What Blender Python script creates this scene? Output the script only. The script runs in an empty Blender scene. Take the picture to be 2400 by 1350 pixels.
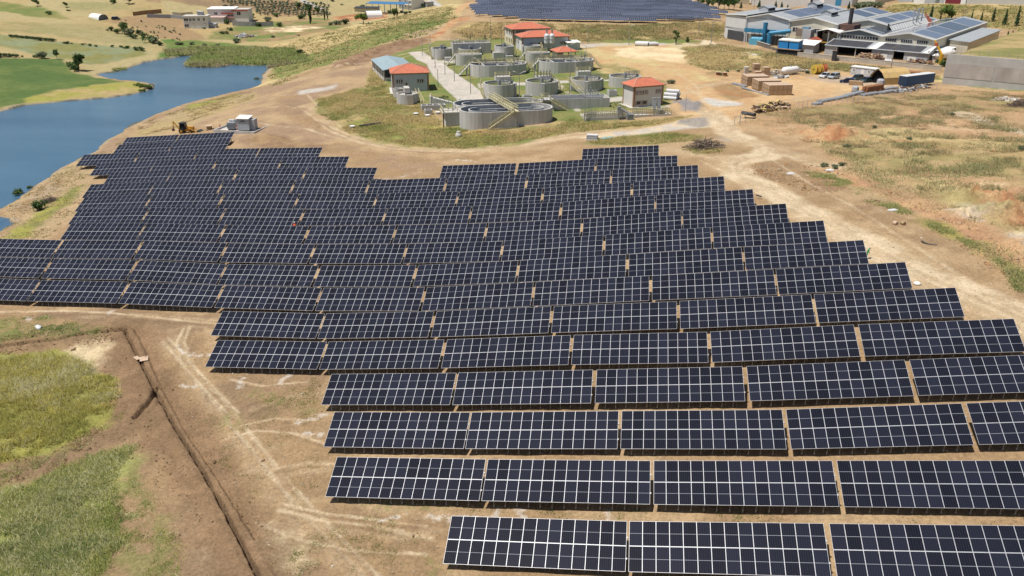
import bpy, math, random
import numpy as np
from mathutils import Vector, Matrix

random.seed(7)
RNG = np.random.default_rng(11)
R = math.radians
SC = bpy.context.scene
COL = SC.collection

# ------------------------------------------------------------------ camera
FPX, PITCH, YAW, CAMZ = 1913.2, R(23.727), R(-10.954), 58.0
cam_data = bpy.data.cameras.new("camera")
cam = bpy.data.objects.new("camera", cam_data)
COL.objects.link(cam)
cam.location = (0, 0, CAMZ)
cam.rotation_euler = (math.pi / 2 - PITCH, 0, -YAW)
cam_data.sensor_width = 36.0
cam_data.lens = 36.0 * FPX / 2400.0
cam_data.clip_start = 1.0
cam_data.clip_end = 6000.0
SC.camera = cam

CP, SP, CY, SY = math.cos(PITCH), math.sin(PITCH), math.cos(YAW), math.sin(YAW)

def ray(u, v):
    """direction through a point of the 2400x1350 photograph, in world axes"""
    x = (u - 1200.0) / FPX
    w = -(v - 675.0) / FPX
    y = CP + w * SP
    z = -SP + w * CP
    return (x * CY + y * SY, -x * SY + y * CY, z)

def project(x, y, z):
    z = z - CAMZ
    a = x * CY - y * SY
    b = x * SY + y * CY
    d = b * CP - z * SP
    w = b * SP + z * CP
    return 1200 + FPX * a / d, 675 - FPX * w / d

def at_level(u, v, z):
    """where the sight line through (u, v) meets the level z"""
    r = ray(u, v)
    t = (z - CAMZ) / r[2]
    return (r[0] * t, r[1] * t)

# ------------------------------------------------------------------ noise
def _hash(ix, iy, seed):
    n = (ix.astype(np.int64) * 374761393 + iy.astype(np.int64) * 668265263 + seed * 144665) & 0xFFFFFFFF
    n = ((n ^ (n >> 13)) * 1274126177) & 0xFFFFFFFF
    return ((n ^ (n >> 16)) & 0xFFFF) / 65535.0

def vnoise(x, y, seed=0):
    ix, iy = np.floor(x), np.floor(y)
    fx, fy = x - ix, y - iy
    fx = fx * fx * (3 - 2 * fx)
    fy = fy * fy * (3 - 2 * fy)
    a, b = _hash(ix, iy, seed), _hash(ix + 1, iy, seed)
    c, d = _hash(ix, iy + 1, seed), _hash(ix + 1, iy + 1, seed)
    return (a + (b - a) * fx) * (1 - fy) + (c + (d - c) * fx) * fy

def fbm(x, y, scale, octaves=4, seed=0, gain=0.5):
    """fractal noise about 0, roughly -1..1; scale = size of the largest blobs in metres"""
    x, y = np.asarray(x, float) / scale, np.asarray(y, float) / scale
    out, amp, tot = 0, 1.0, 0
    for i in range(octaves):
        out = out + amp * (vnoise(x, y, seed + i * 17) * 2 - 1)
        tot += amp
        amp *= gain
        x, y = x * 2.03 + 13.1, y * 2.03 - 7.7
    return out / tot * 1.6

def sdf_poly(px, py, poly):
    """signed distance to a polygon, positive inside"""
    poly = np.asarray(poly, float)
    px, py = np.asarray(px, float), np.asarray(py, float)
    best = np.full(px.shape, 1e18)
    inside = np.zeros(px.shape, bool)
    n = len(poly)
    for i in range(n):
        ax, ay = poly[i]
        bx, by = poly[(i + 1) % n]
        ex, ey = bx - ax, by - ay
        wx, wy = px - ax, py - ay
        t = np.clip((wx * ex + wy * ey) / max(ex * ex + ey * ey, 1e-12), 0, 1)
        dx, dy = wx - ex * t, wy - ey * t
        best = np.minimum(best, dx * dx + dy * dy)
        c = ((ay > py) != (by > py))
        if abs(by - ay) > 1e-12:
            c &= px < (bx - ax) * (py - ay) / (by - ay) + ax
            inside ^= c
    return np.where(inside, 1, -1) * np.sqrt(best)

def dist_line(px, py, line):
    line = np.asarray(line, float)
    best = np.full(np.shape(px), 1e18)
    for i in range(len(line) - 1):
        ax, ay = line[i]
        bx, by = line[i + 1]
        ex, ey = bx - ax, by - ay
        t = np.clip(((px - ax) * ex + (py - ay) * ey) / max(ex * ex + ey * ey, 1e-12), 0, 1)
        best = np.minimum(best, (px - ax - ex * t) ** 2 + (py - ay - ey * t) ** 2)
    return np.sqrt(best)

def smooth(a, b, x):
    t = np.clip((x - a) / (b - a), 0, 1)
    return t * t * (3 - 2 * t)

# ------------------------------------------------------------------ the array: upper edge of every row of tables, X and height at each table joint
TILT = R(24.92)
MOD_W, MOD_L = 1.134, 2.272
N_COL = 14
PITCH_X = 1.1535
TAB_W = N_COL * PITCH_X
TAB_L = 4.58
EDGE_H = 0.95
ROW_PX = {
 0: [(1061.5,1209.3),(1473,1222),(1940.7,1227.3)],
 1: [(790.7,1071),(1143.5,1076.5),(1531,1080),(1958.5,1080)],
 2: [(785,965.7),(1106,966.7),(1455.5,963.5),(1841,960.3),(2262,945.6)],
 3: [(777.3,876.7),(1073.5,874),(1396.5,867),(1748,859),(2129,843.5)],
 4: [(510,797.3),(769,801),(1047,796),(1344,785.5),(1662.7,778),(2008.7,761),(2385,747)],
 5: [(522,729.3),(763,735),(1023,730),(1297,718),(1592,706.3),(1907,690.5),(2245,674)],
 6: [(97.5,656.4),(305,660.6),(527.5,669),(757,675),(1000,673.8),(1255.8,661.2),(1526.6,646.2),(1819,631),(2125.3,614)],
 7: [(125,606.4),(325.8,609.6),(533,619.3),(751,622.7),(980.8,621.4),(1218.7,610.4),(1473,596.2),(1743.7,579),(2027.3,562.3)],
 8: [(148.7,563),(337,563.3),(536,570),(741.7,572.5),(957.8,571.4),(1181.6,565),(1418.8,551),(1670,532.3),(1934,516.7)],
 9: [(167.7,522.7),(343.7,523),(531.6,527),(728.3,530),(932.5,528),(1144,523),(1367.5,512.8),(1600.6,492.8),(1845,476.7)],
 10: [(184,490),(353,486.3),(530.8,488.6),(716,490.3),(909,488),(1108,482.8),(1318,474),(1539.2,457.5),(1766.7,443.3)],
 11: [(199,461.7),(358.5,455.7),(528,453),(705.3,453.3),(887,453.3),(1077.5,448.5),(1275,440.5),(1484,426.6),(1700,413)],
 12: [(215,432.3),(365.6,426),(527,422),(694.7,421.7),(869.2,422.2),(1049.5,416.5),(1238.7,408.5),(1435,398.3),(1639.3,386.7)],
 13: [(262.3,404),(406,398),(561,395.3),(722.3,392.7),(886.7,392.7)],
 113: [(1036.7,388.3),(1214,382.5),(1400,372),(1590,364.3)],
 14: [(231.7,383.3),(366.7,376),(513.3,371),(665.7,368.3),(821,366.7)],
 114: [(1366,349.3),(1546.7,340.2)],
 15: [(196.7,362.7),(330,356.7),(470,350),(610,347.3),(759.3,345.7)],
 16: [(280,339),(408.3,332.3),(545,325)],
 17: [(299.3,322.3),(420,315.7),(554,309)],
}
ROWS = {}
for k, pts in ROW_PX.items():
    kk = k % 100
    yc = 56.47 + 8.03 * kk + (2.0 if kk >= 13 else 0)
    yt = yc + TAB_L / 2 * math.cos(TILT)
    q = []
    for u, v in pts:
        r = ray(u, v)
        t = yt / r[1]
        q.append((r[0] * t, r[2] * t + CAMZ))
    if k in (0, 1, 2, 3):                       # the rows that run out of the frame
        (xa, za), (xb, zb) = q[-2:]
        q.append((xb + 16.42, zb + (zb - za) * 16.42 / (xb - xa)))
    if k in (6, 7, 8):
        (xa, za), (xb, zb) = q[:2]
        q.insert(0, (xa - 16.5, za - 0.8))
    ROWS[k] = (yc, q)

# ------------------------------------------------------------------ terrain
WATER = 0.0
ctrl = []                                       # (x, y, z)
for k, (yc, q) in ROWS.items():
    for x, zt in q:
        ctrl.append((x, yc - 1.7, zt - 1.93 - EDGE_H))

def C(u, v, zrel):
    x, y = at_level(u, v, zrel + 58.0)
    ctrl.append((x, y, zrel + 58.0))

LAKE_PX = [(-420,330),(-150,290),(0,262),(60,247),(150,238),(250,230),(310,222),(345,213),(362,205),(354,197),(330,192),(290,188),
 (255,183),(228,178),(236,172),(262,170),(290,164),(310,157),(340,146),(375,140),(400,137),(430,131),(462,131),(440,142),(428,150),(440,157),(505,158),(545,152),
 (600,154),(642,152),(625,165),(614,178),(612,192),(600,204),(560,214),(500,229),(430,245),(350,275),(300,300),(250,330),(212,362),
 (185,373),(150,390),(120,410),(80,440),(40,465),(0,488),(-60,520),(-160,560),(-420,560)]
LAKE = np.array([at_level(u, v, WATER) for u, v in LAKE_PX])
COVE = np.array([at_level(u, v, WATER) for u, v in [(-200,495),(0,512),(20,517),(35,527),(12,538),(-6,549),(-120,590),(-260,560)]])
for x, y in LAKE:
    if x > -330:
        ctrl.append((x, y, 0.4))
# foreground
for u, v, z in [(0,1350,-55.9),(300,1350,-54.8),(600,1350,-53.4),(850,1350,-52.6),(0,1100,-56),(300,1050,-55.4),(520,1050,-54.6),(0,860,-56),(250,800,-55.3),
  (-300,1100,-56.5),(-300,1400,-56.5),(600,1500,-53),(1200,1500,-50.5),(2000,1500,-46.8),(2500,1400,-45),
  # to the right of the array
  (2600,900,-42),(2400,680,-41.2),(2400,560,-40.6),(2250,560,-41.3),(2400,420,-40.6),(2200,430,-41.6),(2000,420,-42.8),(2000,350,-43.2),(1850,380,-43.6),
  (2250,330,-42.2),(2400,300,-42.5),(1780,320,-44.4),(1700,290,-44.8),(1650,340,-44.4),(1620,290,-45.2),(2050,260,-44.6),(2250,240,-44.8),(2400,225,-44.8),(2600,300,-41),
  (2000,190,-45.3),(1900,215,-45.3),(2150,200,-45.3),(1750,200,-45.5),(1650,220,-45.6),(1600,180,-46),(1800,250,-45),
  (1750,150,-45.8),(1900,150,-45.6),(2050,165,-45.5),(2200,175,-45.5),
  # treatment plant platform
  (1180,302,-47.7),(1080,300,-48.2),(1290,295,-47.2),(1450,255,-46.6),(1550,250,-46.2),(1300,230,-47),(1100,240,-47.8),(1000,230,-48.2),(960,222,-48.4),(1200,180,-47),
  (1060,160,-47.6),(1400,180,-46.6),(1500,200,-46.4),(1000,140,-47.6),(1150,120,-46.8),(1250,110,-46.5),(1350,115,-46.3),(1450,130,-46.2),(1550,120,-46),
  # track below the platform
  (1000,352,-49.2),(880,330,-49.8),(800,310,-50.2),(720,250,-50.6),(1200,335,-48.3),(1350,318,-47.2),(1500,300,-46.2),(1250,360,-48),(760,215,-50.4),
  (900,270,-48.8),(850,230,-49.2),
  # strip between lake and plant
  (600,295,-51),(480,290,-53.2),(680,230,-52),(700,200,-51.4),(640,205,-54),(560,240,-54.4),(800,170,-49.6),(880,180,-49),(900,150,-48.6),(420,300,-55),
  # ridge beyond, behind the lake
  (950,110,-47.8),(1010,85,-46.6),(700,160,-52.4),(780,140,-50.8),(850,100,-50.4),(760,100,-52.4),(960,55,-48.4),(1060,25,-45),(1000,30,-47.6),(660,120,-55.6),(690,95,-54.5),
  # bank under the far solar farm
  (1250,92,-46.2),(1400,98,-46),(1600,98,-46),(1100,95,-46.6),(1100,52,-43.4),(1300,54,-43),(1500,56,-42.8),(1690,52,-42.8),(1150,30,-42.8),(1400,25,-42.2),(1650,20,-42.4),(1300,4,-42),(1550,4,-42),
  # factories and beyond
  (1700,115,-45.6),(1850,118,-45.6),(1950,130,-45.6),(2180,135,-45.4),(2260,70,-45),(1750,60,-45.4),(1720,30,-43.5),(1650,0,-42.5),(1900,20,-44.5),(2100,62,-45),
  (2100,30,-41),(2250,55,-43.5),(2400,70,-43),(2250,20,-37.8),(2400,22,-37.5),(2150,12,-38),(2100,0,-37.5),(2300,0,-37),
  # left: fields rising from the water
  (100,140,-54.5),(200,140,-55.8),(0,140,-53.6),(60,200,-55.8),(200,195,-56.6),(0,230,-56.6),(0,85,-50.6),(150,100,-52.6),(300,110,-55),(380,125,-56.6),
  (0,45,-47),(150,50,-48.5),(300,62,-51.2),(400,90,-55),(0,10,-43.5),(150,18,-44.4),(300,15,-44),(250,35,-47),(400,50,-51),(460,72,-54),(560,72,-54),(500,95,-56),
  (440,110,-56.8),(560,120,-57),(620,110,-56.6),(400,20,-46),(560,15,-47),(680,25,-49.5),(640,0,-44),(480,0,-43),(760,45,-52.5),(760,10,-48.5),(850,45,-52.6),(850,10,-49),(940,18,-50.5),(990,8,-48),
  (100,-20,-40),(400,-20,-38),(700,-20,-42),(950,-20,-45),(1300,-20,-41),(1700,-20,-41),(2200,-20,-36.5)]:
    C(u, v, z)
for x, y, z in [(-700,300,14),(-700,600,24),(-600,850,30),(-300,900,24),(0,900,20),(250,900,22),(450,800,24),(450,400,18),(350,200,18),(300,60,16),(200,-20,14),(-100,-30,-1),(-350,100,2),(-300,0,0)]:
    ctrl.append((x, y, z))
ctrl = np.array(ctrl)

GX0, GY0, GS = -720.0, -40.0, 2.5
GNX, GNY = 480, 384
def _tps():
    S = 100.0
    p = ctrl[:, :2] / S
    n = len(p)
    d2 = ((p[:, None] - p[None]) ** 2).sum(-1)
    K = 0.5 * d2 * np.log(d2 + 1e-12)
    K[np.arange(n), np.arange(n)] += 0.002
    A = np.zeros((n + 3, n + 3))
    A[:n, :n] = K
    A[:n, n] = 1; A[:n, n + 1:] = p
    A[n, :n] = 1; A[n + 1:, :n] = p.T
    w = np.linalg.solve(A, np.concatenate([ctrl[:, 2], [0, 0, 0]]))
    gx = (GX0 + GS * np.arange(GNX)) / S
    gy = (GY0 + GS * np.arange(GNY)) / S
    X, Y = np.meshgrid(gx, gy)
    out = np.empty_like(X)
    for j in range(GNY):
        d2 = (X[j][:, None] - p[None, :, 0]) ** 2 + (Y[j][:, None] - p[None, :, 1]) ** 2
        out[j] = (0.5 * d2 * np.log(d2 + 1e-12)) @ w[:n] + w[n] + w[n + 1] * X[j] + w[n + 2] * Y[j]
    return out
HG = np.clip(_tps(), -4, 45)

def ground(x, y):
    """terrain height"""
    x, y = np.asarray(x, float), np.asarray(y, float)
    fx = np.clip((x - GX0) / GS, 0, GNX - 1.001)
    fy = np.clip((y - GY0) / GS, 0, GNY - 1.001)
    ix, iy = fx.astype(int), fy.astype(int)
    fx, fy = fx - ix, fy - iy
    z = (HG[iy, ix] * (1 - fx) + HG[iy, ix + 1] * fx) * (1 - fy) + (HG[iy + 1, ix] * (1 - fx) + HG[iy + 1, ix + 1] * fx) * fy
    near = (x < 30) & (y > 60) & (z < 12)
    if near.any():
        xs, ys, zs = x[near], y[near], z[near]
        s = np.maximum(sdf_poly(xs, ys, LAKE), sdf_poly(xs, ys, COVE)) + 1.1 * fbm(xs, ys, 7, 4, 5)
        o = -s
        out = np.minimum(np.maximum(zs, 0.12 + 0.05 * np.minimum(o, 12)), 0.12 + 0.42 * np.maximum(o, 0))
        ins = -0.15 - 0.25 * np.minimum(s, 6)
        z = z.copy()
        z[near] = np.where(s > 0, ins, out)
    return z

_T = 28.0 * 1.006 ** np.arange(660)
def P(u, v):
    """first point of the ground under photograph point (u, v): (x, y, z)"""
    r = ray(u, v)
    x, y, z = r[0] * _T, r[1] * _T, CAMZ + r[2] * _T
    g = z - ground(x, y)
    i = np.nonzero(g < 0)[0]
    if len(i) == 0 or i[0] == 0:
        t = (3 - CAMZ) / r[2] if r[2] < -0.01 else 900.0
    else:
        i = i[0]
        t = _T[i - 1] + (_T[i] - _T[i - 1]) * g[i - 1] / (g[i - 1] - g[i])
    x, y = r[0] * t, r[1] * t
    return (x, y, float(ground(np.array([x]), np.array([y]))[0]))

def PXY(pts):
    return np.array([P(u, v)[:2] for u, v in pts])

def gz(x, y):
    return float(ground(np.array([x]), np.array([y]))[0])

def rise(x, y, z, v):
    """height above (x, y, z) of the point of the vertical that shows at photograph row v"""
    lo, hi = -5.0, 60.0
    for _ in range(50):
        m = (lo + hi) / 2
        if project(x, y, z + m)[1] > v:
            lo = m
        else:
            hi = m
    return m
# ------------------------------------------------------------------ materials
MATS = {}
def nd(nt, typ, **kw):
    n = nt.nodes.new(typ)
    for k, v in kw.items():
        setattr(n, k, v)
    return n

def mat(name, col, rough=0.8, metal=0.0, var=0.12, scale=1.5, bump=0.0, bscale=None, spec=None, dirt=None, dirt_col=(0.2, 0.16, 0.11), stretch=None):
    """a painted / cast / natural surface: base colour broken up by two noises, optional streaks or dirt, optional bump"""
    if name in MATS:
        return MATS[name]
    m = bpy.data.materials.new(name)
    m.use_nodes = True
    nt = m.node_tree
    b = nt.nodes["Principled BSDF"]
    b.inputs["Roughness"].default_value = rough
    b.inputs["Metallic"].default_value = metal
    if spec is not None:
        b.inputs["Specular IOR Level"].default_value = spec
    tc = nd(nt, "ShaderNodeTexCoord")
    mp = nd(nt, "ShaderNodeMapping")
    nt.links.new(tc.outputs["Object"], mp.inputs["Vector"])
    if stretch:
        mp.inputs["Scale"].default_value = stretch
    n1 = nd(nt, "ShaderNodeTexNoise")
    n1.inputs["Scale"].default_value = scale
    n1.inputs["Detail"].default_value = 6
    n1.inputs["Roughness"].default_value = 0.65
    nt.links.new(mp.outputs[0], n1.inputs["Vector"])
    cr = nd(nt, "ShaderNodeMapRange")
    cr.inputs["From Min"].default_value = 0.3
    cr.inputs["From Max"].default_value = 0.7
    cr.inputs["To Min"].default_value = 1 - var
    cr.inputs["To Max"].default_value = 1 + var
    nt.links.new(n1.outputs["Fac"], cr.inputs["Value"])
    mx = nd(nt, "ShaderNodeMix", data_type="RGBA", blend_type="MULTIPLY")
    mx.inputs[0].default_value = 1
    mx.inputs[6].default_value = (*col, 1)
    nt.links.new(cr.outputs[0], mx.inputs[7])
    last = mx.outputs[2]
    if dirt:
        n2 = nd(nt, "ShaderNodeTexNoise")
        n2.inputs["Scale"].default_value = scale * 0.6
        n2.inputs["Detail"].default_value = 8
        n2.inputs["Roughness"].default_value = 0.7
        nt.links.new(mp.outputs[0], n2.inputs["Vector"])
        dr = nd(nt, "ShaderNodeMapRange")
        dr.inputs["From Min"].default_value = 0.5
        dr.inputs["From Max"].default_value = 0.75
        dr.inputs["To Max"].default_value = dirt
        nt.links.new(n2.outputs["Fac"], dr.inputs["Value"])
        m2 = nd(nt, "ShaderNodeMix", data_type="RGBA")
        nt.links.new(dr.outputs[0], m2.inputs[0])
        nt.links.new(last, m2.inputs[6])
        m2.inputs[7].default_value = (*dirt_col, 1)
        last = m2.outputs[2]
    nt.links.new(last, b.inputs["Base Color"])
    if bump:
        n3 = nd(nt, "ShaderNodeTexNoise")
        n3.inputs["Scale"].default_value = bscale or scale * 6
        n3.inputs["Detail"].default_value = 5
        nt.links.new(mp.outputs[0], n3.inputs["Vector"])
        bp = nd(nt, "ShaderNodeBump")
        bp.inputs["Strength"].default_value = bump
        bp.inputs["Distance"].default_value = 0.1
        nt.links.new(n3.outputs["Fac"], bp.inputs["Height"])
        nt.links.new(bp.outputs[0], b.inputs["Normal"])
    MATS[name] = m
    return m

def mat_attr(name, rough=0.95, fine=3.0, fvar=0.28, bump=0.5, dist=0.12, trans=0.0, upn=0.0):
    """colour from the mesh's own Col attribute (what grows or lies there), broken up by noise"""
    m = bpy.data.materials.new(name)
    m.use_nodes = True
    nt = m.node_tree
    b = nt.nodes["Principled BSDF"]
    b.inputs["Roughness"].default_value = rough
    b.inputs["Specular IOR Level"].default_value = 0.15
    a = nd(nt, "ShaderNodeAttribute", attribute_name="Col")
    tc = nd(nt, "ShaderNodeTexCoord")
    last = a.outputs["Color"]
    if fvar:
        for sc, va, dt in ((fine, fvar, 8), (fine * 0.13, fvar * 0.45, 5), (fine * 5.0, fvar * .8, 3)):
            n1 = nd(nt, "ShaderNodeTexNoise")
            n1.inputs["Scale"].default_value = sc
            n1.inputs["Detail"].default_value = dt
            n1.inputs["Roughness"].default_value = 0.7
            nt.links.new(tc.outputs["Object"], n1.inputs["Vector"])
            cr = nd(nt, "ShaderNodeMapRange")
            cr.inputs["From Min"].default_value = 0.3
            cr.inputs["From Max"].default_value = 0.7
            cr.inputs["To Min"].default_value = 1 - va
            cr.inputs["To Max"].default_value = 1 + va
            nt.links.new(n1.outputs["Fac"], cr.inputs["Value"])
            mx = nd(nt, "ShaderNodeMix", data_type="RGBA", blend_type="MULTIPLY")
            mx.inputs[0].default_value = 1
            nt.links.new(last, mx.inputs[6])
            nt.links.new(cr.outputs[0], mx.inputs[7])
            last = mx.outputs[2]
    nt.links.new(last, b.inputs["Base Color"])
    if bump:
        n3 = nd(nt, "ShaderNodeTexNoise")
        n3.inputs["Scale"].default_value = fine * 1.1
        n3.inputs["Detail"].default_value = 9
        n3.inputs["Roughness"].default_value = 0.72
        nt.links.new(tc.outputs["Object"], n3.inputs["Vector"])
        bp = nd(nt, "ShaderNodeBump")
        bp.inputs["Strength"].default_value = bump
        bp.inputs["Distance"].default_value = dist
        nt.links.new(n3.outputs["Fac"], bp.inputs["Height"])
        nt.links.new(bp.outputs[0], b.inputs["Normal"])
    if upn:
        # blades are rounded and lean every way: their faces answer the light like a tilted mat, not like upright cards
        ge = nd(nt, "ShaderNodeNewGeometry")
        s1 = nd(nt, "ShaderNodeVectorMath", operation="SCALE")
        s1.inputs["Scale"].default_value = 1 - upn
        nt.links.new(ge.outputs["Normal"], s1.inputs[0])
        ad = nd(nt, "ShaderNodeVectorMath", operation="ADD")
        nt.links.new(s1.outputs[0], ad.inputs[0])
        ad.inputs[1].default_value = (0, 0, upn)
        nm = nd(nt, "ShaderNodeVectorMath", operation="NORMALIZE")
        nt.links.new(ad.outputs[0], nm.inputs[0])
        nt.links.new(nm.outputs[0], b.inputs["Normal"])
    if trans:
        tr = nd(nt, "ShaderNodeBsdfTranslucent")
        nt.links.new(last, tr.inputs["Color"])
        ms = nd(nt, "ShaderNodeMixShader")
        ms.inputs[0].default_value = trans
        nt.links.new(b.outputs[0], ms.inputs[1])
        nt.links.new(tr.outputs[0], ms.inputs[2])
        nt.links.new(ms.outputs[0], nt.nodes["Material Output"].inputs["Surface"])
    MATS[name] = m
    return m

def mat_water():
    m = bpy.data.materials.new("lake_water")
    m.use_nodes = True
    nt = m.node_tree
    b = nt.nodes["Principled BSDF"]
    tc = nd(nt, "ShaderNodeTexCoord")
    n0 = nd(nt, "ShaderNodeTexNoise")
    mp0 = nd(nt, "ShaderNodeMapping")
    mp0.inputs["Scale"].default_value = (0.010, 0.030, 1)
    mp0.inputs["Rotation"].default_value = (0, 0, 0.5)
    nt.links.new(tc.outputs["Object"], mp0.inputs["Vector"])
    nt.links.new(mp0.outputs[0], n0.inputs["Vector"])
    n0.inputs["Scale"].default_value = 1.0
    n0.inputs["Detail"].default_value = 3
    cr = nd(nt, "ShaderNodeValToRGB")
    cr.color_ramp.elements[0].position = 0.35
    cr.color_ramp.elements[0].color = (0.048, 0.112, 0.185, 1)
    cr.color_ramp.elements[1].position = 0.7
    cr.color_ramp.elements[1].color = (0.085, 0.170, 0.250, 1)
    nt.links.new(n0.outputs["Fac"], cr.inputs["Fac"])
    nt.links.new(cr.outputs[0], b.inputs["Base Color"])
    b.inputs["Roughness"].default_value = 0.16
    b.inputs["IOR"].default_value = 1.33
    bp = nd(nt, "ShaderNodeBump")
    bp.inputs["Strength"].default_value = 0.8
    bp.inputs["Distance"].default_value = 0.12
    n1 = nd(nt, "ShaderNodeTexNoise")
    mp = nd(nt, "ShaderNodeMapping")
    mp.inputs["Scale"].default_value = (1.0, 2.2, 1)
    nt.links.new(tc.outputs["Object"], mp.inputs["Vector"])
    nt.links.new(mp.outputs[0], n1.inputs["Vector"])
    n1.inputs["Scale"].default_value = 0.8
    n1.inputs["Detail"].default_value = 5
    nt.links.new(n1.outputs["Fac"], bp.inputs["Height"])
    nt.links.new(bp.outputs[0], b.inputs["Normal"])
    return m

def mat_cells(name, base=(0.0095, 0.0105, 0.0185), line=(0.045, 0.048, 0.06), cols=6, rows=24, mid=True):
    """glass over silicon cells: uv runs 0..1 across one module"""
    m = bpy.data.materials.new(name)
    m.use_nodes = True
    nt = m.node_tree
    b = nt.nodes["Principled BSDF"]
    uv = nd(nt, "ShaderNodeUVMap")
    sx = nd(nt, "ShaderNodeSeparateXYZ")
    nt.links.new(uv.outputs[0], sx.inputs[0])
    def lines(src, n, wid):
        a = nd(nt, "ShaderNodeMath", operation="MULTIPLY")
        a.inputs[1].default_value = n
        nt.links.new(src, a.inputs[0])
        f = nd(nt, "ShaderNodeMath", operation="FRACT")
        nt.links.new(a.outputs[0], f.inputs[0])
        s = nd(nt, "ShaderNodeMath", operation="SUBTRACT")
        nt.links.new(f.outputs[0], s.inputs[0])
        s.inputs[1].default_value = 0.5
        ab = nd(nt, "ShaderNodeMath", operation="ABSOLUTE")
        nt.links.new(s.outputs[0], ab.inputs[0])
        g = nd(nt, "ShaderNodeMath", operation="GREATER_THAN")
        nt.links.new(ab.outputs[0], g.inputs[0])
        g.inputs[1].default_value = 0.5 - wid
        return g.outputs[0]
    v = lines(sx.outputs[0], cols, 0.035)
    h = lines(sx.outputs[1], rows, 0.05)
    mxm = nd(nt, "ShaderNodeMath", operation="MAXIMUM")
    nt.links.new(v, mxm.inputs[0])
    hs = nd(nt, "ShaderNodeMath", operation="MULTIPLY")
    hs.inputs[1].default_value = 0.5
    nt.links.new(h, hs.inputs[0])
    nt.links.new(hs.outputs[0], mxm.inputs[1])
    oi = nd(nt, "ShaderNodeObjectInfo")
    rr = nd(nt, "ShaderNodeMapRange")
    rr.inputs["To Min"].default_value = 0.6
    rr.inputs["To Max"].default_value = 1.6
    nt.links.new(oi.outputs["Random"], rr.inputs["Value"])
    bc = nd(nt, "ShaderNodeMix", data_type="RGBA", blend_type="MULTIPLY")
    bc.inputs[0].default_value = 1
    bc.inputs[6].default_value = (*base, 1)
    nt.links.new(rr.outputs[0], bc.inputs[7])
    mx = nd(nt, "ShaderNodeMix", data_type="RGBA")
    nt.links.new(mxm.outputs[0], mx.inputs[0])
    nt.links.new(bc.outputs[2], mx.inputs[6])
    mx.inputs[7].default_value = (*line, 1)
    last = mx.outputs[2]
    if mid:
        s = nd(nt, "ShaderNodeMath", operation="SUBTRACT")
        nt.links.new(sx.outputs[1], s.inputs[0])
        s.inputs[1].default_value = 0.5
        ab = nd(nt, "ShaderNodeMath", operation="ABSOLUTE")
        nt.links.new(s.outputs[0], ab.inputs[0])
        g = nd(nt, "ShaderNodeMath", operation="LESS_THAN")
        nt.links.new(ab.outputs[0], g.inputs[0])
        g.inputs[1].default_value = 0.0075
        m2 = nd(nt, "ShaderNodeMix", data_type="RGBA")
        nt.links.new(g.outputs[0], m2.inputs[0])
        nt.links.new(last, m2.inputs[6])
        m2.inputs[7].default_value = (0.30, 0.31, 0.34, 1)
        last = m2.outputs[2]
    nt.links.new(last, b.inputs["Base Color"])
    b.inputs["Roughness"].default_value = 0.07
    b.inputs["IOR"].default_value = 1.42
    MATS[name] = m
    return m
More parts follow.
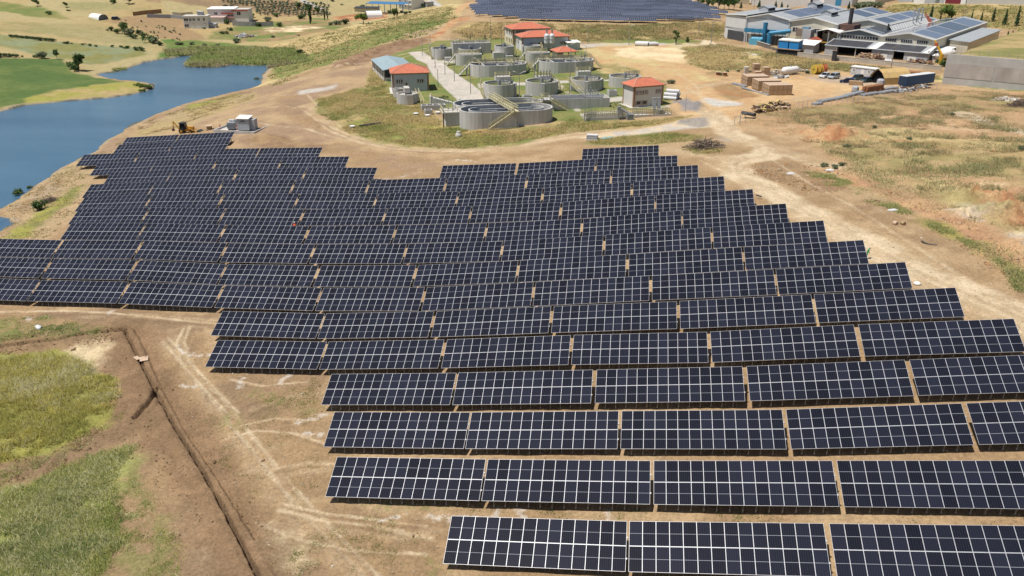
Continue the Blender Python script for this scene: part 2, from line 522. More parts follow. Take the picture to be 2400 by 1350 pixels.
# ------------------------------------------------------------------ mesh building
class MB:
    """collects shapes; build() links them as ONE mesh object"""
    def __init__(s):
        s.v, s.f, s.m = [], [], []
    def add(s, vs, fs, mi=0):
        o = len(s.v)
        s.v += [tuple(p) for p in vs]
        s.f += [tuple(o + i for i in f) for f in fs]
        s.m += [mi] * len(fs)
        return s
    def box(s, x0, x1, y0, y1, z0, z1, mi=0):
        vs = [(x0,y0,z0),(x1,y0,z0),(x1,y1,z0),(x0,y1,z0),(x0,y0,z1),(x1,y0,z1),(x1,y1,z1),(x0,y1,z1)]
        return s.add(vs, [(0,3,2,1),(4,5,6,7),(0,1,5,4),(1,2,6,5),(2,3,7,6),(3,0,4,7)], mi)
    def cbox(s, cx, cy, cz, sx, sy, sz, mi=0, rz=0.0, rx=0.0, ry=0.0):
        M = Matrix.Translation((cx, cy, cz)) @ Matrix.Rotation(rz, 4, 'Z') @ Matrix.Rotation(ry, 4, 'Y') @ Matrix.Rotation(rx, 4, 'X')
        vs = [M @ Vector((a * sx / 2, b * sy / 2, c * sz / 2)) for c in (-1, 1) for a, b in ((-1,-1),(1,-1),(1,1),(-1,1))]
        return s.add(vs, [(0,3,2,1),(4,5,6,7),(0,1,5,4),(1,2,6,5),(2,3,7,6),(3,0,4,7)], mi)
    def tube(s, p, q, r, n=6, r2=None, mi=0, cap=True):
        p, q = Vector(p), Vector(q)
        d = q - p
        if d.length < 1e-6:
            return s
        d.normalize()
        a = d.orthogonal().normalized()
        b = d.cross(a)
        r2 = r if r2 is None else r2
        vs = []
        for c, rr in ((p, r), (q, r2)):
            for i in range(n):
                t = 2 * math.pi * i / n
                vs.append(c + (a * math.cos(t) + b * math.sin(t)) * rr)
        fs = [(i, (i + 1) % n, n + (i + 1) % n, n + i) for i in range(n)]
        if cap:
            fs += [tuple(range(n - 1, -1, -1)), tuple(range(n, 2 * n))]
        return s.add(vs, fs, mi)
    def path(s, pts, r, n=5, mi=0):
        for a, b in zip(pts, pts[1:]):
            s.tube(a, b, r, n, mi=mi)
        return s
    def prism(s, poly, z0, z1, mi=0, top=True, bottom=True):
        n = len(poly)
        vs = [(x, y, z0) for x, y in poly] + [(x, y, z1) for x, y in poly]
        fs = [(i, (i + 1) % n, n + (i + 1) % n, n + i) for i in range(n)]
        if bottom:
            fs.append(tuple(range(n - 1, -1, -1)))
        if top:
            fs.append(tuple(range(n, 2 * n)))
        return s.add(vs, fs, mi)
    def wallring(s, outer, inner, z0, z1, mi=0):
        """a wall between two closed outlines of the same point count"""
        n = len(outer)
        vs = [(x, y, z0) for x, y in outer] + [(x, y, z1) for x, y in outer] + [(x, y, z1) for x, y in inner] + [(x, y, z0) for x, y in inner]
        fs = []
        for i in range(n):
            j = (i + 1) % n
            fs += [(i, j, n + j, n + i), (n + i, n + j, 2 * n + j, 2 * n + i), (2 * n + i, 2 * n + j, 3 * n + j, 3 * n + i)]
        return s.add(vs, fs, mi)
    def ribbon(s, line, w, z0, z1, mi=0):
        """an upright wall of thickness w along an open line"""
        L, Rr = [], []
        for i, (x, y) in enumerate(line):
            a = Vector(line[max(i - 1, 0)]); b = Vector(line[min(i + 1, len(line) - 1)])
            d = (b - a).normalized()
            L.append((x - d.y * w / 2, y + d.x * w / 2)); Rr.append((x + d.y * w / 2, y - d.x * w / 2))
        return s.prism(Rr + L[::-1], z0, z1, mi)
    def lathe(s, prof, n=16, mi=0, c=(0, 0)):
        """prof: (radius, z) from bottom to top"""
        vs, fs = [], []
        for r, z in prof:
            for i in range(n):
                t = 2 * math.pi * i / n
                vs.append((c[0] + r * math.cos(t), c[1] + r * math.sin(t), z))
        for k in range(len(prof) - 1):
            for i in range(n):
                fs.append((k * n + i, k * n + (i + 1) % n, (k + 1) * n + (i + 1) % n, (k + 1) * n + i))
        fs.append(tuple(range(n - 1, -1, -1)))
        fs.append(tuple((len(prof) - 1) * n + i for i in range(n)))
        return s.add(vs, fs, mi)
    def quad(s, a, b, c, d, mi=0):
        return s.add([a, b, c, d], [(0, 1, 2, 3)], mi)
    def slab(s, a, b, c, d, th, mi=0):
        """a sloping plate: four top corners, thickness th downwards"""
        lo = [(p[0], p[1], p[2] - th) for p in (a, b, c, d)]
        return s.add([a, b, c, d] + lo, [(0,1,2,3),(7,6,5,4),(0,4,5,1),(1,5,6,2),(2,6,7,3),(3,7,4,0)], mi)
    def mesh(s, name, mats):
        me = bpy.data.meshes.new(name)
        me.from_pydata(s.v, [], s.f)
        if not isinstance(mats, (list, tuple)):
            mats = [mats]
        for m in mats:
            me.materials.append(m)
        if len(mats) > 1:
            me.polygons.foreach_set("material_index", s.m)
        me.update()
        return me
    def build(s, name, mats, parent=None, loc=None, rz=None, smooth_=False):
        me = s.mesh(name, mats)
        if smooth_:
            me.polygons.foreach_set("use_smooth", [True] * len(me.polygons))
        return link(name, me, parent, loc, rz)

def link(name, me, parent=None, loc=None, rz=None):
    o = bpy.data.objects.new(name, me)
    COL.objects.link(o)
    if parent is not None:
        o.parent = parent
    if loc is not None:
        o.location = loc
    if rz is not None:
        o.rotation_euler = (0, 0, rz)
    return o

def tag(o, label=None, cat=None, group=None, kind=None):
    if label: o["label"] = label
    if cat: o["category"] = cat
    if group: o["group"] = group
    if kind: o["kind"] = kind
    return o

def thing(name, label, cat, loc=(0, 0, 0), rz=0.0, group=None):
    o = link(name, None, None, loc, rz)
    o.empty_display_size = 0.5
    return tag(o, label, cat, group)

KIDS = {}
def dup(o, loc, rz=None, label=None, scale=None):
    """a copy of a thing with copies of its parts and their sub-parts"""
    def kids(p):
        return list(p.children)
    def cp(src, par):
        c = src.copy()
        COL.objects.link(c)
        if par is not None:
            c.parent = par
        for ch in kids(src):
            cp(ch, c)
        return c
    c = cp(o, None)
    c.location = loc
    if rz is not None:
        c.rotation_euler = (0, 0, rz)
    if scale is not None:
        c.scale = scale if hasattr(scale, "__len__") else (scale,) * 3
    if label:
        c["label"] = label
    return c

def np_mesh(name, verts, faces, k, mats, colors=None, smooth_=False):
    """big mesh from arrays: faces (n, k)"""
    me = bpy.data.meshes.new(name)
    nv, nf = len(verts), len(faces)
    me.vertices.add(nv)
    me.vertices.foreach_set("co", np.asarray(verts, np.float32).ravel())
    me.loops.add(nf * k)
    me.loops.foreach_set("vertex_index", np.asarray(faces, np.int32).ravel())
    me.polygons.add(nf)
    me.polygons.foreach_set("loop_start", np.arange(nf, dtype=np.int32) * k)
    try:
        me.polygons.foreach_set("loop_total", np.full(nf, k, np.int32))
    except Exception:
        pass
    if smooth_:
        me.polygons.foreach_set("use_smooth", np.ones(nf, bool))
    for m in (mats if isinstance(mats, (list, tuple)) else [mats]):
        me.materials.append(m)
    if colors is not None:
        ca = me.color_attributes.new("Col", "FLOAT_COLOR", "POINT")
        c4 = np.ones((nv, 4), np.float32)
        c4[:, :3] = colors
        ca.data.foreach_set("color", c4.ravel())
    me.update(calc_edges=True)
    return me

def facing(u0, v0, u1, v1):
    """front edge of something on the ground, from its left to its right end as seen: (middle, turn about Z, length)"""
    a, b = P(u0, v0), P(u1, v1)
    dx, dy = b[0] - a[0], b[1] - a[1]
    return ((a[0] + b[0]) / 2, (a[1] + b[1]) / 2, (a[2] + b[2]) / 2), math.atan2(dy, dx), math.hypot(dx, dy)
# ------------------------------------------------------------------ ground sheet: a fan of quads finer near the camera, coloured by what lies there
soil, soil_dk, soil_lt = (.315,.212,.116), (.185,.118,.066), (.40,.283,.162)
track, track_pale = (.45,.335,.205), (.58,.465,.31)
orange, red, sand = (.47,.30,.155), (.33,.135,.065), (.66,.54,.34)
dry, dry_pale, dry_brown = (.38,.285,.135), (.49,.385,.19), (.30,.21,.11)
olive, green, lush, yelgreen = (.215,.205,.075), (.15,.185,.055), (.10,.17,.04), (.29,.275,.07)
wheat, wheat_lt = (.37,.305,.155), (.42,.345,.185)
field, field_b = (.085,.135,.040), (.125,.165,.05)
palegreen = (.22,.24,.13)
gravel, gravel_lt, conc = (.33,.29,.25), (.45,.41,.36), (.46,.42,.36)
lime = (.62,.58,.52)
mud = (.30,.235,.17)

ZONES = []
def zone(px, col, soft=1.0, amp=1.0, scale=6.0, k=1.0, line=None, tight=None):
    """px: outline (or centre line, with line = width in metres) in photograph points; col: colour or (colour, colour, patch size)"""
    ZONES.append((PXY(px), col, soft, amp, scale, k, line))

# --- far left: hills and fields
zone([(-400,-60),(1090,-60),(1090,4),(1050,20),(960,50),(760,82),(640,110),(560,150),(470,140),(400,140),(320,160),(230,180),(220,230),(0,262),(-400,300)], (wheat, dry, 40), 3, 4, 20)
zone([(-200,-8),(0,4),(60,13),(110,18),(135,28),(155,44),(110,42),(60,36),(0,27),(-200,10)], (olive, green, 12), 2, 2, 8)
for p in ([(0,50),(200,58),(330,80),(380,110),(250,100),(120,85),(0,72)], [(120,0),(300,10),(420,30),(330,32),(220,24),(130,14)], [(200,40),(290,50),(240,55),(190,48)]):
    zone(p, ((.205,.205,.085), (.29,.25,.12), 14), 4, 6, 22, .6)
zone([(-300,70),(0,80),(110,95),(250,107),(340,112),(350,128),(250,148),(200,152),(160,140),(80,128),(0,108),(-300,90)], (palegreen, olive, 9), 2, 2, 8)
zone([(-300,95),(0,110),(75,129),(60,134),(0,134),(-300,125)], (wheat, dry, 10), 1.5, 1, 6)
zone([(-400,140),(-100,136),(60,137),(150,139),(162,162),(190,174),(225,181),(292,191),(280,200),(180,211),(110,224),(60,240),(0,252),(-100,265),(-400,300)], (field, field_b, 14), 1.5, 1.5, 8)
zone([(60,232),(120,214),(200,203),(270,193),(318,192),(350,200),(352,212),(310,220),(250,228),(150,235),(70,245)], (dry, yelgreen, 8), 1.5, 2, 7)
zone([(230,48),(330,36),(420,40),(440,62),(470,85),(500,92),(430,95),(370,88),(330,68),(280,56)], (dry_brown, soil, 8), 2, 2, 8)
zone([(290,-10),(460,-10),(640,-10),(760,18),(775,34),(640,40),(590,22),(560,19),(480,17),(430,10),(350,4)], ((.25,.18,.105), soil, 12), 2, 2, 10)
zone([(380,0),(430,8),(486,18),(490,30),(400,30),(380,16)], (wheat, wheat_lt, 12), 1, 1, 8)
zone([(385,92),(440,95),(520,100),(600,108),(690,112),(715,125),(740,140),(700,152),(640,155),(545,152),(470,140),(400,138),(370,138),(385,118)], (green, lush, 8), 2, 3, 7)
zone([(560,60),(640,50),(760,42),(860,60),(900,60),(840,70),(740,78),(650,96),(560,96),(480,90),(500,75)], (green, dry_brown, 9), 2, 3, 8)
zone([(620,66),(700,60),(760,64),(700,74),(630,76)], (dry_brown, sand, 6), 1.5, 2, 5)
zone([(780,40),(830,33),(910,30),(905,42),(860,48),(800,50)], (red, orange, 8), 1.5, 1.5, 6)
zone([(700,-12),(716,0),(738,12),(760,20),(752,22),(728,14),(704,2),(690,-12)], (.42,.41,.40), 0.8, .3, 6)
zone([(985,-14),(1005,2),(1030,17),(1046,17),(1020,2),(1000,-14)], (.42,.41,.40), 0.8, .3, 6)
# --- ridge behind the lake
zone([(600,128),(650,104),(740,82),(800,66),(900,44),(1000,22),(1062,6),(1085,12),(1075,40),(1000,80),(930,100),(860,118),(800,140),(720,165),(650,190),(600,205),(640,160),(640,140)], (dry, dry_pale, 18), 2, 2, 9)
zone([(640,150),(720,130),(830,92),(900,66),(980,40),(1050,28),(1050,48),(1010,64),(960,80),(890,105),(830,130),(760,155),(690,178),(640,185)], (green, olive, 12), 2.5, 3, 10)
zone([(880,110),(950,80),(1020,62),(1040,70),(1010,88),(940,100)], ((.36,.26,.16), dry, 8), 2, 2, 7)
zone([(780,150),(830,128),(880,108),(960,92),(1005,88),(1000,104),(940,122),(880,140),(830,158),(780,172)], ((.215,.135,.078), (.29,.19,.12), 3), 1.5, 2, 4)
# --- the spoil and haul road between the lake and the plant
zone([(600,208),(700,180),(800,160),(880,150),(955,118),(1010,100),(1060,92),(1090,98),(1000,120),(955,128),(880,158),(870,190),(800,215),(740,225),(745,260),(800,300),(870,320),(820,345),(700,345),(560,345),(480,305),(420,300),(300,340),(240,360),(200,372),(255,335),(350,280),(470,240),(560,217)], (soil_lt, (.30,.205,.13), 14), 2, 2.5, 9)
zone([(300,330),(360,285),(470,242),(560,222),(600,215),(600,232),(520,260),(460,290),(400,310),(330,335)], ((.37,.28,.155), dry, 10), 2, 2, 7)
zone([(430,250),(500,232),(560,219),(562,223),(500,240),(440,258)], (yelgreen, olive, 4), 1, 1, 4)
zone([(560,330),(640,315),(700,330),(780,345),(740,360),(620,352)], ((.235,.15,.09), soil, 4), 1.5, 1.5, 5)
zone([(640,230),(715,215),(740,230),(745,262),(790,300),(720,300),(650,265)], (soil, (.28,.19,.12), 6), 2, 2, 5)
zone([(700,212),(760,206),(790,196),(784,208),(740,217),(705,222)], gravel_lt, 1.2, 1, 4)
zone([(713,250),(738,240),(742,270),(775,300),(840,325),(920,343),(1000,352),(1100,352),(1200,342),(1300,325),(1420,310),(1560,292),(1680,285)], (track, soil_lt, 6), 1.6, .8, 5, line=5.0)
zone([(740,285),(790,312),(860,336),(940,352),(1010,358),(1100,358)], (soil_dk, soil, 3), .8, .6, 3, .7, line=1.0)
for o in (-1.5, .9):
    zone([(775,304+o*4),(840,328+o*4),(920,346+o*3),(1000,353+o*3),(1100,352+o*3),(1200,341+o*3),(1300,324+o*3),(1420,309+o*3),(1560,291+o*3)], track_pale, .5, .3, 3, .75, line=.6)
zone([(1360,322),(1480,306),(1570,292),(1660,280),(1720,276),(1700,294),(1600,303),(1480,318),(1400,326)], (track_pale, gravel_lt, 6), 1.5, 1, 5)
# --- bank of the plant towards the track
zone([(800,300),(745,262),(742,232),(800,218),(860,200),(872,160),(900,190),(910,220),(1000,235),(1040,290),(1180,305),(1290,298),(1330,270),(1420,285),(1560,277),(1640,268),(1570,290),(1400,306),(1290,322),(1180,340),(1080,350),(960,345),(860,325)], (dry, olive, 10), 1.6, 2, 6)
zone([(815,290),(900,262),(960,280),(1040,298),(1180,312),(1300,308),(1290,320),(1180,338),(1060,346),(950,340),(860,320)], (green, yelgreen, 5), 2, 2, 5, .85)
zone([(905,215),(990,232),(1000,262),(960,258),(910,236)], (orange, dry, 5), 1.5, 1.2, 4)
zone([(1050,304),(1180,308),(1295,300),(1300,306),(1190,316),(1060,312)], (.40,.25,.12), 1, 1, 4, .8)
zone([(1390,324),(1480,318),(1560,310),(1640,318),(1640,330),(1540,338),(1400,340),(1370,334)], (green, olive, 4), 1.2, 1.2, 4)
zone([(1000,358),(1100,362),(1250,352),(1360,338),(1370,348),(1240,365),(1100,378),(980,372)], (soil, soil_lt, 5), 1.5, 1.2, 4)
zone([(780,330),(900,358),(1020,372),(1040,386),(1030,418),(900,418),(850,392),(820,366),(770,345)], (soil, (.31,.21,.13), 5), 1.5, 1.2, 4)
# --- inside the plant
zone([(880,140),(950,118),(1020,96),(1130,92),(1350,100),(1400,140),(1440,180),(1560,190),(1570,250),(1450,280),(1300,285),(1180,300),(1080,298),(990,240),(910,215)], (green, olive, 6), 1.2, 1.5, 5)
zone([(955,122),(988,120),(1010,133),(1040,150),(1095,190),(1130,215),(1160,240),(1082,242),(1062,226),(1040,206),(1015,178),(1000,150),(978,140)], (conc, (.50,.45,.39), 8), .35, .1, 4)
zone([(1010,143),(1070,140),(1075,148),(1015,150)], conc, .35, .1, 4)
zone([(1120,197),(1290,190),(1460,180),(1462,187),(1292,197),(1122,206)], conc, .35, .1, 4)
zone([(1300,185),(1345,225),(1362,262),(1348,262),(1325,225),(1285,190)], conc, .35, .1, 4, .8)
zone([(1360,268),(1410,262),(1490,258),(1570,246),(1571,249),(1490,263),(1412,267),(1362,273)], conc, .25, .1, 4)
zone([(1420,228),(1490,226),(1492,238),(1422,240)], conc, .3, .1, 4)
zone([(1440,262),(1480,258),(1560,252),(1560,262),(1470,272)], (orange, dry, 3), .8, .8, 3)
zone([(1340,105),(1420,100),(1600,100),(1660,106),(1660,112),(1500,110),(1400,110),(1350,113)], (conc, dry_pale, 6), 1, .5, 4)
# --- ground between plant, yard and factories
zone([(1100,52),(1300,54),(1500,57),(1700,52),(1700,100),(1640,92),(1400,96),(1250,94),(1100,92),(1060,90),(1050,70)], (dry_brown, dry, 7), 2, 2, 6)
zone([(1120,86),(1300,88),(1450,92),(1600,90),(1660,98),(1500,102),(1360,98),(1120,94)], (green, olive, 6), 1.5, 1.5, 5)
zone([(1060,70),(1130,54),(1300,54),(1500,58),(1690,54),(1690,60),(1500,64),(1300,60),(1140,60),(1080,76)], (dry_pale, dry, 5), 1, 1, 4)
zone([(1005,88),(1045,60),(1060,42),(1100,40),(1110,46),(1070,52),(1050,70),(1020,92)], (red, orange, 4), 1.2, 1, 4)
zone([(1060,22),(1090,8),(1110,6),(1080,26),(1072,34)], orange, 1.5, 1, 5)
zone([(1360,115),(1440,108),(1560,106),(1640,116),(1700,130),(1720,160),(1660,200),(1640,260),(1580,240),(1560,190),(1480,178),(1420,170),(1390,150)], (orange, dry_pale, 12), 2, 2.5, 8)
zone([(1430,112),(1530,108),(1620,115),(1640,130),(1600,148),(1520,140),(1450,130)], (sand, (.57,.43,.25), 10), 2.5, 3, 8)
zone([(1395,150),(1440,148),(1500,165),(1500,178),(1440,172)], (olive, dry, 4), 1.5, 1.5, 4)
zone([(1600,112),(1680,108),(1760,118),(1900,140),(2060,160),(2060,175),(1900,158),(1760,160),(1680,170),(1620,150)], (dry, olive, 8), 2, 2, 6)
zone([(1648,92),(1700,78),(1708,86),(1668,96),(1690,112),(1740,122),(1820,134),(1960,154),(2050,166),(2010,172),(1920,158),(1800,142),(1700,124),(1640,104)], (track_pale, conc, 8), .8, .4, 5)
zone([(1550,-30),(1610,-5),(1660,14),(1690,28),(1680,32),(1640,20),(1590,2),(1530,-24)], (track_pale, conc, 8), .8, .4, 5)
zone([(1740,125),(1880,145),(2090,165),(2200,178),(2200,186),(2050,178),(1900,160),(1760,138)], (olive, dry_pale, 5), 1, 1, 4)
# hillside at the top right
zone([(2040,40),(2100,8),(2150,9),(2270,11),(2500,13),(2560,60),(2420,74),(2340,66),(2250,56),(2130,50),(2060,56)], (olive, dry, 9), 2, 2, 7)
zone([(2100,8),(2500,11),(2500,20),(2300,19),(2150,16),(2090,18)], (dry_pale, dry, 6), 1.5, 2, 6, .7)
# yard
zone([(1600,205),(1640,195),(1700,190),(1760,176),(1900,170),(2050,172),(2150,190),(2130,206),(2050,212),(1950,226),(1850,240),(1780,256),(1740,276),(1700,300),(1640,290),(1600,262),(1590,235)], (orange, (.54,.37,.20), 14), 2, 2, 8)
zone([(1640,170),(1760,164),(1900,166),(1960,172),(1880,178),(1760,182),(1660,186)], (dry_brown, orange, 5), 1.5, 1.5, 4)
zone([(1890,182),(1960,176),(2040,184),(2110,196),(2090,204),(2000,200),(1920,192)], gravel, 2, 1.5, 5, .6)
zone([(1650,196),(1700,188),(1760,215),(1790,225),(1720,236),(1690,226)], ((.34,.19,.09), dry_brown, 4), 1.5, 1, 4)
zone([(1640,225),(1700,235),(1740,240),(1730,248),(1690,250),(1650,240)], (gravel_lt, (.5,.47,.42), 4), 1.2, 1.5, 3)
for p in ([(1720,300),(1690,282),(1660,262),(1620,240),(1610,220),(1640,205),(1700,192)], [(1705,290),(1740,262),(1800,244),(1900,226),(2000,214)]):
    zone(p, (track, orange, 6), 1.2, .8, 5, .9, line=4.5)
zone([(1590,290),(1650,272),(1680,278),(1684,292),(1640,300)], (gravel, (.27,.24,.21), 3), 1.2, 1.5, 3)
zone([(1580,238),(1610,232),(1645,250),(1640,262),(1600,258)], (.24,.22,.21), 1, .8, 3)
zone([(1690,320),(1750,340),(1800,350),(1760,346),(1700,345)], gravel, 1.5, 1.5, 4, .6)
# --- right-hand waste ground
zone([(1790,258),(1850,240),(1960,228),(2060,216),(2180,204),(2400,212),(2600,230),(2600,700),(2400,680),(2250,560),(2150,490),(2020,420),(1960,380),(1900,330),(1790,300),(1740,290)], ((.37,.255,.14), (.43,.275,.15), 7), 2, 2.5, 6)
zone([(1900,330),(2100,300),(2400,330),(2600,360),(2600,560),(2400,560),(2200,470),(2000,380)], (dry, dry_pale, 6), 2, 2, 5, .8)
for p in ([(1860,315),(1910,305),(2000,318),(1990,335),(1940,340),(1870,330)], [(1960,318),(2100,328),(2250,345),(2420,350),(2420,358),(2250,352),(2100,336)], [(2240,455),(2320,450),(2420,470),(2420,490),(2300,480)],
          [(2360,490),(2450,480),(2450,530),(2390,525)]):
    zone(p, (red, orange, 3), 1.2, 3.0, 7, .9)
zone([(2200,245),(2260,262),(2330,285),(2420,310),(2500,335),(2500,345),(2400,318),(2320,296),(2250,275),(2205,256)], (conc, track_pale, 5), 1.2, .8, 4, .85)
zone([(2220,485),(2300,480),(2330,500),(2280,520),(2230,510)], ((.52,.45,.37), sand, 2), 1.2, 1.6, 2, .7)
zone([(2330,440),(2420,440),(2450,520),(2380,530),(2320,470)], (red, orange, 2.5), 1.2, 2.5, 5, .9)
zone([(2350,545),(2430,540),(2450,590),(2380,585)], ((.52,.47,.41), sand, 2), 1.2, 1.6, 2, .6)
zone([(1870,380),(1960,400),(2060,440),(2160,480),(2300,540),(2420,610),(2500,700),(2420,690),(2300,600),(2180,530),(2090,480),(1980,440)], (orange, (.40,.235,.13), 4), 1.5, 2.5, 5)
zone([(1880,400),(1935,405),(2010,440),(2100,475),(2140,500),(2110,498),(2020,462),(1940,430)], ((.25,.24,.09), soil_lt, 2.5), 1.2, 2.0, 3)
zone([(2140,505),(2200,520),(2300,570),(2400,630),(2440,660),(2420,680),(2330,610),(2230,560),(2160,530)], (olive, yelgreen, 3), 1.5, 2, 3, .8)
zone([(2180,176),(2300,190),(2420,205),(2420,216),(2300,206),(2190,192)], (green, dry_pale, 4), 1, 1, 3)
for p, k in (([(1960,345),(2100,335),(2300,350),(2420,380),(2420,440),(2250,430),(2080,390)], .55), ([(1850,262),(2000,240),(2200,225),(2400,235),(2400,262),(2150,262),(1980,280),(1860,290)], .6), ([(2050,420),(2200,440),(2400,500),(2420,560),(2250,500)], .5)):
    zone(p, (olive, dry_brown, 5), 2, 4, 9, k)
for p in ([(2080,270),(2200,280),(2350,310),(2340,325),(2180,305),(2070,290)], [(2120,400),(2250,400),(2400,440),(2400,455),(2230,425)], [(1800,300),(1900,290),(1960,300),(1880,318),(1810,320)]):
    zone(p, ((.50,.35,.21), (.44,.27,.15), 4), 2, 3, 8, .8)
# haul road beside the array
zone([(1560,345),(1640,340),(1720,330),(1790,345),(1900,390),(1960,430),(2060,500),(2200,590),(2420,740),(2600,880),(2600,1000),(2420,800),(2260,680),(2130,610),(2030,560),(1930,510),(1840,470),(1760,440),(1690,410),(1640,385),(1590,362)], (soil_lt, soil, 6), 1.6, 2, 6)
SB = [(1660,262),(1675,273),(1707,311),(1752,331),(1790,341),(1806,350),(1791,367),(1745,373),(1722,386),(1733,413),(1810,450),(1913,511),(2042,576),(2171,647),(2400,752),(2560,840)]
zone([(1745,352),(1775,352),(1772,360),(1740,364),(1715,366),(1680,356)], (soil, dry_brown, 3), 1.0, .8, 3, .9)
zone([(1760,385),(1830,372),(1880,385),(1930,410),(1990,445),(1900,452),(1820,432),(1765,408)], ((.25,.165,.095), soil, 4), 1.4, 1.6, 4, .9)
zone([(1930,440),(2030,450),(2150,510),(2280,580),(2400,660),(2420,690),(2300,640),(2150,570),(2030,510)], ((.27,.18,.10), soil_lt, 5), 1.4, 2, 4, .8)
zone([(1620,395),(1690,420),(1790,465),(1870,505),(1830,485),(1740,445),(1660,415)], (soil, soil_lt, 4), 1, 1.2, 3, .6)
zone(SB, (track, track_pale, 5), 1.0, .5, 4, .95, line=6.4)
zone([(1806,352),(1850,362),(1910,378),(1950,390)], (track, track_pale, 5), 1.2, .8, 4, .8, line=5)
for o in (-1, 1):
    zone([(u + o*(9 if 1700 < u < 1815 and v > 345 else 5), v + o*(2.5 if v < 360 else 3 + (v-360)*.022)) for u, v in SB], (.57,.455,.30), .35, .25, 3, .7, line=.8)
zone([(u, v) for u, v in SB], (.40,.29,.175), .4, .4, 2.5, .45, line=.9)
zone([(1565,350),(1640,362),(1700,372),(1740,372)], track, 1.2, .6, 4, .8, line=3.5)
zone([(1600,345),(1690,335),(1760,350),(1740,362),(1660,365)], (soil, dry_brown, 4), 1.2, 1.2, 3, .8)
zone([(1800,340),(1870,330),(1940,380),(1900,380),(1830,362)], (soil, soil_lt, 4), 1.5, 1.5, 4, .6)
# --- shore on the left of the array
zone([(0,490),(40,466),(80,441),(120,411),(185,374),(215,372),(230,385),(215,410),(205,440),(190,480),(160,530),(110,560),(0,560),(30,535)], (soil_lt, (.37,.275,.155), 6), 1.5, 1.5, 5)
zone([(30,486),(80,450),(130,420),(165,405),(150,430),(100,480),(50,510)], (soil, (.36,.27,.18), 2.5), 1.5, 1.5, 3)
zone([(0,560),(60,520),(120,480),(170,440),(200,430),(180,462),(130,500),(80,540),(50,562)], (olive, yelgreen, 3), 1, 1.2, 3)
# --- foreground left
zone([(-300,745),(0,720),(300,730),(500,735),(490,800),(480,870),(760,880),(755,960),(760,1180),(1050,1220),(1030,1360),(1000,1500),(500,1500),(-300,1500)], (soil, (.25,.168,.10), 10), 1.2, 1.5, 6)
zone([(-100,745),(60,745),(150,740),(250,765),(220,785),(100,800),(0,810),(-100,815)], (soil, olive, 3), 1, 1.5, 4, .8)
zone([(0,790),(40,770),(45,785),(0,800)], green, 1, 1, 3, .8)
zone([(140,830),(230,790),(270,800),(265,840),(230,880),(160,860)], (track, sand, 3), 1, 1.5, 3, .7)
zone([(215,900),(300,780),(345,830),(370,910),(330,990),(250,1050),(215,960)], (.225,.145,.083), 1, 1.5, 4, .8)
zone([(-300,835),(0,830),(120,825),(190,835),(240,870),(262,890),(255,930),(238,960),(225,1000),(170,1030),(110,1060),(50,1080),(-300,1100)], ((.25,.24,.07), yelgreen, 3), 1.0, 2.2, 5)
zone([(-300,1200),(0,1160),(90,1120),(180,1080),(260,1055),(318,1045),(300,1090),(270,1130),(262,1200),(250,1290),(245,1500),(-300,1500)], ((.22,.24,.075), (.29,.285,.10), 3), 1.2, 2.4, 5)
zone([(262,1140),(330,1080),(370,1170),(400,1250),(430,1500),(245,1500),(255,1240)], (soil, olive, 1.6), 1, 1.5, 3, .7)
zone([(-300,1110),(0,1085),(110,1065),(230,1000),(240,1040),(120,1105),(0,1150),(-300,1190)], (.225,.145,.083), 1, 1, 3, .6)
zone([(580,1240),(640,1215),(690,1260),(720,1310),(690,1340),(640,1310)], (sand, track, 1.6), .9, 1.2, 2, .65)
zone([(440,1290),(500,1275),(520,1300),(470,1320)], track, .8, 1, 2, .6)
for p, w in ([(370,790),(420,840),(470,910),(520,985),(570,1060),(620,1140),(690,1225),(780,1310),(840,1370)], 1.5), ([(400,775),(450,850),(540,960),(610,1050),(650,1130),(740,1230),(840,1330),(900,1400)], 1.2):
    zone(p, (track, soil_lt, 2), .7, .4, 2, .45, line=w)
for p, w in (([(-40,732),(120,728),(260,733),(400,748),(520,760)], .5), ([(380,800),(440,868),(500,945),(560,1020),(640,1120),(720,1215),(820,1320),(880,1380)], .45), ([(392,790),(455,860),(520,935),(585,1015),(660,1110),(745,1205),(845,1310),(905,1370)], .45),
            ([(430,770),(415,800),(425,850),(470,905),(540,975)], .4), ([(445,765),(432,800),(445,848),(490,900),(560,968)], .4), ([(640,1100),(720,1085),(790,1090)], .4), ([(660,1180),(760,1205),(860,1215),(1000,1235)], .4), ([(655,1195),(760,1222),(870,1232),(1010,1262)], .4), ([(520,1030),(600,1010),(690,1015),(760,1040)], .35), ([(610,1230),(700,1265),(820,1290),(1000,1300)], .35), ([(540,890),(620,905),(720,895)], .35), ([(560,1000),(640,980),(740,985)], .35)):
    zone(p, (track_pale, track, 2), .2, .15, 1.5, .8, line=w)
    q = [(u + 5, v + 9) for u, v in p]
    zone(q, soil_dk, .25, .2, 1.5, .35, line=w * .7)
for p, w in (([(560,270),(660,250),(715,262),(760,300),(850,335)], .6), ([(640,225),(720,222),(760,262),(800,300)], .5), ([(600,290),(700,300),(800,325),(900,345)], .5), ([(700,180),(800,158),(900,140),(1000,112)], .8), ([(690,188),(800,166),(900,148),(1005,118)], .8),
            ([(1620,360),(1700,380),(1800,430),(1900,490),(2010,560),(2130,650)], .6), ([(1640,375),(1740,420),(1840,475),(1950,540),(2060,610)], .5), ([(1720,310),(1790,360),(1880,420),(1990,480),(2150,580),(2300,680)], .6), ([(1600,200),(1640,225),(1690,270),(1700,300)], .8), ([(1700,300),(1770,262),(1850,236),(1960,222)], .8), ([(1500,150),(1580,165),(1630,200),(1650,240)], .8)):
    zone(p, (track_pale, track, 3), .35, .3, 2.5, .6, line=w)
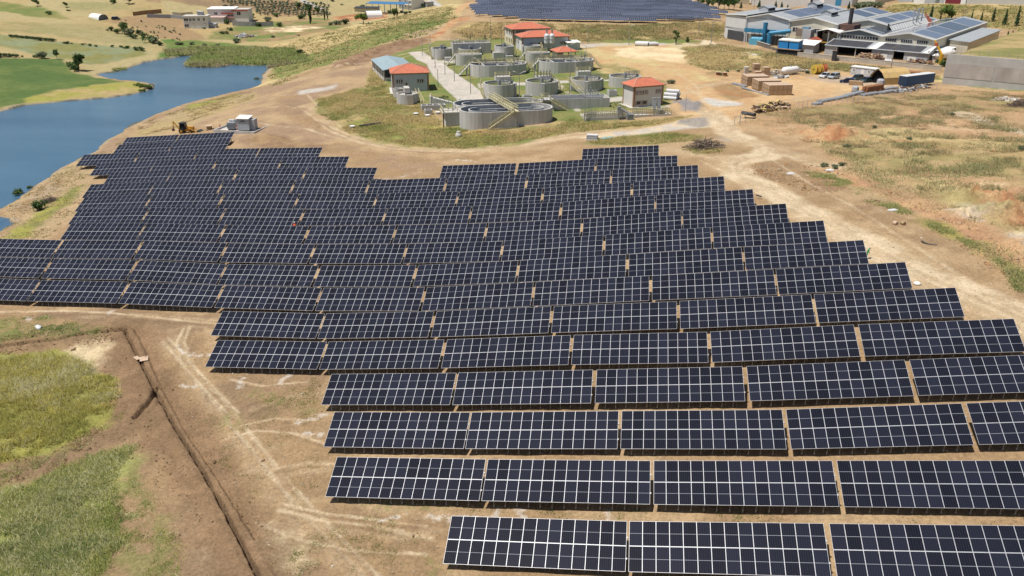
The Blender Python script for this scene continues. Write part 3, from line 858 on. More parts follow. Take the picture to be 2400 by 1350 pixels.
for p in ([(300,737),(400,741),(505,752)], [(180,742),(340,744),(500,748)], [(400,780),(430,765),(480,765),(500,790)], [(420,800),(450,775),(490,780)], [(560,1110),(640,1100),(760,1085)], [(640,1125),(700,1110),(765,1100)],
          [(600,1060),(700,1030),(760,1010)], [(700,1170),(850,1180),(1040,1215)], [(660,1190),(780,1240),(940,1260),(1050,1240)], [(590,960),(680,930),(755,920)]):
    zone(p, track, .5, .4, 2, .5, line=.55)
for p in ([(415,812),(432,828),(460,833),(492,833)], [(560,910),(566,890),(585,876)], [(650,905),(660,888),(690,876)], [(430,903),(455,905),(480,905)], [(700,990),(740,978),(772,968)], [(715,1015),(755,1018)],
          [(890,1222),(915,1212),(930,1208)], [(1222,1190),(1226,1215)], [(1163,1190),(1166,1215)], [(1430,1195),(1425,1220)], [(60,744),(70,752)], [(250,735),(262,730)], [(870,420),(930,418),(980,405)], [(1060,374),(1110,378)], [(1000,1210),(1100,1212),(1170,1215)]):
    zone(p, lime, .25, .55, .5, .5, line=.4)
# weeds between and below the rows
for p in ([(790,1185),(900,1190),(1000,1200),(1040,1190),(1040,1182),(900,1180),(790,1176)], [(745,980),(760,950),(700,940),(680,955)], [(560,930),(640,950),(680,935),(600,910)], [(500,985),(545,960),(560,1000),(520,1030)], [(1010,1310),(1045,1290),(1040,1350),(1000,1360)]):
    zone(p, (olive, soil, .8), .6, .8, 1.5, .6)

zone([(270,762),(345,775),(420,890),(520,1050),(640,1250),(700,1360),(560,1380),(440,1180),(330,1010),(262,890)], ((.215,.135,.075), (.275,.175,.10), 2.5), 1.2, 1.6, 4, .75)
TRENCHES = [[(291,772),(328,843),(367,922),(411,1000),(472,1097),(525,1193),(566,1272),(604,1346),(640,1420)],
            [(-80,826),(0,811),(60,803),(130,795),(200,780),(262,773),(291,772)], [(366,908),(358,930),(345,948),(330,962),(318,978)]]
TRENCHES = [PXY(t) for t in TRENCHES]
RUT = PXY([(300,764),(318,772),(343,821),(378,902),(437,1010),(500,1103),(556,1190),(600,1262)])

def build_ground():
    az0, az1, naz = R(-54), R(33), 1080
    az = np.linspace(az0, az1, naz)
    rr = [30.0]
    while rr[-1] < 1150:
        rr.append(rr[-1] * (1.0027 if rr[-1] < 145 else 1.0046))
    rr = np.array(rr)
    A, D = np.meshgrid(az, rr)
    X, Y = (np.sin(A) * D).ravel(), (np.cos(A) * D).ravel()
    Z = ground(X, Y)
    # --- colour
    n6 = fbm(X, Y, 9, 4, 1)
    col = np.empty((len(X), 3))
    base_a, base_b = np.array(soil_lt), np.array(soil)
    t = smooth(-.5, .5, n6)[:, None]
    col[:] = base_a * t + base_b * (1 - t)
    veg = np.zeros(len(X))
    for poly, c, soft, amp, scale, k, line in ZONES:
        pad = soft + amp * 1.6 + (line or 0)
        lo, hi = poly.min(0) - pad, poly.max(0) + pad
        idx = np.nonzero((X > lo[0]) & (X < hi[0]) & (Y > lo[1]) & (Y < hi[1]))[0]
        if len(idx) == 0:
            continue
        x, y = X[idx], Y[idx]
        s = line / 2 - dist_line(x, y, poly) if line else sdf_poly(x, y, poly)
        s = s + amp * fbm(x, y, scale, 4, int(abs(poly[0, 0]) * 7) % 97)
        w = smooth(-soft, soft, s) * k
        if isinstance(c[0], tuple):
            t = smooth(-.45, .45, fbm(x, y, c[2], 5, int(abs(poly[0, 1]) * 3) % 89, .6))[:, None]
            cc = np.array(c[0]) * t + np.array(c[1]) * (1 - t)
        else:
            cc = np.array(c)[None]
        w = w[:, None]
        col[idx] = col[idx] * (1 - w) + cc * w
    # shoreline: damp silt and a pale rim
    near = np.nonzero((X < 40) & (Y > 60) & (Z < 1.4))[0]
    s = -np.maximum(sdf_poly(X[near], Y[near], LAKE), sdf_poly(X[near], Y[near], COVE)) + 1.1 * fbm(X[near], Y[near], 7, 4, 5)
    w = (smooth(2.2, .6, s) * .8)[:, None]
    col[near] = col[near] * (1 - w) + np.array((.33,.27,.19)) * w
    w = smooth(.5, -.3, s)[:, None]
    col[near] = col[near] * (1 - w) + np.array((.10,.10,.08)) * w
    # --- relief: clods, trench, ruts
    rough = smooth(-.2, .6, fbm(X, Y, 14, 3, 31))
    close = smooth(260, 90, D.ravel())
    Z = Z + close * (0.05 + 0.07 * rough) * fbm(X, Y, 1.3, 4, 41, .6)
    lowmask = Z > -0.1
    inarr = (Y > 50) & (Y < 205) & (X > -150) & (X < 45)
    Z = Z + np.where(lowmask, np.where(inarr, .06, .2) * fbm(X, Y, 6, 3, 43), 0)
    idx = np.nonzero((X < 0) & (Y < 110))[0]
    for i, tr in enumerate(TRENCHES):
        d = dist_line(X[idx], Y[idx], tr) + 0.08 * fbm(X[idx], Y[idx], 1.2, 3, 50 + i)
        wdt = (.15, .42, .32)[i]
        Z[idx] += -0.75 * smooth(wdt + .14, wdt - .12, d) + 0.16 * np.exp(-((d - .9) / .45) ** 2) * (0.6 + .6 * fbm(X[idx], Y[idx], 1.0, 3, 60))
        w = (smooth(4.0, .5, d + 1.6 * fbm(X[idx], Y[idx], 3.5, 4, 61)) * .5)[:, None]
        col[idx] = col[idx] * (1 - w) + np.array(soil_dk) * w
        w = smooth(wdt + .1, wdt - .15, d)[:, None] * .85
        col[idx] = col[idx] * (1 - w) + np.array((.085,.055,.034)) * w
    d = dist_line(X[idx], Y[idx], RUT)
    Z[idx] += -0.30 * smooth(.32, .08, d + .08 * fbm(X[idx], Y[idx], .9, 3, 66))
    # loose rubble bank and brush heaps
    for px, h, sc, wd in (([(800,158),(860,130),(930,104),(990,95)], 1.6, 2.2, 5.0), ([(560,335),(620,322),(660,330)], 1.2, 1.6, 3.0), ([(650,250),(700,270),(740,300)], .6, 2.0, 6.0), ([(1900,318),(1960,325)], 1.6, 2.5, 5.0),
                          ([(1600,248),(1628,252)], 2.0, 4.0, 4.5), ([(1610,288),(1660,284)], 1.2, 2.5, 4.0), ([(2255,466),(2330,462)], 2.2, 1.6, 4.0), ([(2250,502),(2310,498)], 1.6, 1.2, 3.5), ([(2370,505),(2420,500)], 2.4, 1.6, 5.0), ([(1950,325),(2010,320)], 1.8, 1.6, 4.0), ([(2390,570),(2440,575)], 1.2, 1.2, 3.0)):
        ln = PXY(px)
        ii = np.nonzero((np.abs(X - ln[:, 0].mean()) < 60) & (np.abs(Y - ln[:, 1].mean()) < 60))[0]
        d = dist_line(X[ii], Y[ii], ln)
        Z[ii] += h * smooth(wd, 0, d) * (0.65 + .5 * fbm(X[ii], Y[ii], sc, 4, 71))
    # hummocky waste ground on the right
    wg = PXY([(1850,262),(2060,222),(2400,220),(2600,260),(2600,640),(2330,560),(2150,470),(1990,385),(1900,335)])
    ii = np.nonzero((X > wg[:, 0].min()) & (Y > wg[:, 1].min() - 5) & (Y < wg[:, 1].max() + 5))[0]
    Z[ii] += smooth(0, 6, sdf_poly(X[ii], Y[ii], wg)) * .55 * fbm(X[ii], Y[ii], 7, 5, 83, .55)
    n1, n2 = len(rr), naz
    I = np.arange(n1 * n2).reshape(n1, n2)
    F = np.stack([I[:-1, :-1], I[:-1, 1:], I[1:, 1:], I[1:, :-1]], -1).reshape(-1, 4)[:, ::-1]
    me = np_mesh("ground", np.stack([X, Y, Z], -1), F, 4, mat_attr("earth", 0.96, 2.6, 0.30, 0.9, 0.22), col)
    o = link("ground", me)
    tag(o, "bare brown earth, tracks and dry fields under everything", None, None, "structure")

def build_water():
    mw = mat_water()
    for name, poly, lab in (("lake", LAKE, "blue lake curving along the left edge"), ("lake", COVE, "small grey cove of the lake behind the sandy spit")):
        g = 2.0
        lo, hi = poly.min(0) - 8, poly.max(0) + 8
        xs = np.arange(lo[0], hi[0], 3.0); ys = np.arange(lo[1], hi[1], 3.0)
        XX, YY = np.meshgrid(xs, ys)
        s = sdf_poly(XX.ravel(), YY.ravel(), poly).reshape(XX.shape)
        I = np.arange(XX.size).reshape(XX.shape)
        keep = np.maximum(np.maximum(s[:-1, :-1], s[1:, 1:]), np.maximum(s[1:, :-1], s[:-1, 1:])) > -5
        F = np.stack([I[:-1, :-1], I[:-1, 1:], I[1:, 1:], I[1:, :-1]], -1)[keep]
        used, inv = np.unique(F, return_inverse=True)
        V = np.stack([XX.ravel(), YY.ravel(), np.full(XX.size, WATER - (0.02 if poly is COVE else 0))], -1)[used]
        o = link(name, np_mesh(name, V, inv.reshape(-1, 4), 4, mw))
        tag(o, lab, None, None, "structure")
build_ground()
build_water()
# ------------------------------------------------------------------ the solar tables
def build_tables():
    glass = mat_cells("solar_cells")
    alu = mat("module_frame", (.56,.57,.60), .42, .25, .05, 3)
    steel = mat("galvanised_steel", (.30,.31,.32), .5, .45, .18, 2)
    ORD = ["", "first", "second", "third", "fourth", "fifth", "sixth", "seventh", "eighth", "ninth", "tenth", "eleventh", "twelfth", "thirteenth", "fourteenth", "fifteenth", "sixteenth", "seventeenth", "eighteenth"]
    # one module: frame rails round a glass face, both in one mesh
    w, l, r, t = MOD_W + .008, MOD_L, .018, .035
    b = MB()
    x, y = w / 2, l / 2
    b.add([(-x+r,-y+r,0),(x-r,-y+r,0),(x-r,y-r,0),(-x+r,y-r,0)], [(0,1,2,3)], 0)
    O = [(-x,-y),(x,-y),(x,y),(-x,y)]
    I = [(-x+r,-y+r),(x-r,-y+r),(x-r,y-r),(-x+r,y-r)]
    vs = [(p[0],p[1],.003) for p in O] + [(p[0],p[1],.003) for p in I] + [(p[0],p[1],-t) for p in O]
    fs = [(i,(i+1)%4,4+(i+1)%4,4+i) for i in range(4)] + [(8+i,8+(i+1)%4,(i+1)%4,i) for i in range(4)] + [(11,10,9,8)]
    b.add(vs, fs, 1)
    mod = b.mesh("solar_module", [glass, alu])
    uv = mod.uv_layers.new(name="UVMap")
    for li, c in zip(mod.polygons[0].loop_indices, [(0,0),(1,0),(1,1),(0,1)]):
        uv.data[li].uv = c
    zoff = TAB_L / 2
    # frame under the modules: four purlins, sloping rafters (in the table's own tilted axes)
    def frame_mesh():
        b = MB()
        for yy in (-1.75, -.55, .55, 1.75):
            b.box(-TAB_W/2+.05, TAB_W/2-.05, yy-.035, yy+.035, -.115, -.04)
        b.box(-TAB_W/2+.02, TAB_W/2-.02, -.03, .03, -.09, -.012)
        for i in range(8):
            xx = -TAB_W/2 + 1.0 + i * (TAB_W - 2.0) / 7
            b.box(xx-.04, xx+.04, -2.05, 2.05, -.22, -.118)
        for i in (0, 1):                                 # module cable boxes at the end of the table
            b.box(TAB_W/2-.02, TAB_W/2+.10, -1.2+i*1.9, -1.05+i*1.9, -.16, -.02)
        return b.mesh("support_frame", steel)
    fm = frame_mesh()
    post = MB().box(-.028,.028,-.035,.035,-1.25,0).box(-.07,.07,-.07,.07,-1.23,-.80).mesh("front_post", steel)
    rear = MB().box(-.045,.045,-.05,.05,-3.2,0).mesh("rear_post", steel)
    count = 0
    order = sorted(ROWS, key=lambda k: (k % 100, k >= 100))
    for k in order:
        yc, q = ROWS[k]
        row = ORD[k % 100 + 1]
        side = ""
        if k in (113, 114): side = " right block"
        if k in (13, 14): side = " left block"
        nt = len(q) - 1
        for i in range(nt):
            (xa, za), (xb, zb) = q[i], q[i + 1]
            s = math.atan2(zb - za, xb - xa)
            cx, cz = (xa + xb) / 2, (za + zb) / 2 - TAB_L / 2 * math.sin(TILT) * math.cos(s)
            if nt == 1:
                lab = "lone solar table standing behind the right block, nearest the grass strip"
            elif k == 0:
                lab = f"solar table, {ORD[i+1]} from the left in the front row nearest the camera"
            elif k == 17:
                lab = f"solar table, {ORD[i+1]} from the left in the rearmost row by the transformers"
            else:
                lab = f"solar table, {ORD[i+1]} from the left in the {row}{side} row from the front"
            t = thing("solar_table", lab, "solar table", (cx, yc, cz), 0, "tilted solar tables of the near array")
            M = Matrix.Rotation(-s, 4, 'Y') @ Matrix.Rotation(TILT + random.gauss(0, R(.35)), 4, 'X')
            t.rotation_euler = M.to_euler()
            link("support_frame", fm, t)
            for r_ in (-1, 1):
                for c_ in range(N_COL):
                    link("solar_module", mod, t, ((c_ - (N_COL - 1) / 2) * PITCH_X, r_ * (MOD_L / 2 + .018), 0))
            # posts stand upright: undo the table's own turn
            up = M.to_3x3().inverted().to_euler()
            for c_ in range(13):
                xx = (c_ - 6) * PITCH_X
                o = link("post", post, t, (xx, -TAB_L/2 + .42, -.12))
                o.rotation_euler = up
            for c_ in range(8):
                xx = -TAB_W/2 + 1.0 + c_ * (TAB_W - 2.0) / 7
                o = link("rear_post", rear, t, (xx, 1.55, -.2))
                o.rotation_euler = up
            count += 1
    print("tables", count)
build_tables()
# ------------------------------------------------------------------ water treatment works
G = R(23)
M_CON = mat("cast_concrete", (.50,.485,.46), .9, 0, .17, 1.0, .25, 6, stretch=(1,1,.07), dirt=.65, dirt_col=(.31,.295,.27))
M_CONL = mat("pale_concrete", (.50,.47,.42), .9, 0, .12, .6, .15, 8)
M_YEL = mat("yellow_paint", (.54,.49,.28), .6, 0, .15, 1)
M_YELD = mat("yellow_grating", (.50,.45,.29), .7, 0, .25, 2)
M_GREY = mat("grey_steel", (.33,.34,.35), .5, .3, .2, 1.5)
M_DARK = mat("dark_steel", (.045,.047,.05), .6, .2, .2, 2)
M_POLE = mat("lamp_pole_zinc", (.34,.35,.34), .5, .4, .1, 1)
M_WHITE = mat("white_paint", (.74,.73,.70), .7, 0, .06, .5)
M_WALL = mat("white_render", (.63,.60,.56), .9, 0, .07, .35, .1, 10, dirt=.25, dirt_col=(.45,.41,.36))
M_WALLB = mat("grey_render", (.50,.52,.55), .9, 0, .06, .35)
M_CREAM = mat("cream_render", (.62,.56,.40), .9, 0, .08, .4)
M_BROWN = mat("brown_trim", (.30,.185,.12), .8, 0, .12, 1)
M_GLASS = mat("window_glass", (.02,.024,.035), .08, 0, .2, 1)
M_BLUE = mat("blue_gutter", (.10,.24,.40), .5, 0, .2, 1)
M_GREENW = mat("green_water", (.14,.16,.035), .15, 0, .25, .6)
M_BROWNW = mat("beige_water", (.24,.215,.12), .2, 0, .2, .5)
M_BLUEW = mat("dark_basin_water", (.018,.035,.06), .06, 0, .2, .5)

def mat_tiles():
    m = mat("roof_tiles", (.50,.15,.085), .85, 0, .16, .9, 0, dirt=.35, dirt_col=(.36,.13,.085))
    nt = m.node_tree
    b = nt.nodes["Principled BSDF"]
    wv = nt.nodes.new("ShaderNodeTexWave")
    wv.inputs["Scale"].default_value = 1.3
    wv.bands_direction = 'Z'
    tc = nt.nodes.new("ShaderNodeTexCoord")
    nt.links.new(tc.outputs["Object"], wv.inputs["Vector"])
    bp = nt.nodes.new("ShaderNodeBump")
    bp.inputs["Strength"].default_value = .5
    bp.inputs["Distance"].default_value = .06
    nt.links.new(wv.outputs["Fac"], bp.inputs["Height"])
    nt.links.new(bp.outputs[0], b.inputs["Normal"])
    return m
M_TILE = mat_tiles()

def rails(b, pts, h=1.1, r=.035, step=1.6, mi=0):
    r = r * 1.5
    """posts with a hand rail and a knee rail along pts"""
    for a, c in zip(pts, pts[1:]):
        a, c = Vector(a), Vector(c)
        n = max(1, int(round((c - a).length / step)))
        for i in range(n + 1):
            p = a.lerp(c, i / n)
            b.tube(p, p + Vector((0, 0, h)), r, 4, mi=mi)
        for k in (h, h * .52):
            b.tube(a + Vector((0, 0, k)), c + Vector((0, 0, k)), r, 4, mi=mi)
    return b

def stair(parent, a, c, wd=1.1, rail=True):
    """straight flight from a (foot) to c (head)"""
    a, c = Vector(a), Vector(c)
    d = c - a
    side = Vector((-d.y, d.x, 0)).normalized() * wd / 2
    b = MB()
    for s in (-1, 1):
        p, q = a + side * s, c + side * s
        b.slab(p + Vector((0,0,.12)) - side.normalized()*.05, q + Vector((0,0,.12)) - side.normalized()*.05, q + Vector((0,0,.12)) + side.normalized()*.05, p + Vector((0,0,.12)) + side.normalized()*.05, .32)
    n = max(3, int(abs(d.z) / .22))
    for i in range(n):
        p = a.lerp(c, (i + .5) / n)
        b.cbox(p.x, p.y, p.z, wd * .95, .27, .05, 1, rz=math.atan2(side.y, side.x))
    o = b.build("stair", [M_YEL, M_YELD], parent)
    if rail:
        r_ = MB()
        for s in (-1, 1):
            rails(r_, [a + side * s, c + side * s], 1.05, .04, 1.2)
        r_.build("handrail", M_YEL, o)
    return o

def spiral(parent, rad, a0, a1, h, wd=1.0, n=22):
    """flight wound round a tank wall"""
    b, r_ = MB(), MB()
    pts = []
    for i in range(n):
        t = a0 + (a1 - a0) * i / (n - 1)
        z = h * (i + 1) / n
        b.cbox((rad + wd/2) * math.cos(t), (rad + wd/2) * math.sin(t), z, wd, abs(a1 - a0) * rad / n + .08, .06, 1, rz=t)
        pts.append(((rad + wd) * math.cos(t), (rad + wd) * math.sin(t), z))
    for p, q in zip(pts, pts[1:]):
        b.tube(p, q, .10, 5)
    o = b.build("stair", [M_YEL, M_YELD], parent)
    rails(r_, pts, 1.05, .04, 1.0)
    r_.build("handrail", M_YEL, o)

def circle(r, n=40, c=(0, 0)):
    return [(c[0] + r * math.cos(2 * math.pi * i / n), c[1] + r * math.sin(2 * math.pi * i / n)) for i in range(n)]

def stadium(L, W, n=16):
    r, s = W / 2, (L - W) / 2
    p = [(s + r * math.cos(-math.pi/2 + math.pi * i / n), r * math.sin(-math.pi/2 + math.pi * i / n)) for i in range(n + 1)]
    return p + [(-s + r * math.cos(math.pi/2 + math.pi * i / n), r * math.sin(math.pi/2 + math.pi * i / n)) for i in range(n + 1)]

def round_tank(label, c, r, h, water=None, level=.9, bridge=None, stair_=None, fins=(), z=None, group=None):
    z = gz(*c) if z is None else z
    t = thing("round_tank", label, "tank", (c[0], c[1], z), G, group)
    b = MB()
    b.wallring(circle(r), circle(r - .35), -1.0, h)
    b.prism(circle(r - .3), -.9, h - level - .6)
    o = b.build("tank_wall", M_CON, t)
    if water is not None:
        MB().prism(circle(r - .36), h - level - .5, h - level).build("water", water, t)
    w_ = MB().wallring(circle(r - .9, 32), circle(r - 1.05, 32), h - level - .4, h - level + .25)
    w_.build("weir", M_CON, o)
    for a in fins:
        a = R(a)
        MB().cbox((r + .22) * math.cos(a), (r + .22) * math.sin(a), h/2 - .3, .5, 1.0, h + .5, rz=a).build("buttress", M_CON, t)
    if bridge is not None:
        a = R(bridge)
        b = MB()
        ca, sa = math.cos(a), math.sin(a)
        for s in (-.5, .5):
            p0, p1 = Vector((-sa * s, ca * s, h + .25)), Vector((r * ca - sa * s, r * sa + ca * s, h + .25))
            b.tube(p0, p1, .09, 5)
            rails(b, [p0, p1], .95, .035, 1.1)
        b.cbox(r/2 * ca, r/2 * sa, h + .2, r, 1.0, .06, rz=a)
        for k in (.35, .6, .85):
            b.tube((r * k * ca, r * k * sa, h + .2), (r * k * ca, r * k * sa, h - level - .3), .06, 5)
        b.build("scraper_bridge", M_GREY, t)
        MB().tube((0, 0, h - level - 1), (0, 0, h + .7), .55, 12).tube((0, 0, h + .7), (0, 0, h + 1.1), .3, 10).build("centre_column", M_GREY, t)
    if stair_:
        spiral(t, r, R(stair_[0]), R(stair_[1]), h)
    return t

GR = "round settling tanks in a row"
round_tank("round concrete tank with green water and a curved yellow stair on its left side", (-52.3,249.6), 4.9, 4.3, M_GREENW, .8, 20, (205, 150), (-15, -22))
round_tank("round concrete tank with green water and a dark scraper bridge, second in the row", (-40.0,255.6), 5.1, 4.0, M_GREENW, .8, 35, (-25, 40), (-100,))
t3 = round_tank("round concrete tank of murky water behind the long rectangular basin", (-27.0,263.2), 5.1, 3.5, M_BROWNW, .9, 10, None, (-105, -8))
stair(t3, (-3.0,-6.4,0), (-5.9,-.4,3.5), 1.3)
round_tank("round concrete tank half hidden by the small orange roofed building", (-15.3,271.8), 5.2, 3.1, M_BROWNW, .8, 15, None, (-100,))

def oval_tank(label, c, L, W, h, lab_inner=True):
    z = gz(*c)
    t = thing("oval_tank", label, "tank", (c[0], c[1], z - .3), G)
    o, i = stadium(L, W), stadium(L - .8, W - .8)
    b = MB().wallring(o, i, -1.2, h)
    b.prism(stadium(L - .6, W - .6), -1.0, h - 2.4)
    b.build("tank_wall", M_CON, t)
    MB().prism(stadium(L - .82, W - .82), h - 2.3, h - 1.35).build("water", M_BLUEW, t)
    s = (L - W) / 2
    b = MB()
    b.box(-s + .4, s - .4, -.15, .15, h - 2.6, h - .1)
    for sg, span in ((-1, (R(90), R(270))), (1, (R(-90), R(90)))):
        ln = [(sg * s * 1.0 + 2.55 * math.cos(a), 2.55 * math.sin(a)) for a in np.linspace(*span, 14)]
        if sg < 0:
            ln = ln + [(-s + 4.5, -2.55)]
        else:
            ln = [(s - 5.0, -2.55)] + ln
        b.ribbon(ln, .28, h - 2.6, h - .1)
    b.build("guide_wall", M_CON, t)
    return t
H1 = 4.3
ta = oval_tank("long oval concrete basin at the front, with guide walls inside and a yellow stair", (-43.0,214.1), 25.2, 10.2, H1)
tb = oval_tank("long oval concrete basin behind the front one, under the same footbridge", (-47.25,223.6), 25.2, 10.2, 3.9)
br = thing("footbridge", "yellow railed footbridge with a stair crossing over the front oval basins", "footbridge", (-43.0,214.1,gz(-43,214.1) - .3), G)
MB().slab((.6,-6.6,H1+.25),(2.2,-6.6,H1+.25),(-.6,15.5,H1+.25),(-2.2,15.5,H1+.25), .3).build("deck", M_YELD, br)
b = MB()
rails(b, [(.7,-6.6,H1+.25),(-2.1,15.5,H1+.25)], 1.15, .055, 1.4)
rails(b, [(2.1,-5.2,H1+.25),(-.7,15.5,H1+.25)], 1.15, .055, 1.4)
b.build("handrail", M_YEL, br)
stair(br, (-6.0,-6.1,.2), (.8,-6.1,H1+.2), 1.2)
MB().tube((1.4,-5.9,-.2),(1.4,-5.9,H1),.14,8).build("column", M_CON, br)
b = MB()
rails(b, [(-1.5,5.05,H1),(11.0,5.05,H1)], 1.1, .06, 1.5)
b.box(-1.0,11.0,4.75,5.35,H1-.02,H1+.12)
b.build("side_walkway", M_YEL, br)
c = (-57.6,213.4)
tc = thing("inlet_chamber", "square concrete chamber with railed deck on the left end of the front oval basin", "chamber", (c[0],c[1],gz(*c)-.4), G)
MB().box(-2.2,2.3,-2.6,3.0,-1,3.7).build("chamber_wall", M_CON, tc)
MB().box(-3.1,2.4,-3.0,3.3,3.7,4.0).build("deck", M_CONL, tc)
b = MB(); rails(b, [(2.2,-2.8,4.0),(-2.9,-2.8,4.0),(-2.9,3.1,4.0)], 1.1, .05, 1.2); b.build("handrail", M_YEL, tc)
MB().tube((-2.9,-2.6,-.5),(-2.9,-2.6,3.7),.15,8).build("drain_pipe", M_DARK, tc)
b = MB()
for x, y in ((.2,.5),(1.0,1.8),(-.9,1.6)):
    b.tube((x,y,4.0),(x,y,5.3),.06,6).tube((x-.35,y,5.3),(x+.35,y,5.3),.06,6).tube((x,y,4.0),(x,y,4.35),.22,8)
b.build("valve_spindle", M_GREY, tc)

def twin_basin(label, c, h):
    t = thing("aeration_basin", label, "tank", (c[0], c[1], gz(*c)-.2), G)
    L, W = 20.5, 14.0
    MB().wallring(stadium(L, W), stadium(L-.8, W-.8), -1, h).prism(stadium(L-.6, W-.6), -.9, h-2.0).build("tank_wall", M_CON, t)
    MB().prism(stadium(L-.82, W-.82), h-1.9, h-1.0).build("water", M_BLUEW, t)
    b = MB()
    b.box(-6.0,-5.65,-5.6,5.6,h-2,h-.05); b.box(-5.6,9.6,-.2,.15,h-2,h-.1); b.wallring(circle(2.6,24,(1.5,-3.2)),circle(2.3,24,(1.5,-3.2)),h-2,h-.12)
    b.wallring(circle(2.2,24,(6.2,-1.8)),circle(1.9,24,(6.2,-1.8)),h-2,h-.14)
    b.build("inner_wall", M_CON, t)
    b = MB()
    b.box(-9.4,9.6,.5,1.9,h+.02,h+.14,1)
    rails(b, [(-9.4,.5,h+.1),(9.6,.5,h+.1)], 1.15, .055, 1.3); rails(b, [(-9.4,1.9,h+.1),(9.6,1.9,h+.1)], 1.15, .055, 1.3)
    rails(b, [(-7.2,-4.6,h),(-7.2,.5,h),], 1.1, .055, 1.3); rails(b, [(3.2,.5,h),(3.2,-6.6,h),(4.4,-6.6,h),(4.4,.5,h)], 1.1, .055, 1.3)
    b.build("walkway", [M_YEL, M_YELD], t)
    for x, y in ((-4.5,1.2),(-.5,1.2),(2.5,1.2),(5.6,-1.0),(7.5,1.0)):
        MB().tube((x,y,h-1.5),(x,y,h+2.4),.09,6).cbox(x,y,h+.8,.5,.5,.7).build("mixer", M_GREY, t)
    b = MB()
    b.slab((-14.2,-.9,0),(-10.1,-.9,h),(-10.1,.9,h),(-14.2,.9,0),.35)
    b.box(-11.4,-11.0,-.9,.9,-1,h-1.5)
    b.build("concrete_stair", M_CON, t)
    b = MB(); rails(b, [(-14.2,-.9,0),(-10.1,-.9,h)], 1.0, .045, 1.2); rails(b, [(-14.2,.9,0),(-10.1,.9,h)], 1.0, .045, 1.2); b.build("handrail", M_YEL, t)
    stair(t, (13.6,-2.0,0), (9.9,-.6,h), 1.4)
    MB().box(1.6,2.2,-7.35,-6.9,-1,h+.06).build("overflow_pipe", M_CONL, t)
    return t
twin_basin("wide concrete aeration basin with yellow railings, left one of the middle pair", (-61.5,291.4), 3.9)
twin_basin("wide concrete aeration basin with yellow railings, right one before the red kiosk roof", (-38.5,300.3), 4.0)

def rect_basin(label, u0, v0, u1, v1, d, h, rail=True, ang=None, sub=1, name="concrete_basin", rails_h=1.1, pipes=0, cover=False):
    (x, y, z), a, w = facing(u0, v0, u1, v1)
    a = G if ang is None else ang
    t = thing(name, label, "basin", (x, y, z - .25), a)
    o = [(-w/2,0),(w/2,0),(w/2,d),(-w/2,d)]
    k = .22
    i = [(-w/2+k,k),(w/2-k,k),(w/2-k,d-k),(-w/2+k,d-k)]
    b = MB().wallring(o, i, -.8, h)
    b.box(-w/2+.1, w/2-.1, .1, d-.1, -.7, h - (.1 if cover else .8))
    for s in range(1, sub):
        x_ = -w/2 + w * s / sub
        b.box(x_-.12, x_+.12, k, d-k, h-.9, h-.03)
    b.build("basin_wall", M_CON, t)
    if rail:
        b = MB(); e = .1
        rails(b, [(-w/2+e,e,h),(w/2-e,e,h),(w/2-e,d-e,h),(-w/2+e,d-e,h),(-w/2+e,e,h)], rails_h, .055, 1.2)
        b.build("handrail", M_YEL, t)
    for s in range(pipes):
        x_ = -w/2 + w * (s + .6) / pipes
        MB().tube((x_,.8,h-.3),(x_,.8,h+1.5),.16,8).tube((x_,.8,h+1.5),(x_,.8,h+2.1),.08,6).build("pump_pipe", M_DARK, t)
    return t
tr = rect_basin("long rectangular concrete basin with grey scraper gear, by the white building", 1296,261,1425,250, 6.4, 3.2, rail=False, ang=R(19))
w2 = facing(1296,261,1425,250)[2] / 2
b = MB()
for y in (1.2,2.6,4.0,5.2):
    b.box(-w2+1,w2-1.5,y-.1,y+.1,2.9,3.2)
for k in range(7):
    b.tube((w2-6.5+k*.7,.6,3.3),(w2-8.5+k*.9,5.6,4.6),.08,5).tube((w2-6.5+k*.8,.5,3.3),(w2-6.5+k*.8,5.8,3.5),.09,5)
b.tube((w2-5,3,3.2),(w2-5,3,5.4),.14,7).tube((w2-2.6,3.6,3.2),(w2-2.6,3.6,5.2),.12,7).cbox(w2-5,3,5.5,.5,.4,.5)
b.build("scraper_gear", M_GREY, tr)
MB().box(-w2-2.6,-w2-.2,.3,4.6,2.6,3.0).box(-w2-2.4,-w2,1.2,1.5,-.6,2.6).build("landing", M_CON, tr)
b = MB(); rails(b, [(-w2-.3,.3,3),(-w2-2.5,.3,3),(-w2-2.5,4.5,3),(-w2-.2,4.5,3)],1.1,.055,1.1); b.build("handrail", M_YEL, tr)
stair(tr, (-w2+4.6,-1.0,.1), (-w2-.6,-.9,3.0), 1.3)
rect_basin("low concrete valve box with yellow rail before the left aeration basin", 1163,192,1197,193, 3.2, 2.0, name="valve_box", cover=True)
rect_basin("concrete pump box with a row of black upright pipes", 1257,189,1293,188, 3.2, 1.6, name="pump_box", pipes=5, cover=True)
rect_basin("low concrete valve box with yellow rail before the right aeration basin", 1354,181,1386,180, 3.0, 2.1, name="valve_box", cover=True)
rect_basin("small open concrete box between the first two round tanks", 1227,233,1248,233, 2.0, 1.4, rail=False, name="sump_box")
rect_basin("small square concrete box below the half hidden round tank", 1427,226,1447,226, 2.2, 2.0, rail=False, name="sump_box")
rect_basin("plain concrete box before the back middle tank", 1157,138,1182,138, 3.0, 2.7, rail=False, name="valve_box", cover=True)
rect_basin("tiny concrete box with a white vent beside the back middle tank", 1187,138,1203,138, 2.0, 1.4, rail=False, name="valve_box", cover=True)
rect_basin("small concrete box at the foot of the leftmost round tank", 1044,143,1058,143, 2.2, 1.6, rail=False, name="valve_box", cover=True)
rect_basin("narrow concrete trough split into cells, left of the oval basins", 990,262,1043,255, 2.6, 1.7, rail=False, sub=4, name="cell_trough")
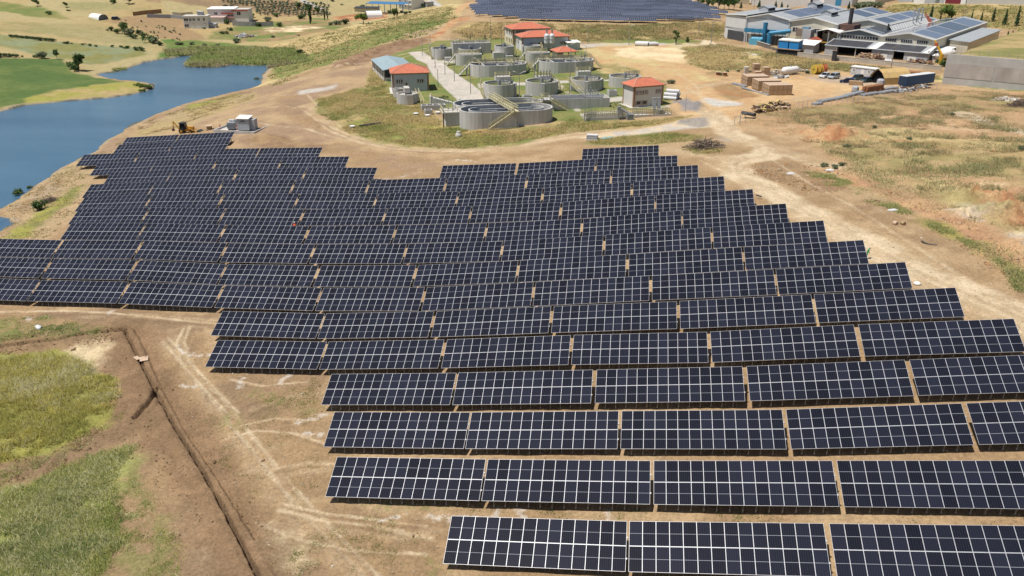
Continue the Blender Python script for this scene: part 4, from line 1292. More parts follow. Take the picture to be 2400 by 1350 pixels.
rect_basin("little concrete cube standing in front of the cell trough", 997,271,1014,269, 2.0, 1.7, rail=False, name="sump_box")
rect_basin("wide grey basin at the back of the works with a yellow rail on its rim", 1063,128,1152,126, 8.0, 4.6, name="concrete_basin", sub=3)
def round_from(uL, uR, v, **k):
    a, c_ = P(uL, v), P(uR, v)
    return dict(c=((a[0]+c_[0])/2, (a[1]+c_[1])/2), r=math.hypot(a[0]-c_[0], a[1]-c_[1]) / 2 * .98, **k)
q = round_from(1012,1057,136)
round_tank("leftmost round tank of the works with a curved yellow stair, beside the service road", q["c"], q["r"], 3.9, M_BLUEW, .8, 60, (215, 150), (-12,))
q = round_from(1158,1205,133)
round_tank("round tank by the white building's door, behind the plain concrete box", q["c"], q["r"], 4.3, M_BLUEW, .8, 80, (-40, 10), (-95,))
q = round_from(1222,1266,121)
round_tank("small low round tank directly before the two silos building", q["c"], q["r"], 2.6, M_BLUEW, .7, None, (-35, 20), (200,))
q = round_from(1075,1128,128)
round_tank("low round tank in front of the wide back basin", q["c"], q["r"], 2.6, M_BLUEW, .7, 70, None, (-75,))
def small_basin(label, u0, u1, v, h):
    q = round_from(u0, u1, v)
    t = thing("aeration_basin", label, "tank", (q["c"][0], q["c"][1], gz(*q["c"])-.2), G)
    L = q["r"] * 2; W = L * .62
    MB().wallring(stadium(L, W), stadium(L-.7, W-.7), -1, h).prism(stadium(L-.5, W-.5), -.9, h-.35).build("tank_wall", M_CON, t)
    b = MB(); b.box(-L*.4,L*.4,.2,1.4,h+.02,h+.12,1); rails(b, [(-L*.4,.2,h+.1),(L*.4,.2,h+.1)],1.1,.055,1.3); rails(b, [(-L*.4,1.4,h+.1),(L*.4,1.4,h+.1)],1.1,.055,1.3); rails(b, [(L*.1,.2,h),(L*.1,-W*.45,h)],1.1,.055,1.2)
    b.build("walkway", [M_YEL, M_YELD], t)
    MB().slab((-L/2-3.4,-.8,0),(-L/2+.1,-.8,h),(-L/2+.1,.8,h),(-L/2-3.4,.8,0),.3).build("concrete_stair", M_CON, t)
    b = MB(); rails(b, [(-L/2-3.4,-.8,0),(-L/2+.1,-.8,h)],1.0,.045,1.1); b.build("handrail", M_YEL, t)
    MB().box(L*.08,L*.08+.5,-W/2-.35,-W/2,-1,h).build("overflow_pipe", M_CONL, t)
small_basin("small oval basin with yellow walkway behind the left aeration basin", 1067,1130,150, 4.0)
small_basin("small oval basin with yellow walkway behind the right aeration basin", 1228,1290,146, 4.0)
# little pair of round sumps by the left building
for lab, uL, uR, v, h in (("small round concrete sump in front of the left orange roofed building", 931,980,241,3.2), ("smaller round sump tucked behind the other, at the left building's corner", 923,945,228,3.0)):
    q = round_from(uL, uR, v)
    t = thing("round_sump", lab, "tank", (q["c"][0], q["c"][1], gz(*q["c"])-.2), G)
    MB().wallring(circle(q["r"],28), circle(q["r"]-.25,28), -1, h).prism(circle(q["r"]-.2,28), -.9, h-.6).build("tank_wall", M_CON, t)
    if h > 3.1:
        MB().box(-.4,1.4,-q["r"]-.5,-q["r"]+.6,-1,h).build("overflow_box", M_CONL, t)
        MB().box(-.8,.8,-.6,3.4,h+.02,h+1.5).build("channel", M_CONL, t)
        stair(t, (q["r"]+1.2,-2.2,0), (q["r"]-.2,1.6,h), 1.0)
(x, y, z), a, w_ = facing(1012,243,1060,240)
t = thing("ramp_pit", "sunken concrete ramp with yellow rails beside the service road", "ramp", (x, y, z), G)
MB().slab((-w_/2,0,1.7),(w_/2,-1,.1),(w_/2,1.2,.1),(-w_/2,3.4,1.7),.3).box(-w_/2-.3,-w_/2,0,3.6,-.5,2.0).add([(-w_/2,-.2,1.6),(w_/2,-1.2,0),(-w_/2,-.2,-.4)],[(0,1,2)]).build("ramp_wall", M_CON, t)
b = MB(); rails(b, [(-w_/2,0,1.7),(w_/2,-1,.1)],1.0,.05,1.2); rails(b, [(-w_/2,3.4,1.7),(-w_/2,0,1.7)],1.0,.05,1.2); b.build("handrail", M_YEL, t)

# ------------------------------------------------------------------ hipped buildings
def hip(parent, w, d, z0, hr, over=.5, ridge=None, name="roof"):
    x0, x1, y0, y1 = -w/2-over, w/2+over, -over, d+over
    rl = (w - d) / 2 if ridge is None else ridge / 2
    rl = max(rl, .3)
    cy = d / 2
    A, B_, C_, D = (x0,y0,z0),(x1,y0,z0),(x1,y1,z0),(x0,y1,z0)
    E_, F_ = (-rl,cy,z0+hr),(rl,cy,z0+hr)
    b = MB().add([A,B_,C_,D,E_,F_],[(0,1,5,4),(1,2,5),(2,3,4,5),(3,0,4),(3,2,1,0)])
    o = b.build(name, M_TILE, parent)
    b = MB()
    for p, q in ((A,E_),(D,E_),(B_,F_),(C_,F_),(E_,F_)):
        b.tube((p[0],p[1],p[2]+.04),(q[0],q[1],q[2]+.04),.10,5)
    b.build("ridge_cap", mat("ridge_mortar",(.60,.36,.27),.9,0,.15,1), o)
    MB().wallring([(x0-.06,y0-.06),(x1+.06,y0-.06),(x1+.06,y1+.06),(x0-.06,y1+.06)],[(x0+.1,y0+.1),(x1-.1,y0+.1),(x1-.1,y1-.1),(x0+.1,y1-.1)],z0-.22,z0-.01).build("gutter", M_BROWN, o)
    return o

def window(parent, x, y, z, w, h, face="front", panes=3, frame=M_BROWN, pane=M_GLASS, bars=M_WHITE):
    """a framed window proud of the wall: face front (-y), left (-x), right (+x)"""
    b = MB()
    t = .14
    b.box(-w/2-t,w/2+t,-.06,.02,-h/2-t,-h/2); b.box(-w/2-t,w/2+t,-.06,.02,h/2,h/2+t)
    b.box(-w/2-t,-w/2,-.06,.02,-h/2,h/2); b.box(w/2,w/2+t,-.06,.02,-h/2,h/2)
    for i in range(1, panes):
        xx = -w/2 + w * i / panes
        b.box(xx-.10,xx+.10,-.045,.0,-h/2,h/2,1)
    b.box(-w/2,-w/2+.09,-.045,0,-h/2,h/2,1); b.box(w/2-.09,w/2,-.045,0,-h/2,h/2,1); b.box(-w/2+.09,w/2-.09,-.045,0,-h/2,-h/2+.09,1)
    o = b.build("window", [frame, bars], parent, (x, y, z), {"front": 0, "left": -math.pi/2, "right": math.pi/2}[face])
    MB().box(-w/2+.005,w/2-.005,-.03,-.006,-h/2+.005,h/2-.005).build("pane", pane, o)
    return o

def walls(parent, w, d, h, m, trim=M_BROWN, band=True, tw=.5):
    MB().box(-w/2,w/2,0,d,-1,h).build("wall", m, parent)
    b = MB()
    for x in (-w/2, w/2):
        for y in (0, d):
            b.box(x-(tw if x > 0 else .05), x+(tw if x < 0 else .05), y-(tw if y > 0 else .05), y+(tw if y == 0 else .05), -1, h-.003)
    b.build("corner_trim", trim, parent)

def building(label, u0, v0, u1, v1, ang, d, h, hr, wm, ridge=None, w=None, name="plant_building"):
    (x, y, z), a, ww = facing(u0, v0, u1, v1)
    w = w or ww
    t = thing(name, label, "building", (x, y, z - .1), ang)
    walls(t, w, d, h, wm)
    MB().box(-w/2-.08,w/2+.08,-.08,d+.08,h-.45,h-.02).build("top_band", M_BROWN, t)
    hip(t, w, d, h, hr, ridge=ridge)
    return t, w
t, w_ = building("small white building with orange hipped roof and two rows of windows, right end of works", 1482,252,1554,245, R(33), 6.2, 5.9, 1.7, M_WALL, ridge=4.5)
for x, z in ((-w_*.33,4.0),(-w_*.12,4.0),(w_*.33,4.0)):
    window(t, x, -.052, z, 1.5, .8)
for x in (-w_*.33,-w_*.12):
    window(t, x, -.052, 1.1, 1.5, .9, panes=1)
MB().box(-w_/2-1.0,w_/2+1.0,-1.0,7,-.6,.05).build("plinth", M_CONL, t)
MB().tube((-w_/2+.35,-.16,0),(-w_/2+.35,-.16,5.6),.09,6).build("downpipe", M_BROWN, t)
t, w_ = building("white building with orange hipped roof at the left edge of the works", 921,219,1006,214, R(21), 10.0, 6.3, 2.2, M_WALLB, ridge=1.5)
for x in (-w_*.30, w_*.27):
    window(t, x, -.052, 3.6, 1.9, .9)
window(t, -w_*.12, -.052, 2.6, .6, .9, panes=1)
MB().box(-w_/2-.8,w_/2+.8,-1.1,10.5,-.6,.05).build("plinth", M_CONL, t)
t, w_ = building("long white building with orange hipped roof behind the two silos", 1226,120,1331,113, R(25), 10.5, 5.4, 2.0, M_WALLB, ridge=9)
for x in (-w_*.28,-w_*.10, w_*.36):
    window(t, x, -.052, 2.6, 2.0, .8)
MB().box(-w_/2-.10,-w_/2-.05,1.0,4.0,-.5,3.6).build("door", M_WHITE, t)
window(t, -w_/2-.052, 6.5, 3.0, 1.4, .8, face="left")
t, w_ = building("two storey office with orange hipped roof and dark glazed bay, at the back", 1200,106,1290,104, R(27), 13.0, 6.9, 2.0, M_WALL, ridge=5)
window(t, -w_*.28, -.052, 5.2, 3.6, 1.9, panes=5)
for y in (2.0, 5.0, 9.0):
    window(t, -w_/2-.052, y, 5.2, 1.3, 1.4, face="left", panes=1)
    window(t, -w_/2-.052, y, 1.8, 1.1, 1.5, face="left", panes=1)
window(t, -w_*.10, -.052, 1.8, 1.4, 1.3, panes=2)
MB().box(-w_/2-.07,w_/2+.07,-.07,13.07,-.9,3.1).build("ground_storey", M_CREAM, t)
MB().tube((-w_/2+.4,-.25,0),(-w_/2+.4,-.25,6.6),.16,8).tube((-w_/2+1.7,-.25,0),(-w_/2+1.7,-.25,6.6),.16,8).build("entrance_column", M_BROWN, t)
# kiosk
(x, y, z), a, w_ = facing(1302,137,1357,137)
t = thing("pavilion", "little open pavilion with a red hipped roof behind the right aeration basin", "pavilion", (x, y, z), R(30))
hip(t, 7.0, 7.0, 2.6, 1.7, over=.8, ridge=.6)
b = MB()
for px_ in (-3.4, 3.4):
    for py_ in (.2, 6.8):
        b.box(px_-.15,px_+.15,py_-.15,py_+.15,-.5,2.4)
b.build("post", M_BROWN, t)
MB().box(-3.2,3.2,.1,.25,.9,1.1).box(-3.2,3.2,.1,.2,.3,.45).build("rail", mat("red_rail",(.42,.12,.07),.7,0,.1,1), t)
MB().box(-3.4,-.6,2.5,6.8,-.4,2.5).build("store_wall", M_WALL, t)
# shed
(x, y, z), a, w_ = facing(1336,117,1355,115)
t = thing("site_cabin", "grey white site cabin with flat roof beside the silos building", "cabin", (x, y, z), R(25))
MB().box(-2.6,2.6,0,5.6,-.4,2.7).build("wall", M_WALLB, t)
MB().slab((-3.1,-.5,2.85),(3.1,-.5,2.85),(3.1,6.1,3.2),(-3.1,6.1,3.2),.14).build("roof", M_WHITE, t)
for k in range(4):
    MB().box(-2.66,-2.61,.6+k*1.3,1.5+k*1.3,.3,2.2).build("wall_panel", M_WHITE, t)
# silos
for lab, u in (("white steel silo on legs before the long building, left of two", 1281), ("white steel silo on legs before the long building, right of two", 1293)):
    x, y, z = P(u, 121)
    t = thing("silo", lab, "silo", (x, y, z), G)
    MB().lathe([(.35,2.4),(1.05,3.4),(1.1,3.5),(1.1,6.6),(.5,7.2)], 20).build("silo_body", mat("silo_white",(.62,.63,.64),.5,.1,.12,1), t, smooth_=False)
    MB().tube((0,0,7.2),(0,0,8.5),.32,12).tube((0,0,8.5),(0,0,8.7),.45,12).build("vent", M_GREY, t)
    for k in range(4):
        a = math.pi/4 + k * math.pi/2
        MB().tube((math.cos(a),math.sin(a),-.3),(math.cos(a),math.sin(a),3.5),.07,6).build("leg", M_GREY, t)
    MB().wallring(circle(1.2,20),circle(1.08,20),4.9,5.05).build("hoop", M_GREY, t)
# carport
p0, p1 = at_level(900,163,13.2), at_level(875,140,13.2)
ang = math.atan2(p1[1]-p0[1], p1[0]-p0[0])
LN = 27.0
t = thing("drying_shed", "long open shed with a pale blue roof beside the left building", "shed", (p0[0], p0[1], gz(*p0) - .1), ang)
M_BR = mat("pale_blue_sheet", (.34,.43,.46), .45, .15, .12, .5, stretch=(.3,3,1))
MB().slab((-1,.6,4.0),(LN,.6,4.0),(LN,-5.5,5.2),(-1,-5.5,5.2),.10).slab((-1,-11.6,4.0),(-1,-5.5,5.2),(LN,-5.5,5.2),(LN,-11.6,4.0),.10).build("roof", M_BR, t)
b = MB()
for k in range(8):
    x_ = .2 + k * (LN - 1.4) / 7
    MB().box(x_-.22,x_+.22,-.12,.32,-1,3.85).build("column", M_CON, t)
    MB().box(x_-.22,x_+.22,-11.3,-10.9,-1,3.85).build("column", M_CON, t)
    b.tube((x_,.1,3.85),(x_,-5.5,5.0),.10,5).tube((x_,-11.1,3.85),(x_,-5.5,5.0),.10,5)
b.box(0,LN-1,-.1,.25,3.6,3.84); b.box(0,LN-1,-11.3,-10.95,3.6,3.84)
b.build("roof_truss", M_GREY, t)
MB().box(-.1,LN-.8,.05,.2,-1,1.1).box(-.1,LN-.8,-11.25,-11.1,-1,1.1).box(-.1,.1,-10.9,-.1,-1,1.3).build("low_wall", M_WALL, t)
MB().box(1,LN-2,-10.6,-.4,-.6,.3).build("sludge_bed", mat("sludge",(.19,.15,.10),.95,0,.3,.6,.5), t)

# ------------------------------------------------------------------ lamps of the works
def lamp(label, u, v, vt, arms=1, side=1):
    x, y, z = P(u, v)
    h = rise(x, y, z, vt)
    t = thing("lamp_post", label, "street lamp", (x, y, z), -YAW, "lamp posts of the treatment works")
    MB().tube((0,0,-.4),(0,0,h),.13,8,.075).box(-.25,.25,-.25,.25,-.4,.08).build("pole", M_POLE, t)
    for s in ([side] if arms == 1 else [-1, 1]):
        MB().tube((0,0,h-.1),(s*1.3,0,h+.5),.05,6).build("arm", M_POLE, t)
        MB().cbox(s*1.6,0,h+.56,.85,.3,.14, ry=-s*.25).build("lamp_head", M_WHITE, t)
for a in [
 ("double armed lamp post between the first two round tanks", 1217,231,172,2), ("lamp post left of the first round tank at the road edge", 1103,221,158,1,-1),
 ("lamp post on the road verge left of the left aeration basin", 1065,190,97,2), ("lamp post standing in front of the left aeration basin wall", 1125,196,140,1,-1),
 ("lamp post at the grass verge by the leftmost round tank", 1020,156,106,1,-1), ("lamp post on the verge nearest the leftmost round tank's box", 1043,174,118,1,-1),
 ("lamp post behind the left building on the service road", 1027,206,161,1,-1), ("lamp post on the lawn corner where the service road bends", 990,130,87,1,-1),
 ("lamp post left of the leftmost round tank, at the back road", 1009,124,80,1,1), ("tall lamp post in front of the murky third round tank", 1335,222,104,1,1),
 ("lamp post beside the pump box with black pipes", 1252,186,133,1,-1), ("lamp post right of the right aeration basin", 1384,178,126,1,-1),
 ("lamp post on the gravel path behind the half hidden tank", 1473,192,160,1,-1), ("lamp post before the long rectangular basin, by the inlet works", 1370,285,214,1,-1),
 ("lamp post on the bank foot behind the sandy ground, left one", 1378,103,64,1,-1), ("lamp post on the bank foot behind the sandy ground, right one", 1474,104,61,1,1),
 ("lamp post on the track right of the red pavilion", 1373,139,108,1,-1), ("lamp post by the two storey office front", 1176,112,65,1,1),
 ("lamp post on the back lawn left of the office", 1106,90,72,1,-1), ("tall double lamp post at the foot of the far solar farm", 1150,92,40,2), ("lamp post between office and long building roof", 1270,112,66,1,-1)]:
    lamp(*a)
# ------------------------------------------------------------------ inlet works at the right front corner
(x, y, z), a, w_ = facing(1372,283,1480,278)
t = thing("inlet_channel", "low concrete inlet channel with many yellow rails below the white building", "channel", (x, y, z-.1), R(20))
b = MB()
b.wallring([(-w_/2,0),(w_/2,0),(w_/2,4.5),(-w_/2,4.5)],[(-w_/2+.25,.25),(w_/2-.25,.25),(w_/2-.25,4.25),(-w_/2+.25,4.25)],-.5,.7)
b.box(-w_/2+.2,w_/2-.2,2.1,2.35,-.4,.7); b.box(-w_/2+.2,w_/2-.2,.2,4.3,-.4,.1)
b.build("channel_wall", M_CONL, t)
b = MB()
for yy in (.1,2.2,4.4):
    rails(b, [(-w_/2,yy,.7),(w_/2,yy,.7)],1.1,.06,1.1)
b.build("handrail", M_YEL, t)
b = MB()
for k in range(5):
    b.tube((-w_/2+.6+k*.55,1.0+.3*(k%2),.5),(-w_/2+.6+k*.55,1.0+.3*(k%2),2.5+.4*(k%3)),.08,6).cbox(-w_/2+.6+k*.55,1.0,1.6,.35,.35,.5)
b.build("valve_gear", M_GREY, t)
(x, y, z), a, w_ = facing(1485,276,1575,270)
t = thing("screen_channel", "low channel with yellow rails and screens at the right front corner of the works", "channel", (x, y, z-.1), R(20))
MB().wallring([(-w_/2,0),(w_/2,0),(w_/2,4.0),(-w_/2,4.0)],[(-w_/2+.25,.25),(w_/2-.25,.25),(w_/2-.25,3.75),(-w_/2+.25,3.75)],-.5,.6).box(-w_/2+.2,w_/2-.2,.2,3.8,-.4,.05).build("channel_wall", M_CONL, t)
b = MB()
for yy in (.1,2.0,3.9):
    rails(b, [(-w_/2,yy,.6),(w_/2,yy,.6)],1.1,.06,1.1)
b.build("handrail", M_YEL, t)
for lab, u, v, n in (("grey screw conveyor leaning beside the inlet channel", 1470,281,1), ("pair of upright grey screen machines at the front corner of the works", 1541,270,2)):
    x, y, z = P(u, v)
    t = thing("screen_machine", lab, "machine", (x, y, z), R(20))
    b = MB()
    for k in range(n):
        o = k * 1.3
        if n == 1:
            b.cbox(-1.6,1.5,2.0,1.5,1.2,1.0); b.tube((-1.6,1.2,2.9),(1.7,.3,.7),.34,8); b.cbox(-1.9,1.4,3.0,1.0,.8,.7)
            for sx in (-2.2,-1.0): b.tube((sx,1.2,-.3),(sx,1.2,2.0),.08,5)
        else:
            b.cbox(-.6+o,1.4,2.2,.75,.7,3.4, rx=-.22); b.cbox(-.6+o,1.9,4.1,.9,.8,.5); b.tube((-.6+o,1.0,-.3),(-.6+o,1.0,1.0),.3,8)
    b.build("screen", M_GREY, t)
    MB().cbox(.8,.1,.7,1.6,1.2,1.5).build("skip", mat("grey_skip",(.20,.22,.23),.6,.2,.2,1), t)
x, y, z = P(1075,320)
t = thing("manhole_ring", "pale concrete manhole ring standing in the grass before the oval basin", "manhole", (x, y, z), 0)
MB().lathe([(.85,-.4),(.85,.45),(.55,1.0),(.5,1.25)],20).build("ring", M_CONL, t)
MB().tube((0,0,1.25),(0,0,1.36),.48,16).build("lid", M_CONL, t)
for lab, u, v in (("low white manhole cap left of the little concrete cube", 975,270), ("low white manhole cap at the foot of the little concrete cube", 1002,274), ("white capped manhole box between cube and inlet chamber", 1026,267), ("white concrete cap on the bank far left of the works", 826,300)):
    x, y, z = P(u, v)
    t = thing("manhole", lab, "manhole", (x, y, z), G)
    MB().lathe([(.65,-.4),(.65,.5)],16).build("ring", M_CONL, t)
    MB().tube((0,0,.5),(0,0,.62),.75,16).build("lid", M_WHITE, t)
# ------------------------------------------------------------------ factories on the right, houses on the left, far solar farm
FA = R(-30)
M_FWALL = mat("factory_panel", (.60,.60,.60), .7, 0, .07, .25, dirt=.25, dirt_col=(.42,.40,.36))
M_FGREY = mat("factory_grey", (.40,.41,.43), .7, 0, .08, .3)
M_FDK = mat("shutter_grey", (.155,.165,.18), .6, .1, .1, .6)
M_FROOF = mat("roof_sheet", (.38,.40,.41), .55, .15, .12, .3, stretch=(4,.3,1))
M_FBEIGE = mat("factory_beige", (.62,.575,.46), .8, 0, .08, .3)
M_DUCT = mat("blue_duct", (.030,.20,.36), .45, .1, .12, .8)
M_BLUEBOX = mat("blue_tank", (.02,.22,.55), .5, 0, .1, .6)
M_BLK = mat("black_and_inner_shade", (.014,.014,.017), .9, 0, .3, .5)  # near black; also painted shade inside the open bays and the tent
M_RUST = mat("rusty_steel", (.12,.065,.05), .85, .1, .3, .8)
M_PV = mat_cells("roof_solar_face", (.10,.118,.165), (.20,.22,.27), 24, 8, False)
M_FARPV = mat_cells("far_solar_face", (.045,.052,.078), (.34,.36,.40), 14, 2, False)
M_PVG = mat("grey_solar_face", (.065,.065,.075), .3, 0, .15, .6)

def pv(parent, corners, lift=.08, name="roof_solar"):
    """a block of modules lying on a roof slope"""
    b = MB().slab(*[(p[0], p[1], p[2] + lift) for p in corners], .05)
    o = b.build(name, M_PV if name != "canopy_solar" else M_PVG, parent)
    uv = o.data.uv_layers.new(name="UVMap")
    for li, c in zip(o.data.polygons[0].loop_indices, [(0,0),(1,0),(1,1),(0,1)]):
        uv.data[li].uv = c
    return o

def gable_bay(parent, x0, x1, y0, y1, h, rise_, wall, name="bay_wall", roof=True):
    xm = (x0 + x1) / 2
    b = MB().add([(x0,y0,-2),(x1,y0,-2),(x1,y0,h),(xm,y0,h+rise_),(x0,y0,h),(x0,y1,-2),(x1,y1,-2),(x1,y1,h),(xm,y1,h+rise_),(x0,y1,h)],
        [(0,1,2,3,4),(9,8,7,6,5),(0,4,9,5),(1,6,7,2)])
    b.build(name, wall, parent)
    if roof:
        MB().slab((x0-.1,y0-.5,h+.12),(xm,y0-.5,h+rise_+.12),(xm,y1,h+rise_+.12),(x0-.1,y1,h+.12),.18).slab((xm,y0-.5,h+rise_+.12),(x1+.1,y0-.5,h+.12),(x1+.1,y1,h+.12),(xm,y1,h+rise_+.12),.18).build("roof", M_FROOF, parent)
        b = MB()
        for p, q in (((x0-.1,y0-.55,h+.05),(xm,y0-.55,h+rise_+.05)),((xm,y0-.55,h+rise_+.05),(x1+.1,y0-.55,h+.05))):
            b.tube(p, q, .28, 4)
        b.build("verge", M_WHITE, parent)
        MB().box(x1-.35,x1+.35,y0-.6,y1,h-.1,h+.22).build("valley_gutter", M_CONL, parent)

def monitor(parent, x, y, z, w=4.5, l=7.5):
    o = MB().add([(x-w/2,y,z-1),(x+w/2,y,z-1),(x+w/2,y,z+1.1),(x,y,z+2.0),(x-w/2,y,z+1.1),(x-w/2,y+l,z-1),(x+w/2,y+l,z-1),(x+w/2,y+l,z+1.1),(x,y+l,z+2.0),(x-w/2,y+l,z+1.1)],
        [(0,1,2,3,4),(9,8,7,6,5),(0,4,9,5),(1,6,7,2)]).build("roof_monitor", M_FGREY, parent)
    MB().slab((x-w/2-.4,y-.3,z+1.15),(x,y-.3,z+2.15),(x,y+l+.3,z+2.15),(x-w/2-.4,y+l+.3,z+1.15),.1).slab((x,y-.3,z+2.15),(x+w/2+.4,y-.3,z+1.15),(x+w/2+.4,y+l+.3,z+1.15),(x,y+l+.3,z+2.15),.1).build("monitor_roof", M_FROOF, o)
    MB().box(x+w/2+.01,x+w/2+.06,y+.3,y+l-.3,z+.0,z+.9).build("louvre", M_BLK, o)

# --- factory with the blue ducts
o1 = (29.8, 386.5)
z1 = gz(34, 384) - .2
t = thing("factory_hall", "large white factory hall with blue ducts on its gable and solar roofs", "factory", (*o1, z1), FA)
H = 10.6
gable_bay(t, 0, 19.6, 0, 66, H, 2.0, M_FWALL)
gable_bay(t, 19.6, 40.0, 0, 66, H-.4, 2.1, M_FBEIGE)
gable_bay(t, 40.0, 56.0, 12, 66, H-.6, 1.7, M_FBEIGE)
b = MB().prism([(0,.3),(0,50),(-13.2,50),(-13.2,6.2)][::-1], -2, H)
b.build("side_wall", M_FWALL, t)
MB().slab((-13.3,6.0,H+.12),(0,-.1,H+.9),(0,50,H+.9),(-13.3,50,H+.12),.16).build("side_roof", M_FROOF, t)
b = MB(); b.tube((-13.3,6.0,H+.1),(0,-.2,H+.85),.26,4); b.build("side_verge", M_WHITE, t)
d = Vector((-13.2,6.2,0)); n = Vector((d.y,-d.x,0)).normalized() * -1
n = Vector((-6.2,-13.2,0)).normalized() * .08
for nm, a_, b_, za, zb, m in (("shutter", .08, .84, -1.0, 4.3, M_FDK), ("wall_band", 0, 1, 5.2, 5.5, M_FGREY)):
    p, q = d * a_ + n, d * b_ + n
    MB().add([(p.x,p.y,za),(q.x,q.y,za),(q.x,q.y,zb),(p.x,p.y,zb)],[(0,1,2,3),(3,2,1,0)]).build(nm, m, t)
MB().box(.9,19.2,-.10,-.02,-1,4.0).build("lower_cladding", M_FDK, t)
MB().box(1.6,2.8,-.16,-.05,-1,4.6).build("door", M_WHITE, t)
MB().box(.3,19.4,-.12,-.02,H-.3,H-.02).build("gable_band", M_FGREY, t)
for k in range(4):
    x_ = 21.0 + k * 4.6
    w_ = MB().box(x_,x_+4.0,-.10,-.02,6.3,8.0).build("window", M_WHITE, t)
    for j in range(3):
        for i in range(2):
            MB().box(x_+.15+j*1.28,x_+1.27+j*1.28,-.13,-.105,6.42+i*.8,7.1+i*.8).build("pane", M_GLASS, w_)
for x_ in (0,19.6,39.6):
    MB().box(x_-.35,x_+.35,-.35,-.02,-2,H).build("pier", M_FGREY, t)
monitor(t, -3.0, 22, H+1.2); monitor(t, 9.8, 46, H+2.0); monitor(t, 29.8, 12, H+1.8)
def slope_pv(x0, x1, z0, z1_, y0, y1):
    pv(t, [(x0,y0,z0+.12),(x1,y0,z1_+.12),(x1,y1,z1_+.12),(x0,y1,z0+.12)])
for y0, y1 in ((12,26),(27,43),(44,60)):
    slope_pv(10.6,18.6,H+1.85,H+.2,y0,y1)
    slope_pv(20.6,29.0,H-.2,H+1.5,y0,y1) if y0 > 20 else None
    slope_pv(30.6,39.0,H+1.5,H-.2,y0+8,y1+5) if y0 > 20 else None
    slope_pv(41.0,47.6,H-.5,H+.95,y0+4,y1+3)
    slope_pv(48.6,55.2,H+.95,H-.5,y0+4,y1+3)
# right flank: a steep white ribbed skirt, red end
MB().slab((56.2,12,H-.5),(60.6,12,4.6),(60.6,64,4.6),(56.2,64,H-.5),.15).build("ribbed_skirt", M_WHITE, t)
b = MB()
for k in range(17):
    y_ = 13 + k * 3.1
    b.slab((56.2,y_,H-.45),(60.6,y_,4.65),(60.6,y_+.5,4.65),(56.2,y_+.5,H-.45),.05)
b.build("skirt_rib", M_FGREY, t)
MB().add([(56.2,64.1,H-.4),(60.8,64.1,4.5),(60.8,64.1,2.0),(56.2,64.1,2.0)],[(0,1,2,3),(3,2,1,0)]).slab((55.6,60,H+.2),(61.0,60,4.9),(61.0,64.6,4.9),(55.6,64.6,H+.2),.2).build("red_end_wall", mat("red_cladding",(.36,.09,.045),.7,0,.15,1), t)
for y_ in (40, 47):
    for dx in (0, 1.6):
        MB().tube((57.0+dx*.6,y_+dx,H-1.5),(57.0+dx*.6,y_+dx,H+3.4),.3,8).tube((57.0+dx*.6,y_+dx,H+3.4),(57.0+dx*.6,y_+dx,H+3.9),.55,8).build("roof_vent", mat("bright_zinc",(.55,.56,.57),.35,.6,.1,1), t)
MB().box(38.6,46.2,1.0,8.5,3.8,10.2).build("rusty_penthouse", M_RUST, t)
MB().tube((43.2,4,10.2),(43.2,4,16.5),.8,12).build("chimney", M_DARK, t)
MB().tube((56.4,10.5,2),(56.4,10.5,10.8),.35,8).build("flue", M_DARK, t)
# ducts
b = MB()
b.box(.4,19.0,-2.3,-1.0,4.7,6.3)
for k in range(6):
    b.box(1.0+k*3.2,1.15+k*3.2,-2.4,-.9,4.6,6.4)
b.build("flat_duct", M_DUCT, t)
b = MB().tube((10.4,-3.4,1.2),(10.4,-3.4,9.2),.95,14).tube((10.4,-3.4,9.2),(10.4,-3.4,9.3),1.0,14)
b.build("duct_stack", M_DUCT, t)
b = MB().tube((13.6,-5.2,-1),(13.6,-5.2,5.6),1.0,14).tube((13.6,-5.2,5.2),(21.6,-3.0,6.6),.85,14)
for k in range(6):
    p = Vector((13.6,-5.2,5.2)).lerp(Vector((21.6,-3.0,6.6)), k / 5)
    b.tube(p - Vector((.1,.03,.02)), p + Vector((.1,.03,.02)), .93, 14)
b.build("round_duct", M_DUCT, t)
b = MB().cbox(8.4,-6.0,1.0,4.6,2.6,3.4).tube((5.6,-5.6,2.5),(10.4,-3.6,2.5),.8,10).tube((5.6,-5.6,-1),(5.6,-5.6,2.5),.8,10)
b.build("filter_unit", mat("pale_blue_filter",(.10,.34,.48),.5,0,.15,1), t)
b = MB()
for x_ in (6.2,8.6,10.4,14.8,16.4,18.5):
    b.tube((x_,-4.6 if x_<12 else -3.6,-1),(x_,-4.6 if x_<12 else -3.6,5.0),.12,5)
b.build("duct_leg", M_DARK, t)

# --- grey box, blue tanks, shed
def box_on(name, label, cat, u0, v0, u1, v1, ang, d):
    (x, y, z), a, w = facing(u0, v0, u1, v1)
    return thing(name, label, cat, (x, y, z - .1), ang), w
t, w_ = box_on("blue_tank_pair", "two blue box tanks with white lids on a black plinth before the factory", "tank", 1826,124,1866,136, FA, 4)
w_ = 8.4
MB().box(-w_/2-.5,w_/2+.4,-.3,4.2,-1,2.3).build("plinth", M_BLK, t)
MB().box(-w_/2-.8,w_/2+.7,-.6,4.5,2.3,2.6).build("plinth_slab", mat("brown_slab",(.34,.24,.15),.9,0,.2,1), t)
for k in (0, 1):
    x0 = -w_/2 + k * (w_/2 + .1)
    o = MB().box(x0,x0+w_/2-.35,0,3.9,2.6,5.6).build("tank_box", M_BLUEBOX, t)
    MB().slab((x0-.15,-.2,5.9),(x0+w_/2-.2,-.2,5.9),(x0+w_/2-.2,4.1,6.1),(x0-.15,4.1,6.1),.4).build("lid", M_WHITE, o)
